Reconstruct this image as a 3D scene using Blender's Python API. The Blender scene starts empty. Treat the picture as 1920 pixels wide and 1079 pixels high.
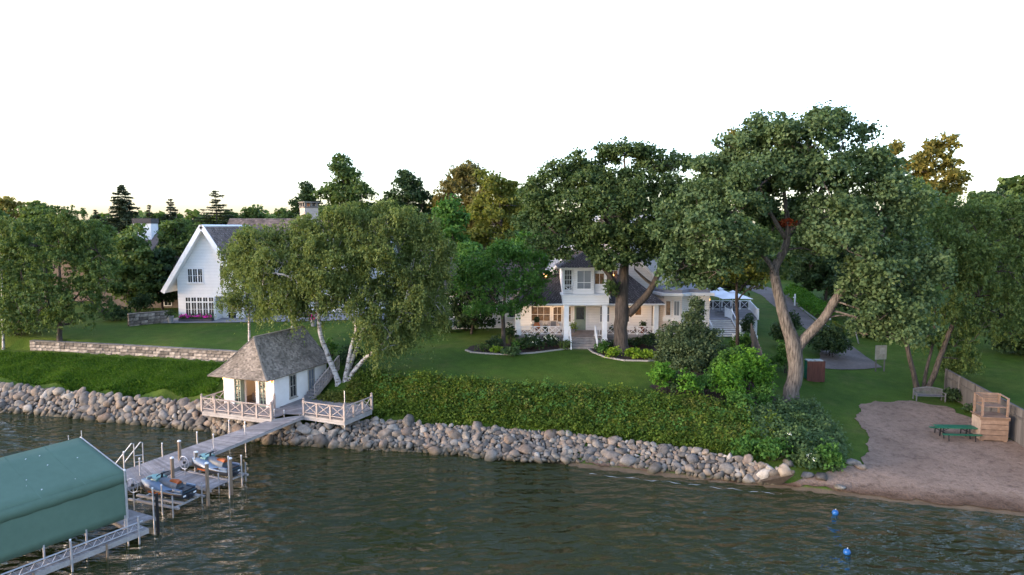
import bpy, math, random
import numpy as np
from mathutils import Vector, Matrix, noise as mnoise
from mathutils.geometry import delaunay_2d_cdt

R = math.radians
random.seed(7)
scene = bpy.context.scene
COL = scene.collection

# ------------------------------------------------------------------ camera
CAM_H, FPX, PITCH = 15.0, 1280.0, R(5.155)
cam_d = bpy.data.cameras.new('camera')
cam_d.lens, cam_d.sensor_width = 24.0, 36.0
cam_d.clip_start, cam_d.clip_end = 0.5, 9000.0
cam = bpy.data.objects.new('camera', cam_d)
cam.location = (0, 0, CAM_H)
cam.rotation_euler = (R(90) - PITCH, 0, 0)
COL.objects.link(cam)
scene.camera = cam

# ------------------------------------------------------------------ sky, sun, exposure
SUN_EL, SUN_AZ = R(8.0), R(-112.0)          # azimuth measured from +Y towards +X
world = bpy.data.worlds.new('World')
scene.world = world
world.use_nodes = True
wn = world.node_tree.nodes
wl = world.node_tree.links
for n in list(wn):
    wn.remove(n)
w_out = wn.new('ShaderNodeOutputWorld')
w_bg = wn.new('ShaderNodeBackground')
w_sky = wn.new('ShaderNodeTexSky')
w_sky.sky_type = 'NISHITA'
w_sky.sun_disc = False
w_sky.sun_elevation = SUN_EL
w_sky.sun_rotation = SUN_AZ
w_sky.altitude = 200
w_sky.air_density = 1.0
w_sky.dust_density = 2.0
w_sky.ozone_density = 2.0
w_bg.inputs['Strength'].default_value = 0.15
w_wb = wn.new('ShaderNodeMix')          # white balance of the evening sky
w_wb.data_type = 'RGBA'
w_wb.blend_type = 'MULTIPLY'
w_wb.inputs[0].default_value = 1.0
w_wb.inputs[7].default_value = (0.97, 0.95, 1.08, 1)
w_hs = wn.new('ShaderNodeHueSaturation')   # thin evening veil
w_hs.inputs['Saturation'].default_value = 0.82
wl.new(w_sky.outputs['Color'], w_hs.inputs['Color'])
wl.new(w_hs.outputs['Color'], w_wb.inputs[6])
wl.new(w_wb.outputs[2], w_bg.inputs['Color'])
wl.new(w_bg.outputs['Background'], w_out.inputs['Surface'])

sun_d = bpy.data.lights.new('sun', 'SUN')
sun_d.energy = 0.12
sun_d.angle = R(0.6)
sun_d.color = (1.0, 0.66, 0.36)
sun = bpy.data.objects.new('sun', sun_d)
sdir = Vector((math.sin(SUN_AZ) * math.cos(SUN_EL), math.cos(SUN_AZ) * math.cos(SUN_EL), math.sin(SUN_EL)))
sun.rotation_euler = sdir.to_track_quat('Z', 'Y').to_euler()
COL.objects.link(sun)

scene.view_settings.view_transform = 'Standard'
scene.view_settings.look = 'None'
scene.view_settings.gamma = 1.0
scene.view_settings.use_curve_mapping = False
scene.view_settings.exposure = 2.8
scene.render.engine = 'CYCLES'
cy = scene.cycles
cy.max_bounces = 7
cy.diffuse_bounces = 3
cy.glossy_bounces = 3
cy.transmission_bounces = 4
cy.transparent_max_bounces = 8
cy.sample_clamp_indirect = 6.0
cy.use_denoising = True
cy.caustics_reflective = False
cy.caustics_refractive = False

# ------------------------------------------------------------------ pixel <-> world helpers (survey of the photograph)
def ray(px, py):
    dx, dz = (px - 960.0) / FPX, -(py - 539.5) / FPX
    c, s = math.cos(PITCH), math.sin(PITCH)
    return Vector((dx, c + dz * s, -s + dz * c))

def P(px, py, z):
    """point of height z seen at photograph pixel px, py"""
    d = ray(px, py)
    t = (z - CAM_H) / d.z
    return Vector((d.x * t, d.y * t, z))

def Q(px, py, Y):
    """point at distance Y seen at photograph pixel px, py"""
    d = ray(px, py)
    t = Y / d.y
    return Vector((d.x * t, Y, CAM_H + d.z * t))

# ------------------------------------------------------------------ mesh helpers
WM = {}

def wmat(o):
    return WM.get(o.name, Matrix.Identity(4)) if o is not None else Matrix.Identity(4)

def props(o, label=None, cat=None, group=None, kind=None):
    if label: o['label'] = label
    if cat: o['category'] = cat
    if group: o['group'] = group
    if kind: o['kind'] = kind
    return o

def thing(name, label, cat, loc=(0, 0, 0), rz=0.0, group=None, kind=None):
    o = bpy.data.objects.new(name, None)
    o.empty_display_size = 0.2
    o.location = loc
    o.rotation_euler = (0, 0, rz)
    COL.objects.link(o)
    WM[o.name] = Matrix.Translation(Vector(loc)) @ Matrix.Rotation(rz, 4, 'Z')
    return props(o, label, cat, group, kind)

def link(name, me, m, parent=None):
    o = bpy.data.objects.new(name, me)
    COL.objects.link(o)
    if m is not None and len(me.materials) == 0:
        for k in (m if isinstance(m, (list, tuple)) else [m]):
            me.materials.append(k)
    if parent is not None:
        o.parent = parent
        WM[o.name] = wmat(parent)
    return o

class MB:
    """collects simple solids and links them as one mesh object"""
    def __init__(self):
        self.v, self.f, self.m = [], [], []

    def add(self, vs, fs, mi=0):
        b = len(self.v)
        self.v.extend([tuple(p) for p in vs])
        self.f.extend([tuple(i + b for i in f) for f in fs])
        self.m.extend([mi] * len(fs))
        return self

    def box(self, c, s, rz=0.0, mi=0, M=None):
        x, y, z = s[0] / 2, s[1] / 2, s[2] / 2
        vs = [Vector(p) for p in ((-x, -y, -z), (x, -y, -z), (x, y, -z), (-x, y, -z), (-x, -y, z), (x, -y, z), (x, y, z), (-x, y, z))]
        T = Matrix.Translation(Vector(c)) @ (M if M is not None else Matrix.Rotation(rz, 4, 'Z'))
        return self.add([T @ v for v in vs], [(0, 3, 2, 1), (4, 5, 6, 7), (0, 1, 5, 4), (1, 2, 6, 5), (2, 3, 7, 6), (3, 0, 4, 7)], mi)

    def bx(self, x0, x1, y0, y1, z0, z1, mi=0):
        return self.box(((x0 + x1) / 2, (y0 + y1) / 2, (z0 + z1) / 2), (abs(x1 - x0), abs(y1 - y0), abs(z1 - z0)), 0, mi)

    def beam(self, a, b, w, h, mi=0, up=(0, 0, 1)):
        a, b = Vector(a), Vector(b)
        d = (b - a).normalized()
        s = d.cross(Vector(up))
        if s.length < 1e-4:
            s = Vector((1, 0, 0))
        s.normalize()
        u = s.cross(d)
        s, u = s * w / 2, u * h / 2
        vs = [a - s - u, a + s - u, a + s + u, a - s + u, b - s - u, b + s - u, b + s + u, b - s + u]
        return self.add(vs, [(0, 1, 2, 3), (7, 6, 5, 4), (0, 4, 5, 1), (1, 5, 6, 2), (2, 6, 7, 3), (3, 7, 4, 0)], mi)

    def tube(self, pts, rad, n=6, mi=0, cap=True):
        pts = [Vector(p) for p in pts]
        if not isinstance(rad, (list, tuple)):
            rad = [rad] * len(pts)
        vs, fs = [], []
        ref = None
        for i, p in enumerate(pts):
            d = (pts[min(i + 1, len(pts) - 1)] - pts[max(i - 1, 0)])
            if d.length < 1e-6:
                d = Vector((0, 0, 1))
            d.normalize()
            if ref is None:
                ref = Vector((1, 0, 0)) if abs(d.x) < 0.8 else Vector((0, 1, 0))
            s = d.cross(ref).normalized()
            ref = s.cross(d)
            for k in range(n):
                a = 2 * math.pi * k / n
                vs.append(p + (s * math.cos(a) + ref * math.sin(a)) * rad[i])
        for i in range(len(pts) - 1):
            for k in range(n):
                k2 = (k + 1) % n
                fs.append((i * n + k, i * n + k2, (i + 1) * n + k2, (i + 1) * n + k))
        if cap:
            fs.append(tuple(range(n - 1, -1, -1)))
            e = (len(pts) - 1) * n
            fs.append(tuple(e + k for k in range(n)))
        return self.add(vs, fs, mi)

    def prism(self, poly, z0, z1, mi=0):
        n = len(poly)
        a = sum(poly[i][0] * poly[(i + 1) % n][1] - poly[(i + 1) % n][0] * poly[i][1] for i in range(n))
        if a < 0:
            poly = poly[::-1]
        vs = [(p[0], p[1], z0) for p in poly] + [(p[0], p[1], z1) for p in poly]
        fs = [tuple(range(n - 1, -1, -1)), tuple(range(n, 2 * n))]
        fs += [(i, (i + 1) % n, n + (i + 1) % n, n + i) for i in range(n)]
        return self.add(vs, fs, mi)

    def slab(self, quad, t, mi=0):
        """planar polygon thickened downwards along its normal"""
        q = [Vector(p) for p in quad]
        nrm = (q[1] - q[0]).cross(q[2] - q[0]).normalized()
        n = len(q)
        vs = q + [p - nrm * t for p in q]
        fs = [tuple(range(n)), tuple(range(2 * n - 1, n - 1, -1))]
        fs += [(n + i, n + (i + 1) % n, (i + 1) % n, i) for i in range(n)]
        return self.add(vs, fs, mi)

    def lathe(self, c, prof, n=10, mi=0):
        vs, fs = [], []
        for r, z in prof:
            for k in range(n):
                a = 2 * math.pi * k / n
                vs.append((c[0] + r * math.cos(a), c[1] + r * math.sin(a), c[2] + z))
        m = len(prof)
        for i in range(m - 1):
            for k in range(n):
                k2 = (k + 1) % n
                fs.append((i * n + k, i * n + k2, (i + 1) * n + k2, (i + 1) * n + k))
        fs.append(tuple(range(n - 1, -1, -1)))
        fs.append(tuple((m - 1) * n + k for k in range(n)))
        return self.add(vs, fs, mi)

    def build(self, name, m, parent=None, smooth=False, local=False):
        me = bpy.data.meshes.new(name)
        vs = self.v
        if parent is not None and not local:
            inv = wmat(parent).inverted()
            vs = [tuple(inv @ Vector(p)) for p in vs]
        me.from_pydata(vs, [], self.f)
        ms = m if isinstance(m, (list, tuple)) else [m]
        for k in ms:
            me.materials.append(k)
        if len(ms) > 1:
            me.polygons.foreach_set('material_index', self.m)
        if smooth:
            me.polygons.foreach_set('use_smooth', [True] * len(me.polygons))
        me.update()
        return link(name, me, None, parent)

def quads_mesh(name, V):
    """V: (N,4,3) array -> mesh of N separate quads"""
    V = np.asarray(V, dtype=np.float32)
    N = V.shape[0]
    me = bpy.data.meshes.new(name)
    me.vertices.add(N * 4)
    me.vertices.foreach_set('co', V.reshape(-1))
    me.loops.add(N * 4)
    me.loops.foreach_set('vertex_index', np.arange(N * 4, dtype=np.int32))
    me.polygons.add(N)
    me.polygons.foreach_set('loop_start', np.arange(0, N * 4, 4, dtype=np.int32))
    me.update(calc_edges=True)
    return me

def copy_tree(o, parent=None):
    c = o.copy()
    COL.objects.link(c)
    c.parent = parent
    for ch in list(o.children):
        copy_tree(ch, c)
    return c

# ------------------------------------------------------------------ materials
MAT = {}

def nt(name):
    m = bpy.data.materials.new(name)
    m.use_nodes = True
    t = m.node_tree
    for n in list(t.nodes):
        t.nodes.remove(n)
    out = t.nodes.new('ShaderNodeOutputMaterial')
    MAT[name] = m
    return m, t, out

def N(t, typ, **kw):
    n = t.nodes.new(typ)
    for k, v in kw.items():
        if k in n.inputs:
            n.inputs[k].default_value = v
        else:
            setattr(n, k, v)
    return n

def ramp(t, fac, stops):
    r = t.nodes.new('ShaderNodeValToRGB')
    while len(r.color_ramp.elements) < len(stops):
        r.color_ramp.elements.new(0.5)
    for e, (p, c) in zip(r.color_ramp.elements, stops):
        e.position = p
        e.color = (c[0], c[1], c[2], 1)
    t.links.new(fac, r.inputs['Fac'])
    return r

def mixc(t, fac, a, b, mode='MIX'):
    n = t.nodes.new('ShaderNodeMix')
    n.data_type = 'RGBA'
    n.blend_type = mode
    for sock, v in ((n.inputs[0], fac), (n.inputs[6], a), (n.inputs[7], b)):
        if isinstance(v, bpy.types.NodeSocket):
            t.links.new(v, sock)
        elif isinstance(v, (int, float)):
            sock.default_value = v
        else:
            sock.default_value = (v[0], v[1], v[2], 1)
    return n.outputs[2]

def mathn(t, op, a, b=None):
    n = t.nodes.new('ShaderNodeMath')
    n.operation = op
    for s, v in ((n.inputs[0], a), (n.inputs[1], b)):
        if v is None:
            continue
        if isinstance(v, bpy.types.NodeSocket):
            t.links.new(v, s)
        else:
            s.default_value = v
    return n.outputs[0]

def coords(t, kind='Object', scale=(1, 1, 1)):
    tc = t.nodes.new('ShaderNodeTexCoord')
    mp = t.nodes.new('ShaderNodeMapping')
    mp.inputs['Scale'].default_value = scale
    t.links.new(tc.outputs[kind], mp.inputs['Vector'])
    return mp.outputs['Vector']

def noise(t, vec, scale, detail=4, rough=0.55):
    n = t.nodes.new('ShaderNodeTexNoise')
    n.inputs['Scale'].default_value = scale
    n.inputs['Detail'].default_value = detail
    n.inputs['Roughness'].default_value = rough
    if vec is not None:
        t.links.new(vec, n.inputs['Vector'])
    return n.outputs['Fac']

def surface(name, c1, c2=None, scale=3.0, rough=0.7, stretch=(1, 1, 1), bump=0.0, bscale=None, fine=0.0, rnd=None, amt=0.25, spec=0.3, metal=0.0, emit=None, es=1.0):
    """general procedural surface: two-tone noise, optional random value per piece, bump"""
    m, t, out = nt(name)
    b = N(t, 'ShaderNodeBsdfPrincipled')
    vec = coords(t, 'Object', stretch)
    c2 = c2 or tuple(min(1, k * 0.75) for k in c1)
    f = noise(t, vec, scale, 5)
    r = ramp(t, f, [(0.35, c2), (0.65, c1)])
    col = r.outputs['Color']
    if fine:
        f2 = noise(t, vec, scale * 9, 3)
        col = mixc(t, fine, col, ramp(t, f2, [(0.3, (0.25, 0.25, 0.25)), (0.7, (1, 1, 1))]).outputs['Color'], 'MULTIPLY')
    if rnd:
        if rnd == 'island':
            g = t.nodes.new('ShaderNodeNewGeometry').outputs['Random Per Island']
        else:
            g = t.nodes.new('ShaderNodeObjectInfo').outputs['Random']
        v = ramp(t, g, [(0.0, (1 - amt,) * 3), (1.0, (1 + amt * 0.4,) * 3)])
        col = mixc(t, 1.0, col, v.outputs['Color'], 'MULTIPLY')
    t.links.new(col, b.inputs['Base Color'])
    b.inputs['Roughness'].default_value = rough
    b.inputs['Metallic'].default_value = metal
    b.inputs['Specular IOR Level'].default_value = spec
    if bump:
        bn = N(t, 'ShaderNodeBump', Strength=bump, Distance=0.05)
        t.links.new(noise(t, vec, bscale or scale * 4, 4), bn.inputs['Height'])
        t.links.new(bn.outputs['Normal'], b.inputs['Normal'])
    if emit:
        b.inputs['Emission Color'].default_value = (*emit, 1)
        b.inputs['Emission Strength'].default_value = es
    t.links.new(b.outputs['BSDF'], out.inputs['Surface'])
    return m

def foliage(name, dark, light, warm=None, trans=0.35, clump=0.6, rough=0.55):
    m, t, out = nt(name)
    dark, light = tuple(k * 1.6 for k in dark), tuple(k * 1.5 for k in light)
    warm = tuple(k * 1.25 for k in warm) if warm else None
    vec = coords(t, 'Object')
    geo = t.nodes.new('ShaderNodeNewGeometry')
    oi = t.nodes.new('ShaderNodeObjectInfo')
    f1 = noise(t, vec, clump, 3)
    f = mathn(t, 'ADD', mathn(t, 'MULTIPLY', f1, 0.7), mathn(t, 'MULTIPLY', geo.outputs['Random Per Island'], 0.4))
    f = mathn(t, 'ADD', f, mathn(t, 'MULTIPLY', oi.outputs['Random'], 0.06))
    stops = [(0.28, dark), (0.75, light)]
    if warm:
        stops.append((0.93, warm))
    col = ramp(t, f, stops).outputs['Color']
    b = N(t, 'ShaderNodeBsdfPrincipled')
    b.inputs['Roughness'].default_value = rough
    b.inputs['Specular IOR Level'].default_value = 0.12
    t.links.new(col, b.inputs['Base Color'])
    tr = N(t, 'ShaderNodeBsdfTranslucent')
    t.links.new(mixc(t, 1.0, col, (1.5, 1.5, 0.8), 'MULTIPLY'), tr.inputs['Color'])
    mx = N(t, 'ShaderNodeMixShader')
    mx.inputs['Fac'].default_value = trans
    t.links.new(b.outputs['BSDF'], mx.inputs[1])
    t.links.new(tr.outputs['BSDF'], mx.inputs[2])
    t.links.new(mx.outputs['Shader'], out.inputs['Surface'])
    return m

def siding(name, col, pitch=0.16, rough=0.6):
    """painted lap boards: fine horizontal relief on the wall mesh"""
    m, t, out = nt(name)
    b = N(t, 'ShaderNodeBsdfPrincipled')
    b.inputs['Roughness'].default_value = rough
    g = t.nodes.new('ShaderNodeNewGeometry')
    sp = t.nodes.new('ShaderNodeSeparateXYZ')
    t.links.new(g.outputs['Position'], sp.inputs['Vector'])
    h = mathn(t, 'FRACT', mathn(t, 'MULTIPLY', sp.outputs['Z'], 1.0 / pitch))
    bn = N(t, 'ShaderNodeBump', Strength=0.8, Distance=0.02)
    t.links.new(mathn(t, 'SUBTRACT', 1.0, h), bn.inputs['Height'])
    t.links.new(bn.outputs['Normal'], b.inputs['Normal'])
    joint = mathn(t, 'GREATER_THAN', h, 0.9)
    f = noise(t, coords(t, 'Object'), 1.2, 4)
    base = ramp(t, f, [(0.3, tuple(k * 0.93 for k in col)), (0.7, col)]).outputs['Color']
    t.links.new(mixc(t, joint, base, tuple(k * 0.55 for k in col)), b.inputs['Base Color'])
    t.links.new(b.outputs['BSDF'], out.inputs['Surface'])
    return m

def emitter(name, col, s):
    m, t, out = nt(name)
    e = N(t, 'ShaderNodeEmission', Strength=s)
    e.inputs['Color'].default_value = (*col, 1)
    t.links.new(e.outputs['Emission'], out.inputs['Surface'])
    return m

M_white = siding('painted_siding', (0.80, 0.79, 0.77))
M_cream = siding('cream_siding', (0.78, 0.72, 0.66), 0.18)
M_trim = surface('white_trim', (0.82, 0.82, 0.81), (0.74, 0.74, 0.73), 2.0, 0.5, spec=0.4)
M_stucco = surface('white_stucco', (0.82, 0.79, 0.75), (0.74, 0.71, 0.67), 1.2, 0.85, bump=0.15, bscale=30)
M_shingle = surface('cedar_shingles', (0.36, 0.30, 0.235), (0.235, 0.195, 0.15), 0.8, 0.85, rnd='island', amt=0.5, fine=0.3)
M_shingle_b = surface('brown_shingles', (0.215, 0.165, 0.138), (0.145, 0.112, 0.096), 0.9, 0.85, rnd='island', amt=0.45, fine=0.3)
M_shingle_d = surface('dark_shingles', (0.085, 0.075, 0.075), (0.055, 0.05, 0.05), 0.9, 0.85, rnd='island', amt=0.4, fine=0.3)
M_shingle_g = surface('pale_grey_shingles', (0.36, 0.37, 0.38), (0.28, 0.29, 0.30), 0.9, 0.75, rnd='island', amt=0.3, fine=0.3)
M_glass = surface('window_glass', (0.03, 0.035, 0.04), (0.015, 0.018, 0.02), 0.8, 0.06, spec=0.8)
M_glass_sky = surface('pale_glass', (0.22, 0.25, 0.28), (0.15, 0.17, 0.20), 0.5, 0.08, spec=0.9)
M_glass_lit = surface('lit_glass', (0.16, 0.105, 0.065), (0.035, 0.026, 0.02), 3.5, 0.12, spec=0.6, emit=(1.0, 0.5, 0.2), es=0.006)
M_deckgrey = surface('weathered_deck', (0.33, 0.31, 0.30), (0.24, 0.22, 0.215), 2.0, 0.8, stretch=(1, 1, 1), rnd='island', amt=0.3, fine=0.35)
M_railwood = surface('weathered_rail_wood', (0.46, 0.39, 0.34), (0.34, 0.28, 0.245), 2.5, 0.8, fine=0.3)
M_fascia = surface('grey_fascia_boards', (0.44, 0.41, 0.38), (0.33, 0.30, 0.28), 1.5, 0.8, rnd='island', amt=0.2, fine=0.3)
M_postwood = surface('brown_wood_post', (0.30, 0.22, 0.15), (0.20, 0.145, 0.10), 3.0, 0.8, stretch=(4, 4, .6), fine=0.4)
M_metal = surface('galvanised_pipe', (0.56, 0.56, 0.57), (0.44, 0.44, 0.46), 6.0, 0.4, metal=0.6, spec=0.5)
M_dark_metal = surface('dark_metal', (0.03, 0.03, 0.033), (0.02, 0.02, 0.022), 4.0, 0.45, metal=0.2)
M_black = surface('black_plastic', (0.018, 0.019, 0.022), (0.012, 0.012, 0.014), 4.0, 0.45)
M_canvas = surface('green_canvas', (0.105, 0.175, 0.125), (0.096, 0.160, 0.114), 0.35, 0.75, fine=0.12, bump=0.05, bscale=1.2)
M_canvas_top = M_canvas
M_limestone = surface('limestone_block', (0.46, 0.40, 0.34), (0.10, 0.09, 0.082), 1.1, 0.9, rnd='object', amt=0.65, bump=0.6, bscale=6, fine=0.4)
M_limecap = surface('limestone_cap', (0.30, 0.27, 0.23), (0.15, 0.135, 0.12), 1.4, 0.9, rnd='object', amt=0.25, bump=0.4, bscale=6, fine=0.4)
M_paving = surface('grey_paving', (0.30, 0.30, 0.31), (0.23, 0.23, 0.24), 0.8, 0.85, fine=0.3)
M_steps = surface('stone_step', (0.33, 0.29, 0.26), (0.22, 0.195, 0.175), 2.0, 0.85, fine=0.35, bump=0.2)
M_pot = surface('grey_pot', (0.24, 0.25, 0.27), (0.19, 0.2, 0.21), 3, 0.8)
M_mulch = surface('dark_mulch', (0.055, 0.036, 0.026), (0.03, 0.02, 0.015), 6.0, 0.95, bump=0.8, bscale=14, fine=0.5)
M_soil = surface('bank_soil', (0.085, 0.066, 0.05), (0.05, 0.04, 0.03), 3.0, 0.95, bump=0.6, bscale=9, fine=0.5)
M_bark = surface('oak_bark', (0.125, 0.102, 0.084), (0.036, 0.030, 0.026), 2.2, 0.9, stretch=(5, 5, 0.55), bump=1.0, bscale=5, fine=0.4)
M_bark_pale = surface('pale_oak_bark', (0.225, 0.20, 0.175), (0.050, 0.044, 0.038), 2.0, 0.9, stretch=(6, 6, 0.55), bump=1.0, bscale=5, fine=0.5)
M_bark_dark = surface('dark_bark', (0.055, 0.043, 0.036), (0.03, 0.024, 0.02), 2.0, 0.9, stretch=(3, 3, 0.5), bump=0.7)
M_birchbark = surface('birch_bark', (0.50, 0.47, 0.44), (0.12, 0.10, 0.085), 3.2, 0.8, stretch=(1, 1, 2.2), bump=0.3)
_r = [n for n in M_birchbark.node_tree.nodes if n.type == 'VALTORGB'][0]
_r.color_ramp.elements[0].position = 0.38
_r.color_ramp.elements[1].position = 0.52
M_cedar = surface('new_cedar', (0.26, 0.180, 0.130), (0.18, 0.122, 0.088), 3.0, 0.75, rnd='object', amt=0.25, fine=0.3)
M_fencegrey = surface('grey_fence_board', (0.13, 0.127, 0.126), (0.085, 0.083, 0.083), 1.5, 0.85, stretch=(3, 3, .5), rnd='object', amt=0.25, fine=0.4)
M_greenpaint = surface('green_plastic', (0.012, 0.115, 0.062), (0.008, 0.085, 0.045), 5, 0.45)
M_asphalt = surface('asphalt', (0.175, 0.148, 0.13), (0.115, 0.096, 0.085), 0.45, 0.9, fine=0.35, bump=0.15, bscale=40)
M_redwood = surface('red_brown_boards', (0.10, 0.040, 0.030), (0.065, 0.026, 0.02), 3, 0.8, stretch=(3, 3, .4))
M_lamp = emitter('warm_lamp_glass', (1.0, 0.42, 0.10), 3.0)
M_copper = surface('copper_lantern', (0.35, 0.15, 0.07), (0.22, 0.09, 0.04), 4, 0.4, metal=0.6)
M_sage = surface('sage_green_paint', (0.20, 0.26, 0.21), (0.17, 0.22, 0.18), 2, 0.55)
M_umbrella = surface('white_umbrella_cloth', (0.78, 0.80, 0.82), (0.70, 0.72, 0.74), 1.0, 0.8)
M_flower_pink = foliage('magenta_petals', (0.30, 0.015, 0.16), (0.55, 0.04, 0.34), None, 0.3, 3.0)
M_flower_white = foliage('white_petals', (0.55, 0.55, 0.46), (0.8, 0.8, 0.72), None, 0.3, 3.0)
M_kerb = surface('concrete_kerb', (0.34, 0.325, 0.30), (0.26, 0.25, 0.23), 3, 0.85, fine=0.3)
# ------------------------------------------------------------------ terrain
SHORE = [(-400, 150), (-120, 76), (-62, 60), (-41.4, 55.2), (-31, 53), (-23.5, 51), (-19.3, 48.9), (-14.8, 47.9), (-10.1, 46.6),
         (-3.6, 45.8), (-0.8, 44.6), (4.5, 41.5), (10.5, 39.6), (16, 38.0), (20.9, 36.2), (25.9, 34.5), (45, 29), (120, 8), (500, -60)]
_S = np.array(SHORE, float)

def poly_dist(X, Y, L, closed=False):
    """distance to a polyline; also sign (+ on its left side walking along it)"""
    best = np.full(X.shape, 1e9)
    sgn = np.ones(X.shape)
    n = len(L)
    for i in range(n if closed else n - 1):
        ax, ay = L[i]
        bx_, by_ = L[(i + 1) % n]
        dx, dy = bx_ - ax, by_ - ay
        t = np.clip(((X - ax) * dx + (Y - ay) * dy) / (dx * dx + dy * dy), 0, 1)
        ex, ey = X - (ax + t * dx), Y - (ay + t * dy)
        d = np.hypot(ex, ey)
        s = np.where(dx * (Y - ay) - dy * (X - ax) >= 0, 1.0, -1.0)
        m = d < best
        best = np.where(m, d, best)
        sgn = np.where(m, s, sgn)
    return best, sgn

CTRL = []
def ctl(px, py, z, zz=None):
    p = P(px, py, z)
    CTRL.append((p.x, p.y, z if zz is None else zz))
for (x, y) in SHORE:
    CTRL.append((x, y, 0.0))
for i in range(2, len(SHORE) - 2):
    (a, b), (c, d) = SHORE[i], SHORE[i + 1]
    CTRL.append(((a + c) / 2, (b + d) / 2, 0.0))
# left bank: riprap top, slope, retaining wall foot, upper lawn (the wall's 0.9 m step is added below)
for px, py, z in [(-60, 706, 1.7), (0, 711, 1.7), (100, 722, 1.7), (200, 733, 1.7), (300, 740, 1.7), (385, 747, 1.7),
                  (-60, 655, 3.0), (30, 655, 3.0), (200, 664, 3.0), (420, 677, 3.0)]:
    ctl(px, py, z)
for px, py, z in [(30, 630, 4.1), (110, 638, 4.05), (250, 630, 4.2), (420, 650, 3.95), (330, 607, 4.6), (480, 612, 4.6), (620, 617, 4.6), (240, 612, 4.5), (-100, 630, 4.2)]:
    ctl(px, py, z, z - 0.9)
# boathouse back and birch
for px, py, z in [(560, 768, 0.7), (640, 733, 2.3), (690, 770, 1.2), (620, 700, 3.0), (690, 690, 3.3)]:
    ctl(px, py, z)
# centre: riprap top, ground cover slope, lawn, house
for px, py, z in [(760, 785, 1.2), (900, 797, 1.2), (1000, 803, 1.2), (1100, 811, 1.15), (1200, 822, 1.1), (1300, 837, 1.05), (1400, 856, 0.95), (1470, 872, 0.8), (1530, 885, 0.6),
                  (700, 702, 3.4), (800, 712, 3.3), (900, 718, 3.2), (1000, 724, 3.1), (1100, 730, 3.0), (1200, 738, 2.9), (1300, 748, 2.7), (1400, 765, 2.2),
                  (900, 690, 3.6), (1050, 690, 3.6), (1180, 700, 3.5), (900, 665, 4.0), (1050, 660, 4.1), (1220, 677, 3.9), (760, 660, 3.8), (820, 630, 4.2),
                  (1340, 640, 4.2), (1400, 690, 3.2), (1440, 720, 2.4)]:
    ctl(px, py, z)
for x, y, z in [(0, 64, 4.3), (8, 64, 4.3), (14, 64, 4.3), (8, 80, 4.6), (-10, 80, 4.5), (22, 74, 4.4), (30, 90, 4.2), (-20, 90, 3.8), (-45, 95, 3.6), (0, 130, 5.0), (40, 140, 5.0), (-60, 150, 4.2)]:
    CTRL.append((x, y, z))
# right: oak, beach, road, neighbour's lawn
for px, py, z in [(1478, 762, 1.7), (1560, 800, 0.95), (1600, 770, 1.1), (1640, 850, 0.6), (1700, 900, 0.42), (1700, 815, 0.75), (1760, 765, 0.95), (1850, 870, 0.5), (1910, 930, 0.25), (1725, 735, 1.2),
                  (1520, 715, 2.0), (1600, 690, 2.1), (1660, 700, 1.8), (1580, 650, 2.7), (1500, 600, 3.7), (1445, 555, 5.0), (1800, 740, 1.15), (1860, 790, 0.8), (1860, 690, 2.0), (1900, 660, 2.4), (1780, 640, 3.0)]:
    ctl(px, py, z)
for x, y, z in [(60, 60, 2.0), (80, 100, 3.5), (60, 150, 5.0), (45, 40, 1.2), (200, 100, 4.0), (-200, 200, 4.0), (0, 400, 5.0), (400, 400, 5.0), (-400, 400, 5.0), (36, 36, 0.5)]:
    CTRL.append((x, y, z))
_C = np.array(CTRL, float)
_d = np.hypot(_C[:, None, 0] - _C[None, :, 0], _C[:, None, 1] - _C[None, :, 1])
_n = len(_C)
_A = np.zeros((_n + 1, _n + 1))
_A[:_n, :_n] = -_d - np.eye(_n) * 0.25          # slightly relaxed fit
_A[:_n, _n] = 1
_A[_n, :_n] = 1
_W = np.linalg.solve(_A, np.concatenate([_C[:, 2], [0]]))

WALL = [P(-400, 640, 3.0), P(-120, 650, 3.0), P(30, 654, 3.0), P(200, 664, 3.0), P(430, 678, 3.0), P(545, 690, 2.9)]
WALL = [(p.x, p.y) for p in WALL]

def smooth(a, b, x):
    t = np.clip((x - a) / (b - a), 0, 1)
    return t * t * (3 - 2 * t)

def Hn(X, Y):
    X, Y = np.asarray(X, float), np.asarray(Y, float)
    sh = X.shape
    x, y = X.reshape(-1), Y.reshape(-1)
    out = np.empty(x.shape)
    for s in range(0, len(x), 20000):
        xs, ys = x[s:s + 20000], y[s:s + 20000]
        d = np.hypot(xs[:, None] - _C[None, :, 0], ys[:, None] - _C[None, :, 1])
        land = -d @ _W[:_n] + _W[_n]
        dw, sw = poly_dist(xs, ys, WALL)
        up = np.where(sw > 0, smooth(0.0, 0.25, dw), 0.0) * smooth(-12.0, -17.0, xs)
        land = land + 0.9 * up
        ds, ss = poly_dist(xs, ys, SHORE)
        land = np.clip(land, 0.0, 9.0)
        land = np.where(ds < 1.0, land * ds + (1 - ds) * np.minimum(land, ds * 0.3 + 0.02), land)
        bed = -np.minimum(0.035 * ds + 0.11 * np.maximum(ds - 1.5, 0), 3.0)
        # gentle sandy shallows on the beach side, deeper off the riprap
        out[s:s + 20000] = np.where(ss > 0, land, bed)
    return out.reshape(sh)

def H(x, y):
    return float(Hn(np.array([x]), np.array([y]))[0])

def spaced(segs):
    o = []
    for a, b, st in segs:
        o += list(np.arange(a, b, st))
    return np.array(o + [segs[-1][1]])

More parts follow.
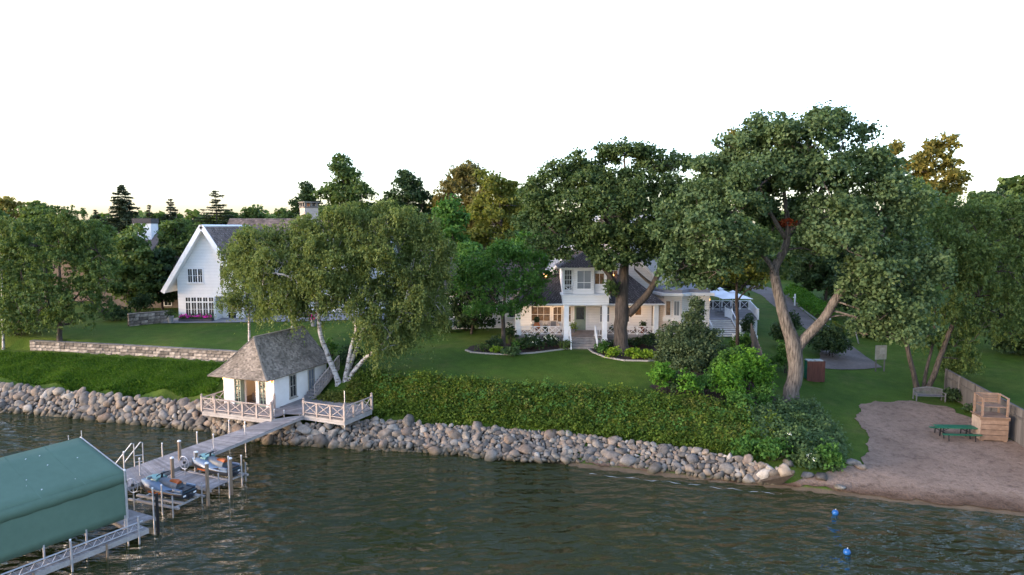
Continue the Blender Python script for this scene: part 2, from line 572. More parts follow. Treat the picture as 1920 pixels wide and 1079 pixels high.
gx = np.concatenate([-np.geomspace(4000, 62, 26), np.arange(-60, 60.01, 0.5), np.geomspace(62, 4000, 26)])
gy = np.concatenate([-np.geomspace(2000, 5, 8), np.arange(0, 30, 2.0), np.arange(30, 72, 0.4), np.arange(72, 120, 1.2), np.geomspace(120, 5000, 22)])
GX, GY = np.meshgrid(gx, gy)
GZ = Hn(GX, GY)
rng0 = np.random.default_rng(3)
me = bpy.data.meshes.new('ground')
nx, ny = len(gx), len(gy)
vv = np.stack([GX, GY, GZ], -1).reshape(-1, 3)
ii = np.arange(nx * ny).reshape(ny, nx)
ff = np.stack([ii[:-1, :-1], ii[:-1, 1:], ii[1:, 1:], ii[1:, :-1]], -1).reshape(-1, 4)
me.vertices.add(len(vv)); me.vertices.foreach_set('co', vv.astype(np.float32).reshape(-1))
me.loops.add(ff.size); me.loops.foreach_set('vertex_index', ff.astype(np.int32).reshape(-1))
me.polygons.add(len(ff)); me.polygons.foreach_set('loop_start', np.arange(0, ff.size, 4, dtype=np.int32))
me.update(calc_edges=True)
me.polygons.foreach_set('use_smooth', [True] * len(ff))

def ground_material():
    m, t, out = nt('lawn_and_lake_bed')
    b = N(t, 'ShaderNodeBsdfPrincipled')
    b.inputs['Roughness'].default_value = 0.9
    b.inputs['Specular IOR Level'].default_value = 0.1
    g = t.nodes.new('ShaderNodeNewGeometry')
    sp = t.nodes.new('ShaderNodeSeparateXYZ')
    t.links.new(g.outputs['Position'], sp.inputs['Vector'])
    pos = g.outputs['Position']
    big = noise(t, pos, 0.16, 4)
    mid = noise(t, pos, 1.1, 4)
    fin = noise(t, pos, 14, 3)
    lawn = ramp(t, big, [(0.3, (0.042, 0.086, 0.012)), (0.5, (0.060, 0.108, 0.014)), (0.72, (0.090, 0.118, 0.019))]).outputs['Color']
    dry = ramp(t, noise(t, pos, 0.42, 5, 0.7), [(0.52, (0, 0, 0)), (0.72, (0.5, 0.5, 0.5))]).outputs['Color']
    lawn = mixc(t, dry, lawn, (0.105, 0.105, 0.035))
    lawn = mixc(t, 0.6, lawn, ramp(t, mid, [(0.3, (0.6, 0.65, 0.55)), (0.7, (1.15, 1.1, 1.1))]).outputs['Color'], 'MULTIPLY')
    lawn = mixc(t, 0.55, lawn, ramp(t, fin, [(0.25, (0.35, 0.4, 0.3)), (0.7, (1.2, 1.2, 1.15))]).outputs['Color'], 'MULTIPLY')
    sand = ramp(t, mid, [(0.3, (0.095, 0.066, 0.040)), (0.7, (0.15, 0.108, 0.068))]).outputs['Color']
    weed = ramp(t, mid, [(0.35, (0.016, 0.020, 0.006)), (0.7, (0.042, 0.046, 0.014))]).outputs['Color']
    depth = mathn(t, 'ADD', mathn(t, 'MULTIPLY', sp.outputs['Z'], -1.0), mathn(t, 'MULTIPLY', big, 0.25))
    bed = mixc(t, ramp(t, depth, [(0.12, (0, 0, 0)), (0.95, (1, 1, 1))]).outputs['Color'], sand, weed)
    isbed = ramp(t, mathn(t, 'ADD', sp.outputs['Z'], mathn(t, 'MULTIPLY', mid, 0.05)), [(0.10, (1, 1, 1)), (0.16, (0, 0, 0))]).outputs['Color']
    t.links.new(mixc(t, isbed, lawn, bed), b.inputs['Base Color'])
    bn = N(t, 'ShaderNodeBump', Strength=0.7, Distance=0.06)
    t.links.new(noise(t, pos, 9, 4), bn.inputs['Height'])
    t.links.new(bn.outputs['Normal'], b.inputs['Normal'])
    t.links.new(b.outputs['BSDF'], out.inputs['Surface'])
    return m

M_ground = ground_material()
ground = link('ground', me, M_ground)
props(ground, 'green lawns and banks sloping down to the lake', 'ground', kind='structure')

# ------------------------------------------------------------------ water
def water_material():
    m, t, out = nt('lake_water')
    g = t.nodes.new('ShaderNodeNewGeometry')
    mp = t.nodes.new('ShaderNodeMapping')
    mp.inputs['Rotation'].default_value = (0, 0, R(-14))
    mp.inputs['Scale'].default_value = (0.75, 1.35, 1)
    t.links.new(g.outputs['Position'], mp.inputs['Vector'])
    v = mp.outputs['Vector']
    n1 = noise(t, v, 0.9, 1.5, 0.5)
    n2 = noise(t, v, 2.4, 2, 0.5)
    n3 = noise(t, v, 7.0, 2, 0.5)
    patch = ramp(t, noise(t, g.outputs['Position'], 0.07, 4, 0.6), [(0.36, (0.28,) * 3), (0.62, (0.95,) * 3)]).outputs['Color']
    h = mathn(t, 'ADD', mathn(t, 'MULTIPLY', n1, 0.95), mathn(t, 'ADD', mathn(t, 'MULTIPLY', n2, 0.23), mathn(t, 'MULTIPLY', n3, 0.035)))
    h = mathn(t, 'MULTIPLY', h, patch)
    bn = N(t, 'ShaderNodeBump', Strength=1.0, Distance=1.0)
    t.links.new(h, bn.inputs['Height'])
    gl = N(t, 'ShaderNodeBsdfGlossy', Roughness=0.03)
    t.links.new(bn.outputs['Normal'], gl.inputs['Normal'])
    fr = N(t, 'ShaderNodeFresnel', IOR=1.333)
    t.links.new(bn.outputs['Normal'], fr.inputs['Normal'])
    tr = N(t, 'ShaderNodeBsdfTransparent')
    tr.inputs['Color'].default_value = (0.74, 0.80, 0.55, 1)
    df = N(t, 'ShaderNodeBsdfDiffuse')
    df.inputs['Color'].default_value = (0.040, 0.050, 0.014, 1)
    body = N(t, 'ShaderNodeMixShader', Fac=0.5)
    t.links.new(tr.outputs['BSDF'], body.inputs[1])
    t.links.new(df.outputs['BSDF'], body.inputs[2])
    mx = N(t, 'ShaderNodeMixShader')
    t.links.new(fr.outputs['Fac'], mx.inputs['Fac'])
    t.links.new(body.outputs['Shader'], mx.inputs[1])
    t.links.new(gl.outputs['BSDF'], mx.inputs[2])
    t.links.new(mx.outputs['Shader'], out.inputs['Surface'])
    return m

M_water = water_material()
wb = MB()
wb.add([(-4000, -3000, 0), (4000, -3000, 0), (4000, 160, 0), (-4000, 160, 0)], [(0, 1, 2, 3)])
props(wb.build('lake_water', M_water), 'dark green rippled lake water', 'water', kind='structure')

# ------------------------------------------------------------------ sheets laid on the ground
def sheet(name, poly, off, m, step=0.5, jitter=0.0, seed=1, label=None, cat=None, kind='structure', dens=0.6, parent=None):
    rg = random.Random(seed)
    pts = []
    n = len(poly)
    for i in range(n):
        a, b = Vector(poly[i][:2]), Vector(poly[(i + 1) % n][:2])
        k = max(1, int((b - a).length / dens))
        for j in range(k):
            p = a.lerp(b, j / k)
            if jitter:
                q = Vector((p.x * 0.8, p.y * 0.8, seed * 3.7))
                p = p + Vector((mnoise.noise(q), mnoise.noise(q + Vector((9, 4, 2))))) * jitter + Vector((mnoise.noise(q * 3.1), mnoise.noise(q * 3.1 + Vector((5, 1, 7))))) * jitter * .45
            pts.append(p)
    nb = len(pts)
    xs, ys = [p.x for p in pts], [p.y for p in pts]
    X, Y = np.meshgrid(np.arange(min(xs) + step / 2, max(xs), step), np.arange(min(ys) + step / 2, max(ys), step))
    dd, _ = poly_dist(X, Y, [(p.x, p.y) for p in pts], True)
    for x, y, d in zip(X.reshape(-1), Y.reshape(-1), dd.reshape(-1)):
        if d > step * 0.45:
            pts.append(Vector((x, y)))
    edges = [(i, (i + 1) % nb) for i in range(nb)]
    vs, _, fs, *_ = delaunay_2d_cdt(pts, edges, [list(range(nb))], 1, 1e-4)
    z = Hn(np.array([p.x for p in vs]), np.array([p.y for p in vs])) + off
    b = MB()
    b.add([(p.x, p.y, zz) for p, zz in zip(vs, z)], [tuple(f) for f in fs])
    o = b.build(name, m, parent, smooth=True)
    return props(o, label, cat, kind=kind)

def PP(lst, z):
    return [P(px, py, H(*P(px, py, z).xy) if False else z).xy for px, py in lst]

def G(px, py, z0=2.0):
    """ground point seen at a pixel"""
    z = z0
    for _ in range(14):
        p = P(px, py, z)
        z = 0.5 * z + 0.5 * max(0.0, H(p.x, p.y))
    return P(px, py, z)

def sand_material():
    m, t, out = nt('beach_sand')
    b = N(t, 'ShaderNodeBsdfPrincipled')
    b.inputs['Roughness'].default_value = 0.95
    b.inputs['Specular IOR Level'].default_value = 0.1
    g = t.nodes.new('ShaderNodeNewGeometry')
    sp = t.nodes.new('ShaderNodeSeparateXYZ')
    t.links.new(g.outputs['Position'], sp.inputs['Vector'])
    pos = g.outputs['Position']
    n1, n2, n3 = noise(t, pos, 0.35, 4), noise(t, pos, 2.4, 5, 0.65), noise(t, pos, 9.0, 4, 0.65)
    c = ramp(t, n1, [(0.3, (0.205, 0.148, 0.112)), (0.7, (0.285, 0.21, 0.16))]).outputs['Color']
    c = mixc(t, 0.6, c, ramp(t, n2, [(0.28, (0.30, 0.27, 0.25)), (0.5, (1, 1, 1))]).outputs['Color'], 'MULTIPLY')
    c = mixc(t, 0.4, c, ramp(t, n3, [(0.3, (0.5, 0.48, 0.46)), (0.6, (1.1, 1.1, 1.1))]).outputs['Color'], 'MULTIPLY')
    c = mixc(t, ramp(t, noise(t, pos, 0.9, 6, 0.7), [(0.56, (0, 0, 0)), (0.70, (0.6, 0.6, 0.6))]).outputs['Color'], c, (0.095, 0.068, 0.05))
    # wet sand and drift line near the water, by height above the lake
    hz = mathn(t, 'ADD', sp.outputs['Z'], mathn(t, 'MULTIPLY', n2, 0.16))
    wet = ramp(t, hz, [(0.14, (0.36, 0.30, 0.24)), (0.26, (0.55, 0.50, 0.46)), (0.42, (1, 1, 1))]).outputs['Color']
    c = mixc(t, 1.0, c, wet, 'MULTIPLY')
    t.links.new(c, b.inputs['Base Color'])
    bn = N(t, 'ShaderNodeBump', Strength=0.9, Distance=0.1)
    t.links.new(mathn(t, 'ADD', n3, mathn(t, 'MULTIPLY', n2, 1.5)), bn.inputs['Height'])
    t.links.new(bn.outputs['Normal'], b.inputs['Normal'])
    t.links.new(b.outputs['BSDF'], out.inputs['Surface'])
    return m
M_sand = sand_material()
def gp(lst):
    return [tuple(G(px, py).xy) for px, py in lst]
beach = gp([(1615, 758), (1700, 752), (1770, 762), (1830, 790), (1900, 830)]) + [(36.5, 40), (36.5, 33.0)] + \
    [(30, 33.55), (25.9, 34.75), (20.9, 36.45), (16, 38.25), (10.5, 39.85), (4.5, 41.75)] + gp([(1100, 862), (1200, 878), (1300, 893), (1400, 905), (1480, 905), (1545, 892), (1610, 872), (1632, 840), (1625, 815), (1600, 785)])
sheet('beach', beach, 0.05, M_sand, 0.45, 0.4, 5, dens=0.3, label='sandy beach running along the water on the right', cat='beach')
road = gp([(1655, 690), (1600, 694), (1535, 692), (1538, 660), (1520, 625), (1470, 590), (1430, 556), (1395, 540)]) + [tuple(Vector((37, 118))), (43, 118)] + gp([(1475, 553), (1500, 580), (1545, 615), (1590, 645), (1625, 670)])
sheet('driveway', road, 0.05, M_asphalt, 0.8, 0.15, 8, 'grey asphalt lane climbing between the trees', 'road')

# thin broken line of foam where the ripples run up the sand
def foam():
    rr = random.Random(12)
    ctrl = [P(1105, 889, 0), P(1180, 897, 0), P(1260, 905, 0), P(1340, 914, 0), P(1410, 922, 0), P(1470, 927, 0)]
    b = MB()
    prev = None
    for i in range(len(ctrl) - 1):
        for k in range(14):
            p = ctrl[i].lerp(ctrl[i + 1], k / 14)
            d = i * 14 + k
            p = p + Vector((0, .10 * math.sin(d * .55) + .05 * math.sin(d * 1.7), 0))
            w = max(0.0, .018 + .022 * math.sin(d * .9 + 1) + rr.uniform(-.012, .012))
            cur = (Vector((p.x, p.y - w, .008)), Vector((p.x, p.y + w, .008)))
            if prev and (w > .004 or prev[2] > .004):
                b.add([prev[0], cur[0], cur[1], prev[1]], [(0, 1, 2, 3)])
            prev = (cur[0], cur[1], w)
    props(b.build('foam_line', surface('dull_foam', (.42, .42, .40), None, 4, .9)), 'thin broken white foam line along the damp sand', 'foam', kind='stuff')
foam()
# ------------------------------------------------------------------ vegetation
F_oak = foliage('oak_leaves', (0.019, 0.037, 0.013), (0.064, 0.096, 0.033), (0.098, 0.126, 0.046), 0.3, 0.55)
F_oak2 = foliage('blue_green_oak_leaves', (0.020, 0.041, 0.017), (0.070, 0.107, 0.045), (0.112, 0.148, 0.072), 0.3, 0.5)
F_birch = foliage('birch_leaves', (0.045, 0.066, 0.018), (0.112, 0.144, 0.046), (0.16, 0.185, 0.066), 0.35, 0.8)
F_locust = foliage('locust_leaves', (0.030, 0.054, 0.015), (0.082, 0.118, 0.036), (0.115, 0.15, 0.05), 0.3, 0.5)
F_green = foliage('fresh_green_leaves', (0.020, 0.055, 0.012), (0.058, 0.125, 0.026), (0.09, 0.15, 0.035), 0.35, 0.7)
F_mid = foliage('mid_green_leaves', (0.026, 0.048, 0.015), (0.070, 0.105, 0.032), (0.10, 0.13, 0.04), 0.35, 0.6)
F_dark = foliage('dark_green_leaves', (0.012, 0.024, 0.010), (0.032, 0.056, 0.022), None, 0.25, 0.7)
F_sunlit_gold = foliage('golden_leaves', (0.065, 0.066, 0.016), (0.150, 0.130, 0.034), (0.26, 0.165, 0.04), 0.45, 0.5)  # low sun on the treetops put into the leaf colour
F_sunlit_rust = foliage('rusty_leaves', (0.055, 0.058, 0.018), (0.120, 0.100, 0.034), (0.20, 0.125, 0.04), 0.4, 0.4)  # warm evening sun on the high crown painted into its leaves
F_olive = foliage('olive_leaves', (0.045, 0.058, 0.012), (0.115, 0.125, 0.028), (0.16, 0.155, 0.03), 0.4, 0.5)
F_needle = foliage('spruce_needles', (0.014, 0.022, 0.012), (0.040, 0.052, 0.026), None, 0.15, 0.8)
F_cover = foliage('ground_cover_leaves', (0.013, 0.030, 0.005), (0.080, 0.120, 0.016), (0.15, 0.130, 0.028), 0.35, 0.7)
F_lime = foliage('lime_leaves', (0.06, 0.11, 0.010), (0.15, 0.22, 0.022), (0.21, 0.26, 0.03), 0.4, 1.2)
F_hedge = foliage('hedge_leaves', (0.025, 0.075, 0.010), (0.075, 0.165, 0.02), (0.10, 0.2, 0.03), 0.35, 1.0)
F_juniper = foliage('juniper_foliage', (0.024, 0.042, 0.020), (0.062, 0.088, 0.042), None, 0.25, 0.9)
F_sage = foliage('grey_green_leaves', (0.026, 0.050, 0.018), (0.066, 0.105, 0.040), (0.09, 0.13, 0.055), 0.3, 1.0)
F_red = foliage('red_leaves', (0.10, 0.02, 0.012), (0.22, 0.05, 0.02), None, 0.3, 1.0)

LEAF_K = 2.0

def unit(a):
    return a / np.maximum(np.linalg.norm(a, axis=-1, keepdims=True), 1e-6)

def leaf_quads(c, nrm, size, rg, aspect=0.55, tang=None):
    n = len(c)
    t = rg.normal(size=(n, 3)) if tang is None else tang + rg.normal(size=(n, 3)) * 0.35
    nrm = unit(nrm)
    t = unit(t - nrm * np.sum(t * nrm, -1, keepdims=True))
    b = np.cross(nrm, t)
    s = np.asarray(size).reshape(-1, 1) * (0.7 + 0.6 * rg.random((n, 1)))
    h = nrm * s * 0.12
    return np.stack([c - t * s * 0.5, c + b * s * aspect * 0.5 + h, c + t * s * 0.5, c - b * s * aspect * 0.5 + h], 1)

def lobe_leaves(lobes, rg, dens, size, crad=0.6, per=26, flat=0.6, inner=0.5, hang=0.0):
    """leaf clusters over a list of lobes (cx,cy,cz,rx,ry,rz); returns quads and cluster centres"""
    cs, outs = [], []
    for (cx, cy_, cz, rx, ry, rz) in lobes:
        p_ = 1.6
        area = 4 * math.pi * (((rx * ry) ** p_ + (rx * rz) ** p_ + (ry * rz) ** p_) / 3) ** (1 / p_)
        k = max(3, int(area * dens * LEAF_K / per))
        d = unit(rg.normal(size=(k, 3)))
        d[:, 2] = np.where(d[:, 2] < -0.55, -d[:, 2] * 0.5, d[:, 2])
        rr = inner + (1.06 - inner) * rg.random((k, 1)) ** 0.55
        cs.append(np.array([cx, cy_, cz]) + d * rr * np.array([rx, ry, rz]))
        outs.append(d)
    C = np.concatenate(cs)
    D = np.concatenate(outs)
    n = len(C)
    cr = crad * (0.55 + 0.9 * rg.random((n, 1, 1)))
    g = np.clip(rg.normal(size=(n, per, 3)), -1.5, 1.5) * 0.5
    off = g * cr * np.array([1, 1, flat])
    if hang:
        off[..., 2] = -np.abs(rg.normal(size=(n, per))) * hang * (0.3 + 1.5 * rg.random((n, 1)) ** 2)
        off[..., :2] *= 0.38
    L = C[:, None, :] + off
    nr = D[:, None, :] * 0.6 + np.array([0, 0, 0.38]) + rg.normal(size=(n, per, 3)) * 0.75
    keep = rg.random((n, per)) < (0.55 + 0.45 * rg.random((n, 1)))
    L, nr = L[keep], nr[keep]
    tang = np.tile(np.array([0, 0, -1.0]), (len(L), 1)) if hang else None
    return leaf_quads(L, nr, np.full(len(L), size), rg, 0.55 if hang else 0.75, tang), C

def fluff(lobes, rg, k=4, f=0.46):
    """adds smaller lobes round the rim of each lobe so the outline breaks up"""
    out = []
    for (x, y, z, rx, ry, rz) in lobes:
        out.append((x, y, z, rx * 0.9, ry * 0.9, rz * 0.9))
        for _ in range(k):
            d = unit(rg.normal(size=(1, 3)))[0]
            if d[2] < -0.3: d[2] = -d[2]
            q = f * (0.6 + 0.7 * rg.random())
            out.append((x + d[0] * rx * 0.95, y + d[1] * ry * 0.95, z + d[2] * rz * 0.95, rx * q, ry * q, max(rz * q, 0.3)))
    return out

def bend(a, b, rg, k=5, wob=0.08, sag=0.0):
    a, b = Vector(a), Vector(b)
    L = (b - a).length
    pts = []
    o1 = Vector(rg.normal(size=3)) * wob * L
    for i in range(k + 1):
        t = i / k
        p = a.lerp(b, t) + o1 * math.sin(math.pi * t) + Vector((0, 0, sag * L * math.sin(math.pi * t)))
        pts.append(p)
    return pts

def twigs(mb, lobes, C, rg, start, k=5, r=0.05):
    """branches from each lobe's heart to a few leaf clusters"""
    for (cx, cy_, cz, rx, ry, rz) in lobes:
        h = np.array([cx, cy_, cz - rz * 0.35])
        d = np.linalg.norm((C - h) / np.array([rx, ry, rz]), axis=1)
        idx = np.where(d < 1.35)[0]
        if len(idx) == 0:
            continue
        for j in rg.choice(idx, min(k, len(idx)), replace=False):
            pts = bend(h, C[j], rg, 3, 0.12, 0.1)
            mb.tube(pts, [r, r * 0.75, r * 0.5, r * 0.2], 4, cap=False)

def limb_path(spec, Y):
    """spec: (px, py, radius_m, dY) list -> points, radii"""
    return [Q(px, py, Y + dy) for px, py, r, dy in spec], [r for px, py, r, dy in spec]

def refine(pts, rad, rg, k=3, w=0.05):
    """Catmull-Rom through the limb points, with slight irregularity"""
    out, ro = [], []
    n = len(pts)
    for i in range(n - 1):
        p0, p1, p2, p3 = pts[max(i - 1, 0)], pts[i], pts[i + 1], pts[min(i + 2, n - 1)]
        for j in range(k):
            t = j / k
            q = 0.5 * ((2 * p1) + (p2 - p0) * t + (2 * p0 - 5 * p1 + 4 * p2 - p3) * t * t + (3 * p1 - p0 - 3 * p2 + p3) * t ** 3)
            r = rad[i] * (1 - t) + rad[i + 1] * t
            out.append(q + Vector(rg.normal(size=3)) * w * r)
            ro.append(r)
    out.append(pts[-1]); ro.append(rad[-1])
    return out, ro

def px_lobes(lst, Y, depth=1.0):
    out = []
    for l in lst:
        px, py, rx, ry = l[:4]
        dy = l[4] if len(l) > 4 else 0.0
        c = Q(px, py, Y + dy)
        s = (Y + dy) / FPX
        out.append((c.x, c.y, c.z, rx * s * 1.06, max(rx * s * 0.9, 0.6) * depth, ry * s * 1.22))
    return out

def hero_tree(name, label, Y, limbs, lobes, leaf, bark, seed, dens=13, size=0.24, crad=0.62, per=26, extra=None, hang=0.0, nseg=9, twig=0.05, group=None, cat='tree', inner=0.5, flat=0.85, depth=1.0, kt=5, fl=4):
    rg = np.random.default_rng(seed)
    p0 = limb_path(limbs[0][:1], Y)[0][0]
    root = thing(name, label, cat, (p0.x, p0.y, H(p0.x, p0.y) - 0.05), group=group)
    tb = MB()
    ends = []
    for li, spec in enumerate(limbs):
        pts, rad = limb_path(spec, Y)
        if li == 0:
            pts[0].z = H(pts[0].x, pts[0].y) - 0.3
        pts, rad = refine(pts, rad, rg)
        if li == 0:
            rad[0] *= 1.45; rad[1] *= 1.15
        tb.tube(pts, rad, nseg if rad[0] > 0.2 else 6)
        ends.append(pts)
    L = px_lobes(lobes, Y, depth)
    V, C = lobe_leaves(fluff(L, rg, fl), rg, dens, size, crad, per, flat, inner, hang)
    # each lobe hangs on the nearest limb
    allp = [p for e in ends for p in e[len(e) // 3:]]
    for l in L:
        h = Vector((l[0], l[1], l[2] - l[5] * 0.3))
        a = min(allp, key=lambda p: (p - h).length + max(0, p.z - h.z) * 0.15)
        r = min(0.09, 0.018 * (h - a).length + 0.025)
        tb.tube(bend(a, h, rg, 5, 0.07, 0.08), [r, r * .85, r * .7, r * .6, r * .5, r * .4], 5, cap=False)
    twigs(tb, L, C, rg, None, kt, twig)
    tb.build('trunk', bark, root, smooth=True)
    me_ = quads_mesh('crown', V - np.array(root.location))
    link('crown', me_, leaf, root)
    if extra:
        for nm, lst, mt, dn in extra:
            V2, _ = lobe_leaves(px_lobes(lst, Y), rg, dn, size, 0.4, 20)
            link(nm, quads_mesh(nm, V2 - np.array(root.location)), mt, root)['kind'] = 'stuff'
    return root

def box_tree(name, label, x0, x1, yt, yb, Y, leaf, bark, seed, dens=8, size=0.46, n=14, crad=0.75, per=24, base=None, trunk_r=0.28, group=None, hang=0.0, spire=0.0, inner=0.5, sparse=0.0, nb=4):
    """tree whose crown fills photograph pixels x0..x1, yt..yb at distance Y"""
    rg = np.random.default_rng(seed)
    a, b = Q(x0, yb, Y), Q(x1, yt, Y)
    cx, w, zt, zb = (a.x + b.x) / 2, (b.x - a.x), b.z, a.z
    bx_ = Q(base, yb, Y).x if base is not None else cx + rg.normal() * w * 0.04
    zg = H(bx_, Y)
    h = zt - zb
    lob = []
    for i in range(n):
        t = (i + 0.5) / n
        z = zb + h * (0.14 + 0.76 * t)
        prof = math.sqrt(max(0.02, 1 - (2 * (t ** (0.9)) - 0.9) ** 2)) if spire <= 0 else (1 - t) ** spire * 0.95 + 0.10
        ang = i * 2.4 + rg.random() * 0.8
        ro = w * 0.5 * prof * (0.25 + 0.45 * rg.random())
        rr = w * (0.17 + 0.08 * rg.random()) * (0.55 + 0.45 * prof)
        lob.append((cx + ro * math.cos(ang), Y + ro * math.sin(ang) * 0.9, z, rr, rr, min(rr * (0.62 + 0.3 * rg.random()), h * 0.3)))
    # outline lobes so the crown reaches its left and right edges
    if spire <= 0:
        for sx in (-1, 1):
            for tz in (0.3, 0.5):
                rr = w * 0.16
                lob.append((cx + sx * (w / 2 - rr), Y + rg.normal() * w * 0.12, zb + h * (tz + 0.1 * rg.random()), rr, rr, min(rr * 0.8, h * 0.25)))
        lob.append((cx + rg.normal() * w * 0.06, Y, zt - h * 0.12, w * 0.2, w * 0.2, h * 0.12))
    root = thing(name, label, 'tree', (bx_, Y, zg - 0.1), group=group)
    V, C = lobe_leaves(fluff(lob, rg, 3), rg, dens * (1 - sparse), size, crad, per, 0.65, inner, hang)
    tb = MB()
    top = Vector((cx, Y, zb + h * (0.72 if spire <= 0 else 0.98)))
    tp, tr = refine([Vector((bx_, Y, zg - 0.3)), Vector((bx_ * .7 + cx * .3, Y, zg + (zb - zg) * 0.8 + 0.4)), Vector((cx + w * 0.03, Y, zb + h * 0.35)), top], [trunk_r, trunk_r * 0.8, trunk_r * 0.55, trunk_r * 0.12], rg, 4, 0.1)
    tb.tube(tp, tr, 8)
    for l in lob:
        hpt = Vector((l[0], l[1], l[2] - l[5] * 0.3))
        cand = [p for p in tp[3:] if p.z < hpt.z + 0.3] or tp[3:5]
        aa = min(cand, key=lambda p: (p - hpt).length)
        r = min(trunk_r * 0.45, 0.03 * (hpt - aa).length + 0.03)
        tb.tube(bend(aa, hpt, rg, 4, 0.08, 0.06), [r, r * .8, r * .65, r * .5, r * .35], 5, cap=False)
    twigs(tb, lob, C, rg, None, nb, 0.05)
    tb.build('trunk', bark, root, smooth=True)
    link('crown', quads_mesh('crown', V - np.array(root.location)), leaf, root)
    return root

def conifer(name, label, px, yt, yb, wpx, Y, leaf, seed, layers=22, per=9, ragged=0.25, droop=0.25, size=0.34, open_=0.0, group=None):
    rg = np.random.default_rng(seed)
    top, bot = Q(px, yt, Y), Q(px, yb, Y)
    w = wpx * Y / FPX / 2
    zg = H(top.x, Y)
    root = thing(name, label, 'tree', (top.x, Y, zg - 0.1), group=group)
    tb = MB()
    tb.tube([(top.x, Y, zg - 0.3), (top.x, Y, (zg + top.z) / 2), (top.x, Y, top.z)], [0.28, 0.17, 0.02], 7)
    c, nr, tg = [], [], []
    h = top.z - bot.z
    for i in range(layers):
        t = (i + 0.3 * rg.random()) / layers
        z = bot.z + h * t
        rad = w * (1 - t) ** (0.85 if not open_ else 0.6) * (1 - ragged + 2 * ragged * rg.random()) + 0.12
        if rg.random() < open_:
            continue
        nb = max(3, int(per * (0.5 + 0.5 * (1 - t))))
        for b in range(nb):
            a = rg.random() * 2 * math.pi
            r1 = rad * (0.75 + 0.35 * rg.random())
            dx, dy = math.cos(a), math.sin(a)
            dz = -droop * r1 * (1 - t * 0.8) + (0.25 * r1 if t > 0.8 else 0)
            tb.tube([(top.x, Y, z), (top.x + dx * r1 * 0.9, Y + dy * r1 * 0.9, z + dz * 0.9)], [0.035, 0.012], 3, cap=False)
            k = max(8, int(r1 * 24 * (1 - open_ * 0.4)))
            u = 0.15 + 0.85 * rg.random(k)
            sp = rg.normal(size=k) * (0.16 * r1 * (1.05 - u * 0.7) + 0.05)
            c.append(np.stack([top.x + dx * r1 * u - dy * sp, Y + dy * r1 * u + dx * sp, z + dz * u - np.abs(rg.normal(size=k)) * 0.12], -1))
            nr.append(np.tile([dx * 0.2, dy * 0.2, 1.0], (k, 1)) + rg.normal(size=(k, 3)) * 0.5)
            tg.append(np.tile([dx, dy, -0.35], (k, 1)))
    c, nr, tg = np.concatenate(c), np.concatenate(nr), np.concatenate(tg)
    V = leaf_quads(c, nr, np.full(len(c), size), rg, 0.42, tg)
    tb.build('trunk', M_bark_dark, root, smooth=True)
    link('crown', quads_mesh('crown', V - np.array(root.location)), leaf, root)
    return root

def shrub(name, label, px, py, rx, ry, leaf, seed, z0=2.0, size=0.2, dens=24, lobes=5, group=None, cat='shrub', Y=None, upright=0.0, crad=0.28, flower=None):
    """bush whose foot centre stands at ground pixel px, py (rx, ry: half width and full height in pixels)"""
    rg = np.random.default_rng(seed)
    g = G(px, py, z0) if Y is None else Vector((Q(px, py, Y).x, Y, H(Q(px, py, Y).x, Y)))
    s = g.y / FPX
    w, h = rx * s, ry * s
    root = thing(name, label, cat, (g.x, g.y, g.z - 0.03), group=group)
    lob = []
    for i in range(lobes):
        a = i * 2.4 + rg.random()
        q = w * (0.50 if lobes > 1 else 0) * math.sqrt((i + 0.3) / lobes)
        hh = h * (0.32 + 0.30 * rg.random()) * (1 - 0.3 * q / max(w, .01))
        rr = w * (0.62 if lobes > 1 else 1) * (0.85 + 0.3 * rg.random())
        lob.append((g.x + q * math.cos(a), g.y + q * math.sin(a) * 0.8, g.z + hh, rr, rr * 0.9, min(hh * 0.95, h - hh)))
    V, C = lobe_leaves(lob, rg, dens, size, crad, 16, 0.8 + upright, 0.45)
    V[..., 2] = np.maximum(V[..., 2], g.z + 0.01)
    sb = MB()
    for j in range(min(7, len(C))):
        sb.tube([(g.x + rg.normal() * w * .1, g.y + rg.normal() * w * .1, g.z - 0.15), tuple(C[rg.integers(len(C))])], [0.03, 0.012], 4, cap=False)
    sb.build('stem', M_bark_dark, root)
    link('foliage', quads_mesh('foliage', V - np.array(root.location)), leaf, root)
    if flower:
        k = flower[1]
        top = C[C[:, 2] > g.z + h * 0.35] if np.any(C[:, 2] > g.z + h * 0.35) else C
        c = top[rg.integers(len(top), size=k)]
        c = np.repeat(c, 9, 0) + rg.normal(size=(k * 9, 3)) * 0.05 + np.array([0, -0.1, 0.1])
        F = leaf_quads(c, np.tile([0, -0.6, 0.8], (k * 9, 1)) + rg.normal(size=(k * 9, 3)) * 0.5, np.full(k * 9, 0.075), rg, 0.9)
        link('blossom', quads_mesh('blossom', F - np.array(root.location)), flower[0], root)
    return root

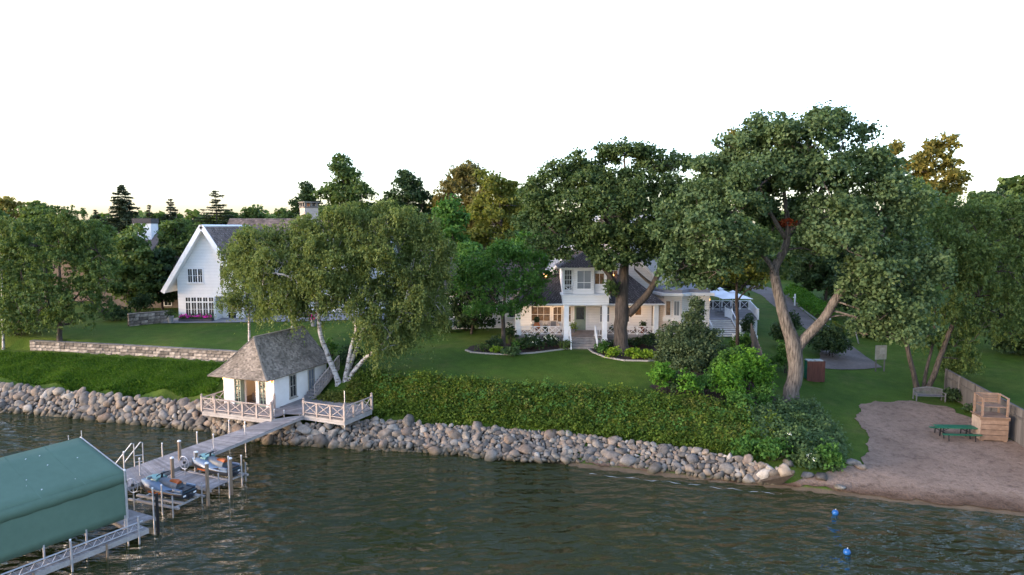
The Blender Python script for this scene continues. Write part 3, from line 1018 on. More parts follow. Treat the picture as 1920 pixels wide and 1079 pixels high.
# ---- hero trees
hero_tree('oak_tree', 'largest oak with pale forked trunk standing between the bank and the lane', 50.0,
    [[(1480, 765, 0.66, 0), (1485, 730, 0.57, 0), (1493, 690, 0.54, 0), (1488, 648, 0.56, 0), (1472, 600, 0.42, 0), (1458, 545, 0.36, 0.4), (1452, 505, 0.33, 0.8), (1470, 470, 0.29, 1), (1478, 430, 0.2, 1), (1470, 360, 0.13, 1), (1465, 270, 0.05, 1)],
     [(1490, 658, 0.46, 0), (1512, 632, 0.37, -.2), (1545, 598, 0.33, -.8), (1575, 548, 0.29, -1.5), (1612, 505, 0.22, -2), (1650, 450, 0.15, -2.2), (1670, 390, 0.07, -2)],
     [(1456, 520, 0.22, .6), (1440, 490, 0.17, .2), (1410, 465, 0.14, -.3), (1360, 450, 0.09, -1), (1310, 440, 0.05, -1)],
     [(1475, 450, 0.19, 1), (1445, 400, 0.15, .5), (1420, 340, 0.11, 0), (1400, 290, 0.05, 0)],
     [(1476, 440, 0.18, 1), (1520, 395, 0.14, .5), (1550, 330, 0.10, 0), (1580, 270, 0.05, 0)]],
    [(1460, 257, 55, 34, 0), (1402, 280, 45, 34, 1), (1515, 264, 48, 36, -1), (1584, 264, 38, 36, 1.5), (1612, 317, 46, 38, 0), (1425, 332, 60, 38, -1.5), (1545, 327, 58, 38, -2), (1648, 347, 52, 36, 0),
     (1375, 342, 45, 36, 1), (1335, 352, 50, 34, 1), (1300, 385, 48, 34, 0), (1380, 385, 55, 34, -2), (1285, 432, 46, 32, 0), (1350, 440, 58, 34, -3), (1425, 400, 40, 26, 2), (1560, 395, 54, 34, -2), (1640, 395, 62, 40, -1), (1590, 455, 66, 36, -4),
     (1690, 440, 52, 40, -1.5), (1712, 505, 48, 42, -2), (1285, 488, 46, 30, -1), (1345, 500, 44, 26, -2), (1655, 510, 60, 38, -3.5), (1705, 570, 46, 36, -2.5), (1650, 585, 52, 36, -3), (1690, 625, 44, 30, -3), (1620, 620, 30, 22, -1.5), (1310, 528, 32, 20, 0), (1405, 470, 34, 22, -1), (1600, 545, 26, 22, -2.5),
     (1262, 520, 30, 26, 0), (1440, 505, 24, 16, 2), (1535, 470, 34, 24, 3), (1478, 347, 40, 26, 1.5), (1505, 395, 34, 22, 3), (1448, 425, 32, 20, 3), (1500, 307, 44, 30, 1.8), (1520, 435, 36, 22, 3.5), (1435, 365, 36, 24, 2), (1545, 360, 36, 26, 1)],
    F_oak2, M_bark_pale, 11, dens=28, size=0.26, crad=0.5, extra=[('dead_leaf_sprig', [(1477, 420, 9, 14, .8)], F_red, 20)])

hero_tree('oak_tree', 'dark spreading oak growing from the flower bed in front of the white house', 58.6,
    [[(1166, 662, 0.66, 0), (1164, 630, 0.60, 0), (1166, 580, 0.60, 0), (1168, 540, 0.52, 0), (1172, 490, 0.36, 0), (1175, 430, 0.30, 0), (1178, 380, 0.2, 0), (1172, 320, 0.1, 0), (1170, 280, 0.04, 0)],
     [(1178, 590, 0.36, 0), (1205, 562, 0.30, -.4), (1224, 535, 0.27, -.7), (1236, 505, 0.22, -.8), (1250, 450, 0.13, -.5), (1262, 400, 0.06, 0)],
     [(1164, 560, 0.34, 0), (1142, 515, 0.28, -.5), (1118, 486, 0.22, -1), (1085, 462, 0.16, -1.4), (1045, 440, 0.10, -1.4), (1018, 415, 0.05, -1)],
     [(1174, 450, 0.2, 0), (1205, 410, 0.15, .3), (1240, 370, 0.10, .5), (1268, 325, 0.05, .5)],
     [(1172, 480, 0.22, 0), (1140, 420, 0.16, .4), (1105, 370, 0.11, .6), (1080, 330, 0.05, .6)],
     [(1224, 535, 0.16, -.7), (1205, 520, 0.12, -1), (1190, 505, 0.07, -1.2)]],
    [(1180, 284, 36, 20, 0), (1140, 300, 28, 18, 1), (1225, 306, 36, 18, 0), (1266, 312, 30, 20, .5), (1085, 320, 36, 22, 0), (1040, 336, 34, 22, 0), (1120, 345, 40, 24, -1), (1185, 352, 40, 24, -2), (1245, 358, 40, 22, -1),
     (1012, 378, 32, 28, 0), (1065, 378, 44, 30, -1.5), (1130, 392, 48, 28, -3), (1200, 396, 46, 28, -2), (1256, 402, 38, 28, 0), (1015, 425, 34, 24, 0), (1065, 428, 44, 20, -1), (1118, 436, 34, 14, -2), (1180, 438, 40, 18, -2.5), (1230, 442, 40, 22, -1),
     (1150, 492, 32, 16, -2.6), (1122, 497, 22, 14, -2), (1190, 487, 26, 14, -1.5), (1222, 480, 26, 16, -1), (1020, 462, 28, 14, -1), (1055, 480, 22, 9, -1), (1250, 470, 26, 18, -1), (1095, 470, 18, 8, -1.5), (1145, 545, 8, 12, -1), (1100, 447, 36, 12, -1), (1058, 456, 32, 11, -1), (1212, 462, 32, 14, -1), (1165, 458, 28, 12, -2), (1122, 474, 24, 9, -1.5), (1200, 436, 30, 14, 1.5), (1135, 452, 26, 10, 1)],
    F_oak, M_bark, 12, dens=29, size=0.26, crad=0.48)

hero_tree('birch_clump', 'big weeping birch clump with white leaning trunks beside the boathouse', 53.2,
    [[(636, 738, 0.293, 0), (630, 705, 0.215, 0), (612, 660, 0.185, 0), (600, 625, 0.166, -.2), (597, 580, 0.146, -.5), (588, 552, 0.126, -1), (560, 528, 0.107, -1.5), (530, 515, 0.077, -2), (495, 512, 0.049, -2)],
     [(644, 738, 0.273, 0), (650, 700, 0.195, 0), (655, 668, 0.166, 0), (662, 640, 0.146, 0), (668, 612, 0.126, -.3), (654, 585, 0.107, -.5), (668, 552, 0.088, -.5), (680, 500, 0.069, -.3), (690, 440, 0.039, 0)],
     [(650, 738, 0.273, 0), (660, 702, 0.185, -.2), (685, 672, 0.156, -.6), (712, 652, 0.136, -1), (738, 615, 0.107, -1), (758, 570, 0.088, -.8), (770, 520, 0.059, -.5), (780, 470, 0.029, 0)],
     [(648, 715, 0.195, 0.3), (662, 670, 0.156, .6), (674, 640, 0.126, .8), (690, 590, 0.098, 1), (720, 520, 0.069, 1), (740, 450, 0.039, 1)],
     [(598, 600, 0.117, -.3), (570, 560, 0.088, .4), (580, 500, 0.069, .6), (600, 440, 0.039, .6)]],
    [(500, 448, 40, 30, 0), (555, 440, 44, 28, .5), (615, 432, 48, 28, 0), (668, 418, 44, 26, 0), (716, 410, 44, 26, .5), (762, 428, 44, 30, 0), (806, 462, 34, 34, 0), (822, 505, 26, 34, 0), (530, 485, 44, 30, -1.2), (592, 490, 44, 32, -1.5), (650, 480, 46, 30, -1.2), (712, 480, 46, 32, -1.2),
     (772, 515, 44, 38, -.5), (765, 575, 42, 34, -1), (700, 555, 44, 30, -1), (640, 540, 36, 26, 1.8), (570, 560, 36, 30, .8), (535, 545, 30, 34, -1.5), (735, 610, 40, 24, -1), (492, 520, 32, 34, -1), (700, 625, 26, 16, -1.5), (790, 610, 24, 24, 0), (465, 485, 26, 28, 0), (745, 640, 26, 18, -1.4), (690, 600, 30, 24, -1.8), (715, 655, 20, 12, -1.6), (600, 530, 34, 26, -2.2), (845, 470, 14, 20, 0), (645, 518, 40, 28, -1), (618, 570, 26, 20, -.8), (668, 572, 26, 20, -1.5), (560, 580, 26, 22, -.5), (815, 555, 26, 30, 0), (830, 590, 18, 22, 0), (735, 545, 36, 28, .8), (600, 460, 40, 26, -.8), (690, 450, 44, 26, -.8), (580, 525, 34, 26, -1.2), (740, 500, 36, 26, .5), (505, 570, 22, 22, -.6)],
    F_birch, M_birchbark, 13, dens=54, size=0.21, crad=0.75, per=34, hang=0.72, twig=0.028, inner=0.35, nseg=8, kt=6, fl=3)

hero_tree('birch_tree', 'slim young birch in front of the gabled house left of the boathouse roof', 60.5,
    [[(468, 648, 0.12, 0), (467, 600, 0.10, 0), (466, 550, 0.08, 0), (470, 500, 0.05, 0), (462, 450, 0.02, 0)]],
    [(458, 452, 24, 24, 0), (445, 492, 28, 28, 0), (438, 535, 28, 28, 0), (456, 568, 36, 22, 0), (482, 540, 26, 30, 0), (430, 570, 18, 16, 0), (495, 585, 22, 18, 0)],
    F_birch, M_birchbark, 14, dens=30, size=0.21, crad=0.6, per=28, hang=0.6, twig=0.02, inner=0.3)
hero_tree('birch_tree', 'thin birch stem on the patio edge half hidden behind the weeping birch', 64.0,
    [[(548, 640, 0.10, 0), (548, 590, 0.09, 0), (546, 540, 0.06, 0), (545, 470, 0.03, 0)]],
    [(540, 480, 26, 26, 0), (556, 515, 26, 26, 0), (536, 545, 24, 22, 0)], F_birch, M_birchbark, 15, dens=26, size=0.21, crad=0.6, per=28, hang=0.5, twig=0.02, inner=0.3)

hero_tree('garden_tree', 'small round green tree on the lawn left of the porch', 60.4,
    [[(943, 655, 0.22, 0), (944, 620, 0.19, 0), (943, 590, 0.17, 0), (946, 560, 0.12, 0), (948, 520, 0.07, 0), (945, 490, 0.03, 0)],
     [(944, 590, 0.12, 0), (965, 560, 0.09, -.3), (990, 545, 0.05, -.4)], [(943, 580, 0.11, 0), (915, 550, 0.08, .2), (895, 535, 0.04, .3)]],
    [(940, 486, 34, 22, 0), (902, 506, 36, 26, 0), (982, 496, 38, 26, 0), (876, 540, 22, 30, 0), (930, 540, 38, 28, -1), (988, 540, 38, 26, -.6), (1018, 522, 18, 26, 0), (898, 580, 32, 16, 0), (958, 582, 30, 12, -.8), (1005, 568, 18, 14, 0), (865, 510, 16, 20, .4)],
    F_green, M_bark, 16, dens=22, size=0.23, crad=0.5, per=24)

hero_tree('garden_tree', 'slender dark trunked tree by the white gate and deck stairs', 60.5,
    [[(1383, 648, 0.17, 0), (1383, 600, 0.15, 0), (1381, 560, 0.14, 0), (1382, 520, 0.10, 0), (1385, 470, 0.05, 0)],
     [(1382, 565, 0.08, 0), (1400, 545, 0.06, -.3), (1430, 535, 0.03, -.4)], [(1382, 550, 0.08, 0), (1410, 520, 0.05, .5), (1440, 515, 0.02, .5)]],
    [(1360, 520, 30, 16, 0), (1400, 505, 34, 18, 0), (1385, 475, 36, 24, 0), (1430, 520, 24, 12, .5), (1340, 500, 24, 14, .6)],
    F_olive, M_bark_dark, 17, dens=16, size=0.26, crad=0.5, per=22)

hero_tree('willow_tree', 'multi stemmed leafy tree behind the bench with leaning bare stems', 56.5,
    [[(1722, 738, 0.24, 0), (1712, 700, 0.2, 0), (1702, 655, 0.18, 0), (1692, 600, 0.14, 0), (1690, 520, 0.08, 0)],
     [(1735, 738, 0.24, 0), (1752, 700, 0.22, 0), (1768, 655, 0.2, 0), (1790, 600, 0.17, 0), (1822, 540, 0.11, 0), (1840, 470, 0.06, 0)],
     [(1730, 738, 0.16, .4), (1738, 690, 0.13, .6), (1750, 640, 0.1, .8), (1755, 560, 0.06, 1)]],
    [(1760, 420, 50, 32, 0), (1810, 400, 50, 34, 1), (1865, 410, 52, 34, 0), (1915, 430, 46, 40, 0), (1755, 475, 52, 34, -1), (1820, 465, 54, 36, -1.5), (1885, 485, 52, 38, -1), (1935, 520, 44, 46, 0), (1770, 530, 50, 34, -1), (1835, 540, 54, 36, -1.5), (1895, 560, 48, 40, -1), (1770, 590, 46, 30, 0),
     (1840, 605, 46, 30, -1), (1900, 620, 40, 26, 0), (1790, 640, 34, 26, .5), (1745, 640, 30, 26, 1), (1815, 670, 26, 22, .5), (1950, 590, 40, 40, 0), (1960, 450, 40, 50, 0)],
    F_locust, M_bark, 18, dens=20, size=0.26, crad=0.6, per=26, hang=0.45, inner=0.4)

hero_tree('feathery_conifer', 'large feathery grey green conifer below the bay windows', 55.5,
    [[(1295, 728, 0.10, 0), (1296, 690, 0.08, 0), (1300, 640, 0.06, 0), (1306, 590, 0.03, 0), (1308, 562, 0.012, 0)]],
    [(1307, 578, 9, 17, 0), (1300, 606, 20, 20, 0), (1280, 632, 24, 22, 0), (1318, 636, 22, 22, 0), (1262, 662, 26, 22, 0), (1298, 662, 32, 24, -.8), (1332, 670, 24, 26, 0), (1250, 696, 24, 24, 0), (1288, 700, 36, 24, -1), (1328, 706, 26, 24, -.5), (1340, 640, 12, 14, 0), (1246, 640, 12, 14, 0)],
    F_juniper, M_bark_dark, 19, dens=40, size=0.2, crad=0.4, per=22, twig=0.02, cat='shrub', fl=5, inner=.4)

hero_tree('birch_tree', 'thin white birch stem at the far left edge of the upper lawn', 66.0,
    [[(6, 648, 0.11, 0), (5, 600, 0.10, 0), (4, 545, 0.08, 0), (2, 480, 0.05, 0), (2, 430, 0.02, 0)]],
    [(4, 432, 22, 22, 0), (-6, 462, 24, 22, 0), (16, 480, 22, 22, 0), (0, 510, 24, 22, 0)],
    F_birch, M_birchbark, 26, dens=26, size=0.22, crad=0.6, per=26, hang=0.5, twig=0.02, inner=0.3)
# ---- left hand trees
hero_tree('locust_tree', 'broad feathery tree with dark trunk on the left upper lawn', 65.0,
    [[(111, 645, 0.26, 0), (112, 615, 0.22, 0), (114, 570, 0.18, 0), (112, 520, 0.12, 0), (110, 450, 0.05, 0)],
     [(112, 600, 0.12, 0), (75, 560, 0.09, -.5), (45, 530, 0.04, -.5)], [(113, 590, 0.12, 0), (150, 550, 0.09, -.4), (185, 520, 0.04, -.4)]],
    [(110, 428, 44, 28, 0), (70, 450, 44, 30, .5), (150, 450, 44, 30, 0), (40, 490, 40, 34, 0), (100, 490, 46, 34, -1.5), (165, 495, 42, 32, -.6), (200, 520, 26, 34, 0), (35, 550, 40, 34, -.8), (90, 550, 44, 30, -2), (150, 555, 44, 32, -1.5), (60, 600, 40, 22, -1), (130, 600, 44, 20, -1.5), (190, 580, 26, 26, -.5), (25, 600, 34, 30, 0), (180, 460, 28, 24, 0)],
    F_locust, M_bark, 21, dens=21, size=0.26, crad=0.65, per=26, hang=0.25, flat=0.5)
B = [
 # name, label, x0, x1, yt, yb, Y, leaf, bark, seed, kwargs
 ('locust_tree', 'tall feathery tree cut by the left edge of the view', -130, 55, 392, 600, 72, F_locust, M_bark, 31, dict(dens=8, size=.40)),
 ('maple_tree', 'orange tinted crown peeping out at the far left skyline', -30, 60, 372, 470, 100, F_sunlit_gold, M_bark, 32, dict(dens=8, n=10)),
 ('maple_tree', 'rounded olive crown behind the feathery lawn tree at far left', 20, 140, 385, 500, 92, F_mid, M_bark, 33, dict()),
 ('maple_tree', 'dark leafy tree before the neighbouring stone cottage', 205, 300, 440, 590, 82, F_locust, M_bark, 34, dict(dens=8, trunk_r=.18)),
 ('maple_tree', 'pale green tree top left of the white chimney stack', 130, 215, 415, 520, 96, F_mid, M_bark, 35, dict(n=10)),
 ('linden_tree', 'pointed green tree standing left of the white gable', 285, 385, 400, 590, 90, F_mid, M_bark, 36, dict(spire=.5, n=16, dens=8)),
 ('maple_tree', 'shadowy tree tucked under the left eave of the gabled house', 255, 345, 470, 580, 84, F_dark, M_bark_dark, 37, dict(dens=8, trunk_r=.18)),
 ('maple_tree', 'round tree against the sky behind the long shingled ridge', 440, 500, 388, 460, 112, F_mid, M_bark, 38, dict(n=8, sparse=.2)),
 ('maple_tree', 'low tree just left of the stone chimney on the skyline', 505, 562, 396, 460, 118, F_mid, M_bark, 39, dict(n=8)),
 ('elm_tree', 'tall open elm rising behind the stone chimney', 596, 706, 300, 460, 108, F_mid, M_bark_dark, 40, dict(n=15, sparse=.05, crad=.9, base=650)),
 ('elm_tree', 'small airy crown leaning left of the tall elm', 553, 600, 345, 430, 110, F_dark, M_bark_dark, 41, dict(n=8, sparse=.2, base=585)),
 ('elm_tree', 'dark wide elm against the sky left of the rusty crown', 722, 806, 322, 440, 106, F_dark, M_bark_dark, 42, dict(n=12, sparse=.1)),
 ('maple_tree', 'low dark crown between the two tall elms', 680, 780, 372, 470, 112, F_dark, M_bark_dark, 43, dict(n=9)),
 ('oak_tree', 'big rusty tinted crown on the skyline behind the garden', 806, 935, 302, 480, 104, F_sunlit_rust, M_bark, 44, dict(n=17, dens=8)),
 ('cottonwood_tree', 'yellow green tree with bare forked trunk behind the small garden tree', 872, 1002, 320, 500, 96, F_olive, M_bark_pale, 45, dict(n=15, dens=7, trunk_r=.45, sparse=.1)),
 ('larch_tree', 'tall cone shaped soft green tree right of the weeping birch', 782, 905, 362, 590, 84, F_green, M_bark, 46, dict(spire=.62, n=22, dens=9, size=.38)),
 ('maple_tree', 'bright green tree crowded between the cone shaped tree and the house', 845, 930, 455, 610, 76, F_green, M_bark, 47, dict(n=12, dens=9, size=.38)),
 ('maple_tree', 'leafy green tree overhanging the left wing of the house', 930, 1040, 440, 560, 80, F_green, M_bark, 48, dict(n=12, dens=8)),
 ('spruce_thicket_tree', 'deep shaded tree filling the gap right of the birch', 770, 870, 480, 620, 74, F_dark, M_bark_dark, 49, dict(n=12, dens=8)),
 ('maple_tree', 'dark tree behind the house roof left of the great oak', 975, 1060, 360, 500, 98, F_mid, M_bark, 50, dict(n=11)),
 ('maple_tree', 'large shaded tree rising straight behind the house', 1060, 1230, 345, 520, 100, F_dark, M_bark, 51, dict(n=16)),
 ('maple_tree', 'green tree behind the house between the two oaks', 1220, 1330, 340, 540, 94, F_mid, M_bark, 52, dict(n=14)),
 ('locust_tree', 'yellow green tree behind the white umbrellas', 1290, 1440, 440, 560, 84, F_olive, M_bark_dark, 53, dict(n=14, dens=7, base=1303, trunk_r=.36)),
 ('maple_tree', 'golden sprigs showing left of the biggest oak top', 1355, 1410, 240, 400, 96, F_sunlit_gold, M_bark, 54, dict(n=10, sparse=.2)),
 ('cottonwood_tree', 'golden lit tree on the skyline right of the biggest oak', 1690, 1815, 255, 420, 98, F_sunlit_gold, M_bark, 55, dict(n=15, sparse=.25, dens=9)),
 ('maple_tree', 'thin golden top between the biggest oak and the golden tree', 1650, 1700, 262, 400, 100, F_sunlit_gold, M_bark, 56, dict(n=8, sparse=.35)),
 ('maple_tree', 'dark green tree behind the lane and the clipped hedge', 1480, 1620, 420, 570, 96, F_dark, M_bark, 57, dict(n=15)),
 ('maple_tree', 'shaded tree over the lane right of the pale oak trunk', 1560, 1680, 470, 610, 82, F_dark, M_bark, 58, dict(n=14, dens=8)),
 ('maple_tree', 'dense green crown right of the biggest oak', 1650, 1790, 345, 520, 76, F_locust, M_bark, 59, dict(n=16, dens=8)),
 ('maple_tree', 'wide green crown near the right edge of the skyline', 1770, 1960, 372, 560, 82, F_locust, M_bark, 60, dict(n=17, dens=8)),
 ('elm_tree', 'small dark crown on the far right skyline', 1850, 1930, 338, 420, 125, F_dark, M_bark_dark, 61, dict(n=9, sparse=.1)),
 ('elm_tree', 'thin dark tree left of the far right skyline crown', 1808, 1862, 362, 430, 130, F_dark, M_bark_dark, 62, dict(n=7, sparse=.3)),
 ('maple_tree', 'deep green tree shading the neighbouring lawn at the right edge', 1850, 2010, 520, 690, 66, F_dark, M_bark_dark, 63, dict(n=15, dens=8)),
 ('maple_tree', 'soft green tree filling the gap left of the white chimney stack', 150, 262, 425, 600, 94, F_mid, M_bark, 65, dict(n=14, dens=8)),
 ('maple_tree', 'bushy tree in front of the house with the white chimney stack', 205, 285, 425, 560, 88, F_locust, M_bark, 66, dict(n=12, dens=8)),
 ('maple_tree', 'green skyline tree behind the left half of the shingled ridge', 395, 470, 398, 470, 108, F_mid, M_bark, 67, dict(n=9)),
 ('maple_tree', 'deep green tree between the cone shaped tree and the great oak', 955, 1035, 385, 520, 90, F_mid, M_bark, 68, dict(n=12)),
 ('maple_tree', 'dark bushy tree hiding the low left wing of the porch house', 838, 935, 495, 632, 67, F_dark, M_bark_dark, 101, dict(n=13, dens=8, trunk_r=.16, size=.34)),
 ('maple_tree', 'green tree on the skyline between chimney and dark elm', 690, 800, 400, 500, 94, F_mid, M_bark, 102, dict(n=11)),
 ('maple_tree', 'leafy green crown right of the rusty skyline tree', 930, 1020, 352, 470, 102, F_mid, M_bark, 103, dict(n=11)),
 ('maple_tree', 'broad green crown behind the far right skyline trees', 1790, 1900, 362, 470, 112, F_mid, M_bark, 104, dict(n=12)),
 ('maple_tree', 'green crown filling the skyline behind the left birch top', 470, 600, 405, 500, 112, F_mid, M_bark, 105, dict(n=11)),
 ('maple_tree', 'leafy tree behind the great oak left of the golden sprigs', 1270, 1370, 330, 470, 104, F_mid, M_bark, 106, dict(n=11)),
 ('maple_tree', 'green crown under the golden skyline tree', 1640, 1760, 385, 500, 96, F_locust, M_bark, 107, dict(n=12)),
 ('maple_tree', 'leafy tree over the far lane under the biggest oak', 1590, 1720, 560, 670, 74, F_dark, M_bark, 64, dict(n=12, dens=8)),
]
for name, label, x0, x1, yt, yb, Y, lf, bk, sd, kw in B:
    box_tree(name, label, x0, x1, yt, yb, Y, lf, bk, sd, **kw)
# unseen trees continuing the belt, added beyond the right edge to shade low sun
for k, (x, y, w, h) in enumerate([(62, 52, 14, 17), (74, 70, 15, 19), (66, 88, 14, 18), (90, 98, 16, 21), (84, 52, 15, 18), (104, 76, 16, 20), (110, 120, 18, 22)]):
    a = [F_locust, F_dark, F_mid][k % 3]
    s = FPX / y
    x0, x1 = 960 + (x - w / 2) * s, 960 + (x + w / 2) * s
    zt, zb = 4 + h, 6
    fy = lambda z: 424 + (CAM_H - z) * s
    box_tree('maple_tree', ['tree of the belt beyond the right edge, nearest the lake', 'second tree of the belt beyond the right edge', 'third tree of the belt beyond the right edge', 'fourth tree of the belt beyond the right edge', 'fifth tree of the belt beyond the right edge', 'sixth tree of the belt beyond the right edge', 'last tree of the belt beyond the right edge'][k], x0, x1, fy(zt), fy(zb), y, a, M_bark, 80 + k, dens=1.6, size=.9, n=10, nb=2)

conifer('spruce_tree', 'tallest dark spruce on the left skyline', 228, 345, 452, 104, 105, F_needle, 70, layers=26, per=12, size=.5)
conifer('spruce_tree', 'small ragged spruce above the white chimney stack', 279, 382, 440, 40, 112, F_needle, 71, layers=13, per=7, ragged=.45, size=.45)
conifer('spruce_tree', 'narrow spruce tip above the pointed green tree', 319, 372, 450, 64, 108, F_needle, 72, layers=18, per=8, size=.45)
conifer('pine_tree', 'open branched pine against the sky left of the shingled ridge', 404, 355, 440, 96, 104, F_needle, 73, layers=17, per=9, ragged=.45, droop=-.05, size=.36)
conifer('pine_tree', 'small pine left of the tallest spruce', 180, 392, 440, 50, 112, F_needle, 74, layers=12, per=7, ragged=.45, size=.45)
conifer('pine_tree', 'short pine right of the tallest spruce', 255, 398, 440, 28, 114, F_needle, 75, layers=10, per=7, ragged=.4, size=.45)

# ---- far wood closing the horizon: many crowns read as one mass
rg = np.random.default_rng(99)
fl = []
for i in range(330):
    Y = 128 + 130 * rg.random() ** 1.4
    X = (rg.random() * 2 - 1) * (Y * 0.95 + 30)
    px = 960 + X / Y * FPX
    top = 15.6 + 3.0 * rg.random() + (Y - 128) * 0.014
    if px < 620 and rg.random() < .8:
        top = min(top, 16.6 + (Y - 128) * .008 + rg.random())
    r = 2.6 + 2.2 * rg.random()
    fl.append((X, Y, top - r * 0.8, r, r, r * 0.8))
    fl.append((X + rg.normal(), Y - 1.5, top - r * 2.0, r * 1.15, r, r))
    fl.append((X + rg.normal(), Y - 1.5, top - r * 3.2, r * 1.2, r, r))
V, C = lobe_leaves(fl, rg, 0.45, 1.7, 1.4, 20, 0.7, 0.6)
props(link('far_wood', quads_mesh('far_wood', V), F_mid), 'far band of mixed green trees along the horizon', 'wood', kind='stuff')
# ------------------------------------------------------------------ rocks, walls, ground cover
def stone_material(name, src):
    m, t, out = nt(name)
    b = N(t, 'ShaderNodeBsdfPrincipled')
    b.inputs['Roughness'].default_value = 0.85
    b.inputs['Specular IOR Level'].default_value = 0.2
    rnd = t.nodes.new('ShaderNodeObjectInfo').outputs['Random'] if src == 'object' else t.nodes.new('ShaderNodeNewGeometry').outputs['Random Per Island']
    g = t.nodes.new('ShaderNodeNewGeometry')
    sp = t.nodes.new('ShaderNodeSeparateXYZ')
    t.links.new(g.outputs['Position'], sp.inputs['Vector'])
    c = ramp(t, rnd, [(0.0, (0.085, 0.082, 0.078)), (0.2, (0.18, 0.168, 0.15)), (0.36, (0.265, 0.222, 0.18)), (0.5, (0.125, 0.128, 0.13)), (0.62, (0.27, 0.248, 0.21)), (0.74, (0.21, 0.165, 0.13)), (0.88, (0.21, 0.21, 0.2)), (1.0, (0.36, 0.345, 0.315))]).outputs['Color']
    n1 = noise(t, g.outputs['Position'], 2.2, 5, 0.65)
    n2 = noise(t, g.outputs['Position'], 14, 4, 0.6)
    c = mixc(t, 0.85, c, ramp(t, n1, [(0.3, (0.40, 0.35, 0.30)), (0.65, (1.26, 1.18, 1.09))]).outputs['Color'], 'MULTIPLY')
    c = mixc(t, 0.4, c, ramp(t, n2, [(0.3, (0.5, 0.5, 0.5)), (0.65, (1.1, 1.1, 1.1))]).outputs['Color'], 'MULTIPLY')
    # algae on the stones that stand at the waterline
    hz = mathn(t, 'ADD', sp.outputs['Z'], mathn(t, 'MULTIPLY', n1, 0.35))
    alg = ramp(t, hz, [(0.30, (1, 1, 1)), (0.58, (0, 0, 0))]).outputs['Color']
    c = mixc(t, mathn(t, 'MULTIPLY', alg, 0.75), c, (0.055, 0.047, 0.024))
    t.links.new(c, b.inputs['Base Color'])
    bn = N(t, 'ShaderNodeBump', Strength=0.5, Distance=0.04)
    t.links.new(n2, bn.inputs['Height'])
    t.links.new(bn.outputs['Normal'], b.inputs['Normal'])
    t.links.new(b.outputs['BSDF'], out.inputs['Surface'])
    return m
M_stone = stone_material('field_stone', 'object')
M_stone_i = stone_material('field_stone_small', 'island')

def ico(sub=1):
    import bmesh
    bm = bmesh.new()
    bmesh.ops.create_icosphere(bm, subdivisions=sub, radius=1.0)
    v = [x.co.copy() for x in bm.verts]
    f = [tuple(x.index for x in fc.verts) for fc in bm.faces]
    bm.free()
    return v, f
ICO2 = ico(2)
ROCKS = []
for k in range(14):
    rr = np.random.default_rng(500 + k)
    sq = rr.uniform(2.4, 4.5)
    v = []
    cuts = [(unit(rr.normal(size=(1, 3)))[0], rr.uniform(0.55, 0.85)) for _ in range(9)]
    for p in ICO2[0]:
        q = np.array(p)
        q = q / (np.sum(np.abs(q) ** sq)) ** (1 / sq)
        for n_, h_ in cuts:
            d = q @ n_
            if d > h_:
                q = q - n_ * (d - h_) * 0.95
        q = q * (1 + 0.10 * mnoise.noise(Vector(p) * 1.7 + Vector((k * 5, 0, 0))))
        v.append(q)
    ROCKS.append(np.array(v))
RF = ICO2[1]
RME = []
for k, v in enumerate(ROCKS):
    m_ = bpy.data.meshes.new('stone')
    m_.from_pydata([tuple(p) for p in v], [], RF)
    m_.materials.append(M_stone)
    m_.polygons.foreach_set('use_smooth', [True] * len(RF))
    RME.append(m_)

def frame_lr(A, B_, t):
    """interpolate polyline given as list of 2D points, by arc length fraction"""
    return None

def polyline_at(L, d):
    for i in range(len(L) - 1):
        a, b = Vector(L[i]), Vector(L[i + 1])
        l = (b - a).length
        if d <= l or i == len(L) - 2:
            u = (b - a).normalized()
            return a + u * d, u
        d -= l

def plen(L):
    return sum((Vector(L[i + 1]) - Vector(L[i])).length for i in range(len(L) - 1))

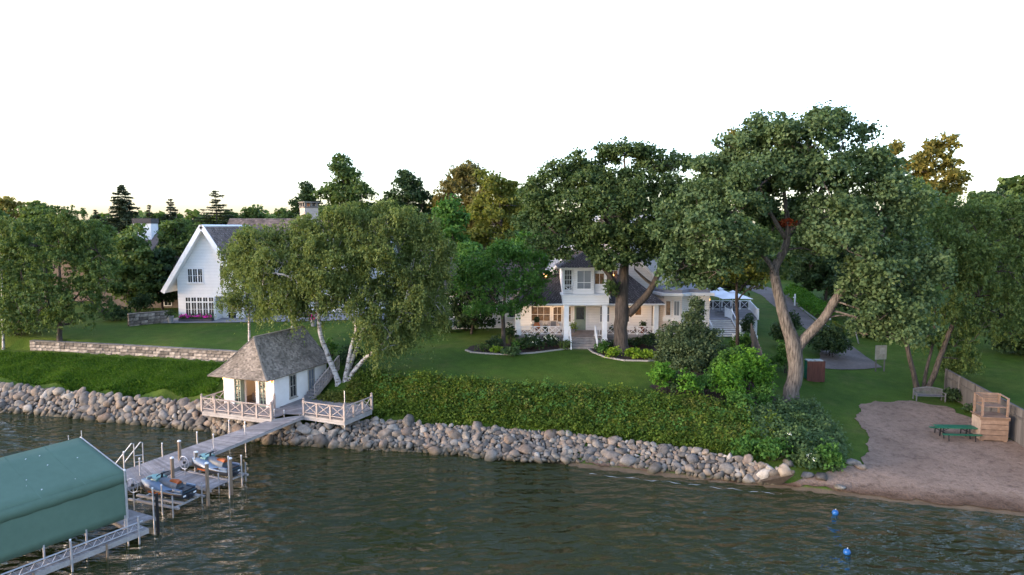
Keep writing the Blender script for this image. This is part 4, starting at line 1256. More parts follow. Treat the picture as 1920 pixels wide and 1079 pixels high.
def riprap(name, label, lo, hi, sizes, seed, limit=300, soil_off=-0.05):
    """stones packed between a lower and an upper line (lists of Vector points along the bank)"""
    rr = np.random.default_rng(seed)
    L0, L1 = lo, hi
    mid = [((a + b) / 2) for a, b in zip(L0, L1)]
    root = thing(name, label, 'rock bank', tuple(mid[len(mid) // 2]))
    # bank behind the stones
    sb = MB()
    n = len(L0)
    sb.add([tuple(p + Vector((0, 0, -0.18))) for p in L0] + [tuple(p + Vector((0, 0, -0.12))) for p in L1],
           [(i, i + 1, n + i + 1, n + i) for i in range(n - 1)])
    sb.build('bank_soil', M_soil, root)
    st = []
    tot = sum((mid[i + 1] - mid[i]).length for i in range(n - 1))
    wid = np.mean([(a - b).length for a, b in zip(L0, L1)])
    # dart throwing with size classes, large first
    placed = np.zeros((0, 4))
    for smin, smax, tries in sizes:
        for _ in range(tries):
            s = rr.uniform(0, n - 1 - 1e-6)
            i = int(s); f = s - i
            v = rr.random()
            r = rr.uniform(smin, smax)
            if smin > 0.3 and v > 0.32 and rr.random() < 0.75 and name.endswith('low'):
                continue
            a = L0[i].lerp(L0[i + 1], f)
            b = L1[i].lerp(L1[i + 1], f)
            p = a.lerp(b, v)
            if len(placed):
                d = np.hypot(np.hypot(placed[:, 0] - p.x, placed[:, 1] - p.y), placed[:, 2] - p.z)
                if np.any(d < (placed[:, 3] + r) * 0.72):
                    continue
            placed = np.vstack([placed, [p.x, p.y, p.z, r]])
            nrm = (L0[i + 1] - L0[i]).cross(b - a).normalized()
            if nrm.z < 0: nrm = -nrm
            st.append((p + nrm * r * 0.15, r, nrm))
    st.sort(key=lambda q: -q[1] / q[0].y)
    vs, fs = [], []
    base = 0
    for j, (p, r, nrm) in enumerate(st):
        k = int(rr.integers(len(RME)))
        sc = Vector((r * rr.uniform(1.0, 1.6), r * rr.uniform(0.85, 1.15), r * rr.uniform(0.65, 0.95)))
        rot = nrm.to_track_quat('Z', 'Y').to_matrix().to_4x4() @ Matrix.Rotation(rr.uniform(0, 6.28), 4, 'Z') @ Matrix.Rotation(rr.uniform(-.35, .35), 4, 'X')
        Mx = Matrix.Translation(p - Vector(root.location)) @ rot @ Matrix.Diagonal(sc).to_4x4()
        if j < limit:
            o = bpy.data.objects.new('stone', RME[k])
            COL.objects.link(o)
            o.parent = root
            o.matrix_local = Mx
        else:
            A = np.array(Mx)
            w = ROCKS[k] @ A[:3, :3].T + A[:3, 3]
            vs.append(w); fs.append(np.array(RF) + base); base += len(w)
    if vs:
        m_ = bpy.data.meshes.new('small_stones')
        m_.from_pydata(np.concatenate(vs).tolist(), [], np.concatenate(fs).tolist())
        m_.polygons.foreach_set('use_smooth', [True] * len(m_.polygons))
        o = link('small_stones', m_, M_stone_i, root)
        o['kind'] = 'stuff'
    print(name, len(st))
    return root

def along(pix, z):
    return [P(px, py, z) for px, py in pix]
lo = along([(-40, 772), (40, 776), (120, 783), (200, 791), (280, 799), (350, 806), (420, 812)], -0.05)
hi = along([(-40, 717), (40, 725), (120, 734), (200, 742), (280, 748), (350, 752), (420, 756)], 1.6)
riprap('boulder_bank', 'bank of large grey and pink boulders left of the boathouse', lo, hi, [(0.32, 0.46, 120), (0.22, 0.33, 1800), (0.15, 0.22, 3500), (0.10, 0.15, 4000)], 51)
lo = along([(400, 815), (450, 826), (520, 834), (580, 838), (640, 842), (700, 846), (760, 848), (820, 852), (880, 858)], -0.05) + along([(940, 862), (1000, 866), (1100, 868), (1200, 879), (1300, 892), (1400, 904), (1460, 908)], 0.10)
hi = along([(400, 778), (450, 786), (520, 794), (580, 797), (640, 796), (700, 788), (760, 792), (820, 797), (880, 802)], 1.15) + along([(940, 805), (1000, 809), (1100, 818), (1200, 830), (1300, 844), (1400, 863), (1490, 886)], 1.05)
riprap('cobble_bank', 'long bank of rounded field stones below the ground cover slope', lo, hi, [(0.32, 0.46, 70), (0.20, 0.30, 900), (0.14, 0.20, 4500), (0.095, 0.14, 7000), (0.07, 0.095, 5000)], 52)
# loose rocks where the bank meets the beach
for k, (px, py, r, lb) in enumerate([(1515, 893, .38, 'dark round boulder at the foot of the flowering shrubs'), (1540, 897, .36, 'grey boulder beside the round one at the end of the stone bank'), (1600, 870, .42, 'flat pale stone on the sand where the lawn ends'), (1575, 916, .30, 'low wet stone alone on the damp sand'), (1478, 870, .36, 'brown boulder under the white flowering shrub'), (1615, 878, .34, 'second flat stone beside the lawn corner')]):
    g = G(px, py, .5)
    o = link('boulder', RME[k], None)
    o.location = g + Vector((0, 0, r * .2))
    o.scale = (r * 1.2, r, r * .6)
    o.rotation_euler = (0, 0, k * 1.3)
    props(o, lb, 'boulder')

# limestone retaining walls: each block is a piece of its own
BLK = []
for k in range(6):
    rr = random.Random(40 + k)
    b = MB()
    j = lambda: rr.uniform(-.018, .018)
    vs = []
    for sx in (-.5, .5):
        for sy in (-.5, .5):
            for sz in (-.5, .5):
                vs.append((sx + j(), sy + j() * 2, sz + j()))
    ins = 0.04
    f8 = [(0, 1, 3, 2), (4, 6, 7, 5), (0, 4, 5, 1), (2, 3, 7, 6), (0, 2, 6, 4), (1, 5, 7, 3)]
    b.add(vs, f8)
    # proud rough face
    b.add([(-.44 + j(), -.56 + j(), -.40), (.44 + j(), -.56 + j(), -.42), (.43, -.57 + j(), .40 + j()), (-.44, -.55 + j(), .41),
           (-.495, -.49, -.47), (.495, -.49, -.47), (.495, -.49, .47), (-.495, -.49, .47)],
          [(0, 1, 2, 3), (4, 5, 1, 0), (5, 6, 2, 1), (6, 7, 3, 2), (7, 4, 0, 3)])
    m_ = bpy.data.meshes.new('stone_block')
    m_.from_pydata(b.v, [], b.f)
    m_.materials.append(M_limestone)
    BLK.append(m_)
CAPM = BLK[0].copy(); CAPM.materials.clear(); CAPM.materials.append(M_limecap)

def block_wall(name, label, line, zb, zt, courses, seed, depth=0.4, lmin=.5, lmax=1.1, cap=0.12):
    rr = random.Random(seed)
    root = thing(name, label, 'wall', (line[0][0], line[0][1], zb))
    tot = plen(line)
    core = MB()
    hcourse = (zt - zb - cap) / courses
    d = 0
    while d < tot - 0.05:
        e = min(tot, d + 2.0)
        (p, u), (q, u2) = polyline_at(line, d), polyline_at(line, e)
        n_ = Vector((-u.y, u.x))
        core.beam((p.x + n_.x * .25, p.y + n_.y * .25, (zb + zt - .25) / 2 - .1), (q.x + n_.x * .25, q.y + n_.y * .25, (zb + zt - .25) / 2 - .1), depth * .7, zt - zb - .1)
        d = e
    core.build('wall_core', M_soil, root)
    for c in range(courses + 1):
        iscap = c == courses
        z0 = zb + c * hcourse
        hh = cap if iscap else hcourse
        d = -rr.random() * .5
        while d < tot:
            l = rr.uniform(lmin, lmax) * (1.3 if iscap else 1)
            a, b_ = max(d, 0), min(d + l, tot)
            d += l
            if b_ - a < 0.15: continue
            p, u = polyline_at(line, (a + b_) / 2)
            me_ = CAPM if iscap else BLK[rr.randrange(6)]
            o = bpy.data.objects.new('cap_stone' if iscap else 'stone_block', me_)
            COL.objects.link(o)
            o.parent = root
            o.location = Vector((p.x, p.y, z0 + hh / 2)) - Vector(root.location)
            o.rotation_euler = (0, 0, math.atan2(u.y, u.x))
            o.scale = (b_ - a - 0.02, (depth + .06 if iscap else depth) * rr.uniform(.95, 1.08), hh - 0.018)
    return root
wl_ = [P(60, 657, 3.0), P(200, 664, 3.0), P(430, 678, 3.0), P(470, 682, 3.0)]
wl_ = [(p.x, p.y) for p in wl_]
block_wall('retaining_wall', 'long stained limestone retaining wall across the left lawn', wl_, 2.75, 4.0, 4, 61)
w2 = [P(241, 613, 4.45), P(316, 605, 4.55)]
block_wall('garden_wall', 'short pale limestone wall beside the gabled house', [(p.x, p.y) for p in w2], 4.3, 5.85, 4, 62, .35, .45, .95)

# ---- ground cover on the centre bank, grass on the left slope
def scatter(pix_poly, n, rg, z0=2.0):
    poly = [tuple(G(px, py, z0).xy) for px, py in pix_poly]
    xs, ys = [p[0] for p in poly], [p[1] for p in poly]
    out = np.zeros((0, 2))
    while len(out) < n:
        c = np.stack([rg.uniform(min(xs), max(xs), n * 2), rg.uniform(min(ys), max(ys), n * 2)], -1)
        ins = np.zeros(len(c), bool)
        k = len(poly)
        j = k - 1
        for i in range(k):
            xi, yi, xj, yj = *poly[i], *poly[j]
            cond = ((yi > c[:, 1]) != (yj > c[:, 1])) & (c[:, 0] < (xj - xi) * (c[:, 1] - yi) / (yj - yi + 1e-9) + xi)
            ins ^= cond
            j = i
        out = np.vstack([out, c[ins]])
    return out[:n]

def vnoise(xy, s, seed):
    return np.array([mnoise.noise(Vector((x * s, y * s, seed))) for x, y in xy])

def cover(name, label, pix, nclump, per, leaf, seed, h=0.45, size=0.2, cat='plants', crad=.22, z0=2.0, kind='stuff'):
    rg = np.random.default_rng(seed)
    xy = scatter(pix, nclump, rg, z0)
    z = Hn(xy[:, 0], xy[:, 1])
    hh = h * np.clip(0.9 + 1.1 * vnoise(xy, 0.55, seed) + 0.9 * vnoise(xy, 1.7, seed + 9), .15, 2.2) * (0.6 + .7 * rg.random(len(xy)))
    C = np.stack([xy[:, 0], xy[:, 1], z + hh * rg.random(len(xy)) ** .5], -1)
    L = C[:, None, :] + rg.normal(size=(len(C), per, 3)) * np.array([crad, crad, crad * .6])
    L = L.reshape(-1, 3)
    nr = np.array([0, -0.25, 1.0]) + rg.normal(size=L.shape) * 0.5
    V = leaf_quads(L, nr, np.full(len(L), size), rg, 0.7)
    return props(link(name, quads_mesh(name, V), leaf), label, cat, kind=kind)

cover('ground_cover', 'dense leafy green ground cover filling the slope above the stones',
      [(672, 703), (760, 712), (900, 722), (1050, 730), (1200, 742), (1330, 756), (1400, 775), (1450, 800), (1490, 830), (1430, 862), (1330, 848), (1200, 828), (1100, 816), (950, 802), (800, 792), (700, 784), (655, 752)], 11000, 8, F_cover, 201, .42, .175, 'ground cover')
cover('taller_weeds', 'scattered taller dark weeds standing out of the ground cover slope', [(690, 712), (900, 726), (1100, 738), (1300, 765), (1420, 800), (1420, 845), (1300, 832), (1100, 804), (900, 786), (720, 770)], 420, 14, F_green, 207, .75, .18, 'weeds', .18)
cover('brownish_groundcover', 'brownish olive patches among the ground cover', [(690, 712), (900, 726), (1100, 738), (1300, 760), (1440, 800), (1440, 845), (1300, 830), (1100, 800), (900, 780), (720, 765)], 1100, 8, F_olive, 208, .46, .18, 'ground cover', .2)
cover('low_undergrowth', 'mixed green undergrowth round the foot of the pale oak', [(1395, 790), (1440, 770), (1520, 765), (1560, 800), (1585, 850), (1570, 885), (1500, 880), (1440, 850)], 1500, 10, F_sage, 202, .6, .2, 'undergrowth')
cover('yellowish_groundcover', 'yellow green leafy patch at the foot of the birch trunks', [(560, 768), (600, 752), (640, 742), (670, 740), (690, 760), (640, 775)], 300, 10, F_olive, 203, .45, .2, 'ground cover')

def grass(name, label, pix, n, seed, hgt, z0=2.0, leaf=None):
    rg = np.random.default_rng(seed)
    xy = scatter(pix, n, rg, z0)
    z = Hn(xy[:, 0], xy[:, 1])
    hh = hgt * (0.6 + .8 * rg.random(n)) * (1 + .6 * vnoise(xy, .5, seed))
    a = rg.random(n) * 6.28
    w = 0.05 + .04 * rg.random(n)
    dx, dy = np.cos(a) * w, np.sin(a) * w
    lx, ly = rg.normal(size=n) * hh * .5, rg.normal(size=n) * hh * .5 - hh * .15
    b0 = np.stack([xy[:, 0] - dx, xy[:, 1] - dy, z - .02], -1)
    b1 = np.stack([xy[:, 0] + dx, xy[:, 1] + dy, z - .02], -1)
    t1 = np.stack([xy[:, 0] + dx * .3 + lx, xy[:, 1] + dy * .3 + ly, z + hh], -1)
    t0 = np.stack([xy[:, 0] - dx * .3 + lx, xy[:, 1] - dy * .3 + ly, z + hh], -1)
    return props(link(name, quads_mesh(name, np.stack([b0, b1, t1, t0], 1)), leaf), label, 'grass', kind='stuff')
F_grass = foliage('bank_grass', (0.018, 0.046, 0.006), (0.046, 0.094, 0.011), (0.080, 0.105, 0.018), 0.3, 0.45)
grass('bank_grass', 'longer rough grass on the slope below the limestone wall', [(-40, 660), (60, 664), (200, 672), (430, 686), (400, 742), (280, 736), (200, 730), (100, 718), (-40, 702)], 45000, 211, .20, 2.5, F_grass)

# ---- shrubs
SH = [
 ('viburnum_shrub', 'leftmost of the light green rounded bushes above the bank', 1242, 738, 30, 62, F_hedge, dict()),
 ('viburnum_shrub', 'small light green upright bush second from the left above the bank', 1293, 744, 24, 56, F_hedge, dict()),
 ('viburnum_shrub', 'tall bright bush third from the left above the bank', 1352, 746, 30, 76, F_hedge, dict()),
 ('viburnum_shrub', 'broad bright green bush against the grey picket fence', 1402, 735, 44, 88, F_hedge, dict(lobes=9)),
 ('viburnum_shrub', 'grey green bush between the two leftmost bright bushes', 1268, 736, 22, 44, F_sage, dict()),
 ('viburnum_shrub', 'mid green bush between the upright bushes below the conifer', 1322, 742, 24, 54, F_green, dict()),
 ('viburnum_shrub', 'leafy bush right of the tall bright one above the bank', 1378, 752, 26, 58, F_hedge, dict()),
 ('viburnum_shrub', 'bushy green mass behind the bright bushes left of the picket fence', 1370, 712, 40, 66, F_green, dict(lobes=8)),
 ('viburnum_shrub', 'rounded bush at the foot of the board fence', 1428, 742, 26, 70, F_hedge, dict()),
 ('viburnum_shrub', 'low dark bush in front of the broad bright one', 1385, 768, 32, 44, F_green, dict()),
 ('viburnum_shrub', 'dark rounded bush near the pale oak foot', 1432, 765, 24, 50, F_green, dict()),
 ('boxwood_shrub', 'dark clipped bush beside the small garden tree', 925, 655, 18, 28, F_dark, dict()),
 ('yew_column', 'dark upright yew right of the garden tree trunk', 957, 648, 13, 48, F_dark, dict(lobes=3)),
 ('hydrangea_shrub', 'white dotted hydrangea left of the porch steps', 1035, 652, 18, 26, F_dark, dict(flower=(M_flower_white, 14))),
 ('hydrangea_shrub', 'dark hydrangea below the left porch rail', 998, 656, 26, 30, F_dark, dict(flower=(M_flower_white, 8))),
 ('boxwood_shrub', 'low bush left of the hydrangeas below the porch', 975, 655, 16, 22, F_green, dict()),
 ('spirea_shrub', 'soft green mound at the front of the left bed', 960, 668, 20, 16, F_sage, dict()),
 ('spirea_shrub', 'yellow green mound in the left bed', 932, 662, 12, 14, F_lime, dict()),
 ('spirea_shrub', 'low mound at the left end of the curved bed', 907, 660, 12, 18, F_mid, dict()),
 ('hosta_plant', 'green mound beside the right foot of the porch steps', 1128, 664, 16, 24, F_green, dict()),
 ('hosta_plant', 'lime green hosta left of the dark oak trunk', 1150, 672, 17, 22, F_lime, dict()),
 ('hosta_plant', 'lime green hosta right of the dark oak trunk', 1190, 674, 19, 24, F_lime, dict()),
 ('hosta_plant', 'yellow green hosta at the right of the bed', 1215, 674, 16, 20, F_lime, dict()),
 ('hosta_plant', 'small pale hosta at the bed end beside the feathery conifer', 1226, 676, 9, 20, F_lime, dict()),
 ('boxwood_shrub', 'round dark green boxwood below the right porch rail', 1218, 652, 24, 28, F_dark, dict()),
 ('boxwood_shrub', 'dark bush against the porch base right of the oak', 1190, 650, 16, 18, F_dark, dict()),
 ('boxwood_shrub', 'dark leaves left of the oak foot by the porch base', 1142, 655, 12, 18, F_dark, dict(flower=(M_flower_white, 4))),
 ('grass_clump', 'fern like clump left of the steps', 1062, 655, 12, 18, F_mid, dict()),
 ('laurel_shrub', 'deep green shrubs along the wooden fence by the lane', 1474, 700, 26, 70, F_green, dict(lobes=8)),
 ('laurel_shrub', 'tall dark shrub behind the picket fence', 1466, 652, 22, 62, F_dark, dict(lobes=7)),
 ('laurel_shrub', 'dark shrub overhanging the lane right of the oak trunk', 1555, 668, 42, 60, F_dark, dict(lobes=8, dens=30)),
 ('forsythia_shrub', 'yellowish bush beside the lane', 1572, 640, 16, 36, F_olive, dict()),
 ('laurel_shrub', 'green bush in front of the white gate', 1395, 655, 30, 30, F_green, dict(lobes=7)),
 ('laurel_shrub', 'dark bush right of the slender tree foot', 1402, 676, 20, 26, F_dark, dict()),
 ('sage_shrub', 'grey green shrub with white blossom near the bank corner', 1485, 848, 34, 52, F_sage, dict(lobes=8, flower=(M_flower_white, 3))),
 ('sage_shrub', 'leafy shrub at the low corner of the bank beside the sand', 1555, 880, 32, 52, F_green, dict(lobes=7)),
 ('sage_shrub', 'white speckled flowering shrub above the beach rocks', 1515, 878, 24, 46, F_sage, dict(flower=(M_flower_white, 10))),
 ('sage_shrub', 'dark green shrub left of the flowering ones on the bank', 1445, 862, 34, 44, F_green, dict(lobes=7)),
 ('sage_shrub', 'low grey green shrub on the bank top near the oak', 1500, 808, 34, 34, F_sage, dict(lobes=7)),
 ('sage_shrub', 'leafy clump between the stones and the ground cover', 1395, 852, 30, 36, F_green, dict(lobes=6)),
 ('willow_shrub', 'pale shrub below the multi stemmed tree', 1795, 712, 34, 60, F_locust, dict(lobes=8)),
 ('willow_shrub', 'shaded undergrowth right of the bench', 1790, 752, 30, 24, F_dark, dict(lobes=6)),
 ('fern_clump', 'weedy strip along the foot of the grey fence', 1835, 775, 26, 16, F_dark, dict(lobes=6)),
 ('yew_shrub', 'rounded clipped yew behind the birch trunks', 622, 668, 18, 44, F_green, dict(lobes=3)),
 ('yew_shrub', 'bushy dark shrub left of the birch trunks behind the boathouse', 590, 680, 26, 40, F_dark, dict(lobes=6)),
 ('laurel_shrub', 'dark planting behind the white birch stems', 660, 690, 30, 44, F_dark, dict(lobes=6)),
 ('yew_column', 'upright clipped yew under the right side of the weeping birch', 803, 622, 10, 42, F_green, dict(lobes=3)),
 ('laurel_shrub', 'dark bed shrub below the cone shaped tree', 830, 624, 26, 28, F_dark, dict(lobes=6)),
 ('laurel_shrub', 'shrub right of the cone shaped tree at the lawn edge', 875, 620, 24, 26, F_dark, dict(lobes=6)),
 ('laurel_shrub', 'shrub under the eave left of the white gable', 262, 590, 24, 40, F_dark, dict(lobes=6, z0=4.5)),
 ('laurel_shrub', 'dark shrub left of the short pale wall', 215, 602, 30, 34, F_dark, dict(lobes=6, z0=4.5)),
 ('laurel_shrub', 'low greenery at the left edge of the upper lawn', 40, 628, 50, 40, F_locust, dict(lobes=8, z0=4)),
 ('laurel_shrub', 'shrub right of the wooden fence at the lane', 1482, 632, 18, 50, F_dark, dict(lobes=6)),
]
for k, (nm, lb, px, py, rx, ry, lf, kw) in enumerate(SH):
    shrub(nm, lb, px, py, rx, ry, lf, 300 + k, **kw)

# clipped hedge along the lane
def hedge():
    rg = np.random.default_rng(77)
    a, b = G(1508, 572, 4), G(1545, 600, 3.6)
    a2 = G(1487, 558, 4.6)
    path = [a2, a, b]
    lob = []
    for i in range(9):
        t = i / 8
        p = a2.lerp(a, t * 2) if t < .5 else a.lerp(b, (t - .5) * 2)
        z = H(p.x, p.y)
        lob.append((p.x, p.y, z + .85, 1.25, 1.1, .95))
    root = thing('clipped_hedge', 'rounded bright green clipped hedge beside the lane', 'hedge', (a.x, a.y, H(a.x, a.y)))
    V, C = lobe_leaves(lob, rg, 34, .22, .35, 18, .8, .75)
    link('foliage', quads_mesh('foliage', V - np.array(root.location)), F_hedge, root)
    sb = MB()
    for l in lob:
        sb.tube([(l[0], l[1], l[2] - 1.0), (l[0], l[1], l[2])], [.05, .03], 5)
    sb.build('stem', M_bark_dark, root)
hedge()

# mulch beds with a stone edging
bedL = gp([(873, 658), (885, 662), (910, 664), (950, 666), (1000, 663), (1040, 658), (1066, 655), (1066, 642), (1000, 642), (960, 645), (905, 645), (882, 650)])
sheet('planting_bed', bedL, 0.04, M_mulch, .4, 0, 3, 'dark mulched bed in front of the left half of the porch', 'planting bed')
bedR = gp([(1100, 653), (1112, 662), (1135, 671), (1170, 677), (1215, 678), (1250, 676), (1260, 650), (1200, 645), (1112, 645)])
sheet('planting_bed', bedR, 0.04, M_mulch, .4, 0, 4, 'dark mulched bed round the oak in front of the porch', 'planting bed')
bedS = gp([(1215, 726), (1250, 744), (1300, 752), (1360, 760), (1420, 776), (1455, 768), (1450, 720), (1435, 690), (1400, 670), (1340, 665), (1290, 690), (1235, 712)])
sheet('planting_bed', bedS, 0.04, M_mulch, .5, .2, 6, 'dark mulched shrub bed above the bank right of the lawn', 'planting bed')
def edging(label, pts):
    root = thing('bed_edging', label, 'edging', (pts[0][0], pts[0][1], H(*pts[0])))
    L = [Vector(p) for p in pts]
    tot = plen(L)
    me0 = bpy.data.meshes.new('edging_stone')
    b = MB(); b.box((0, 0, 0), (1, 1, 1))
    me0.from_pydata(b.v, [], b.f); me0.materials.append(M_kerb)
    d = 0
    while d < tot:
        p, u = polyline_at(L, d + .22)
        o = bpy.data.objects.new('edging_stone', me0)
        COL.objects.link(o); o.parent = root
        o.location = Vector((p.x, p.y, H(p.x, p.y) + .03)) - Vector(root.location)
        o.rotation_euler = (0, 0, math.atan2(u.y, u.x) + random.uniform(-.04, .04))
        o.scale = (.43, .16, .16)
        d += .45
edging('curved pale stone edging of the left bed', bedL[:7])
edging('curved pale stone edging of the bed round the oak', bedR[:6])
# ------------------------------------------------------------------ building helpers
def shingles(mb, quad, row=0.17, wid=0.2, seed=1, t=0.018, mi=0):
    """lays separate shingles over a roof quad (eave a->b, ridge d->c); rows climb from eave to ridge"""
    rr = random.Random(seed)
    a, b, c, d = [Vector(p) for p in quad]
    nrm = (b - a).cross(d - a).normalized()
    if nrm.z < 0: nrm = -nrm
    hgt = max(((d - a).length + (c - b).length) / 2, .01)
    n = max(1, int(hgt / row))
    for i in range(n):
        u0, u1 = i / n, min(1.0, (i + 1.25) / n)
        L0, R0, L1, R1 = a.lerp(d, u0), b.lerp(c, u0), a.lerp(d, u1), b.lerp(c, u1)
        w = (R0 - L0).length
        k = max(1, int(w / wid))
        s0 = rr.random() * .5
        for j in range(-1, k + 1):
            if w < .05: continue
            f0, f1 = (j + s0) / k, (j + s0 + 1) / k
            f0, f1 = max(0, f0 + .004 / w), min(1, f1 - .004 / w)
            if f1 - f0 < .15 / k: continue
            dz = nrm * (t + rr.random() * t * .6)
            dr = (L1 - L0) * rr.uniform(-.08, .05)
            p0, p1 = L0.lerp(R0, f0) + dr, L0.lerp(R0, f1) + dr
            q0, q1 = L1.lerp(R1, f0), L1.lerp(R1, f1)
            mb.add([p0 + dz, p1 + dz, q1 + nrm * .002, q0 + nrm * .002, p0 - nrm * .01, p1 - nrm * .01], [(0, 1, 2, 3), (4, 5, 1, 0)], mi)

def roof_plane(parent, quad, m_sh, seed, row=.17, wid=.2, thick=.10, under=None, name='roof_slope'):
    q = [Vector(p) for p in quad]
    base = MB()
    nrm = (q[1] - q[0]).cross(q[-1] - q[0])
    if nrm.z < 0: q = q[::-1]
    base.slab(q, thick)
    o = base.build(name, under or M_trim, parent)
    s = MB()
    qq = [Vector(p) for p in quad]
    if len(qq) == 3: qq = [qq[0], qq[1], qq[2], qq[2]]
    shingles(s, qq, row, wid, seed)
    sh = s.build('shingles', m_sh, o)
    sh['kind'] = 'stuff'
    return o

def window(parent, c, ux, n, w, h, cols=2, rows=2, frame=.07, bar=.03, m_f=None, m_g=None, name='window', sill=True, split=False):
    """framed window on a wall: c = centre on the wall plane, ux along the wall, n outward"""
    c, ux, n = Vector(c), Vector(ux).normalized(), Vector(n).normalized()
    up = Vector((0, 0, 1))
    m_f, m_g = m_f or M_trim, m_g or M_glass
    f = MB()
    def bar_(u0, v0, u1, v1, t, dp):
        a, b = c + ux * u0 + up * v0 + n * dp, c + ux * u1 + up * v1 + n * dp
        f.beam(a, b, *( (t, .07) if abs(v1 - v0) < 1e-6 else (t, .07)), up=n)
    W, Hh = w / 2, h / 2
    bar_(-W, Hh - frame / 2, W, Hh - frame / 2, frame, .03)
    bar_(-W, -Hh + frame / 2, W, -Hh + frame / 2, frame, .03)
    bar_(-W + frame / 2, -Hh + frame, -W + frame / 2, Hh - frame, frame, .031)
    bar_(W - frame / 2, -Hh + frame, W - frame / 2, Hh - frame, frame, .031)
    for i in range(1, cols):
        u = -W + frame + (w - 2 * frame) * i / cols
        bar_(u, -Hh + frame, u, Hh - frame, bar, .012)
    for i in range(1, rows):
        v = -Hh + frame + (h - 2 * frame) * i / rows
        bar_(-W + frame, v, W - frame, v, bar, .014)
    if sill:
        a = c - up * (Hh + .04) + n * .06
        f.beam(a - ux * (W + .05), a + ux * (W + .05), .08, .16, up=n)
    wo = f.build(name, m_f, parent)
    g = MB()
    p = [c - ux * (W - frame) - up * (Hh - frame), c + ux * (W - frame) - up * (Hh - frame), c + ux * (W - frame) + up * (Hh - frame), c - ux * (W - frame) + up * (Hh - frame)]
    g.slab([q + n * .012 for q in p], .01)
    if (p[1] - p[0]).cross(p[3] - p[0]).dot(n) < 0:
        g = MB(); g.slab([q + n * .012 for q in p[::-1]], .01)
    g.build('pane', m_g, wo)
    return wo

def lantern(label, c, n, s=0.3, power=25):
    """wall lantern: cage, cap, lit glass; its light belongs to it"""
    c, n = Vector(c), Vector(n).normalized()
    root = thing('wall_lantern', label, 'lamp', tuple(c))
    p = c + n * s * .8
    b = MB()
    b.beam(c + Vector((0, 0, s * .3)), p + Vector((0, 0, s * .55)), .03, .03)
    b.box(c, (.10, .04, s * .6), math.atan2(n.y, n.x) + R(90))
    b.build('bracket', M_copper, root)
    b = MB()
    b.lathe(p, [(s * .42, s * .38), (s * .30, s * .55), (.03, s * .75)], 6)
    b.build('cap', M_copper, root)
    b = MB()
    b.lathe(p, [(s * .2, -s * .5), (s * .27, -s * .45), (s * .33, s * .36)], 6)
    b.build('lit_glass', M_lamp, root)
    ld = bpy.data.lights.new('lantern_light', 'POINT')
    ld.energy = power; ld.color = (1, .55, .22); ld.shadow_soft_size = .12
    lo_ = bpy.data.objects.new('lantern_light', ld)
    COL.objects.link(lo_)
    lo_.location = p + n * s * .8 - c
    lo_.parent = root
    return root

def xrail(parent, a, b, posts, h=0.92, bay=1.0, m=None, post_w=.14, finial=True, bot=.14, w=.06, lift=0.0, xper=1, ends=(True, True), mp=None):
    """railing from a to b: posts, top and bottom rails, crossed braces"""
    a, b = Vector(a), Vector(b)
    m = m or M_railwood
    mp = mp or m
    L = (b - a).length
    u = (b - a).normalized()
    n = max(1, round(L / bay))
    up = Vector((0, 0, 1))
    for z in (bot, h):
        MB().beam(a + up * z, b + up * z, w + .03, w).build('rail', m, parent)
    for i in range(n + 1):
        if (i == 0 and not ends[0]) or (i == n and not ends[1]): continue
        p = a.lerp(b, i / n)
        pb = MB()
        pb.box(p + up * ((h + (.14 if finial and i in (0, n) else 0.02)) / 2 - .05), (post_w, post_w, h + (.24 if finial and i in (0, n) else .12)), math.atan2(u.y, u.x))
        if finial and i in (0, n):
            pb.lathe(p + up * (h + .16), [(.04, 0), (.075, .03), (.075, .09), (.03, .13)], 6)
        pb.build('post', mp, parent)
    for i in range(n):
        for k in range(xper):
            p0, p1 = a.lerp(b, (i + k / xper) / n) + u * (post_w / 2 if k == 0 else 0), a.lerp(b, (i + (k + 1) / xper) / n) - u * (post_w / 2 if k == xper - 1 else 0)
            side = Vector((-u.y, u.x, 0)) * .012
            MB().beam(p0 + up * (bot + .03) + side, p1 + up * (h - .03) + side, w * .7, w * .8).build('brace', m, parent)
            MB().beam(p1 + up * (bot + .03) - side, p0 + up * (h - .03) - side, w * .7, w * .8).build('brace', m, parent)
            if k:
                q = a.lerp(b, (i + k / xper) / n)
                MB().beam(q + up * bot, q + up * h, w * .6, w * .6, up=(1, 0, 0)).build('baluster', m, parent)

def planks(mb, quad, pw=.14, gap=.012, t=.04, seed=1, along='ab'):
    """deck boards laid across a quad a,b,c,d: boards run parallel to a->b"""
    a, b, c, d = [Vector(p) for p in quad]
    L = ((d - a).length + (c - b).length) / 2
    n = max(1, int(L / pw))
    g = gap / L
    rr = random.Random(seed)
    for i in range(n):
        f0, f1 = i / n + g / 2, (i + 1) / n - g / 2
        z = Vector((0, 0, rr.uniform(-.004, .004)))
        q = [a.lerp(d, f0) + z, b.lerp(c, f0) + z, b.lerp(c, f1) + z, a.lerp(d, f1) + z]
        if (q[1] - q[0]).cross(q[3] - q[0]).z < 0: q = q[::-1]
        mb.slab(q, t)

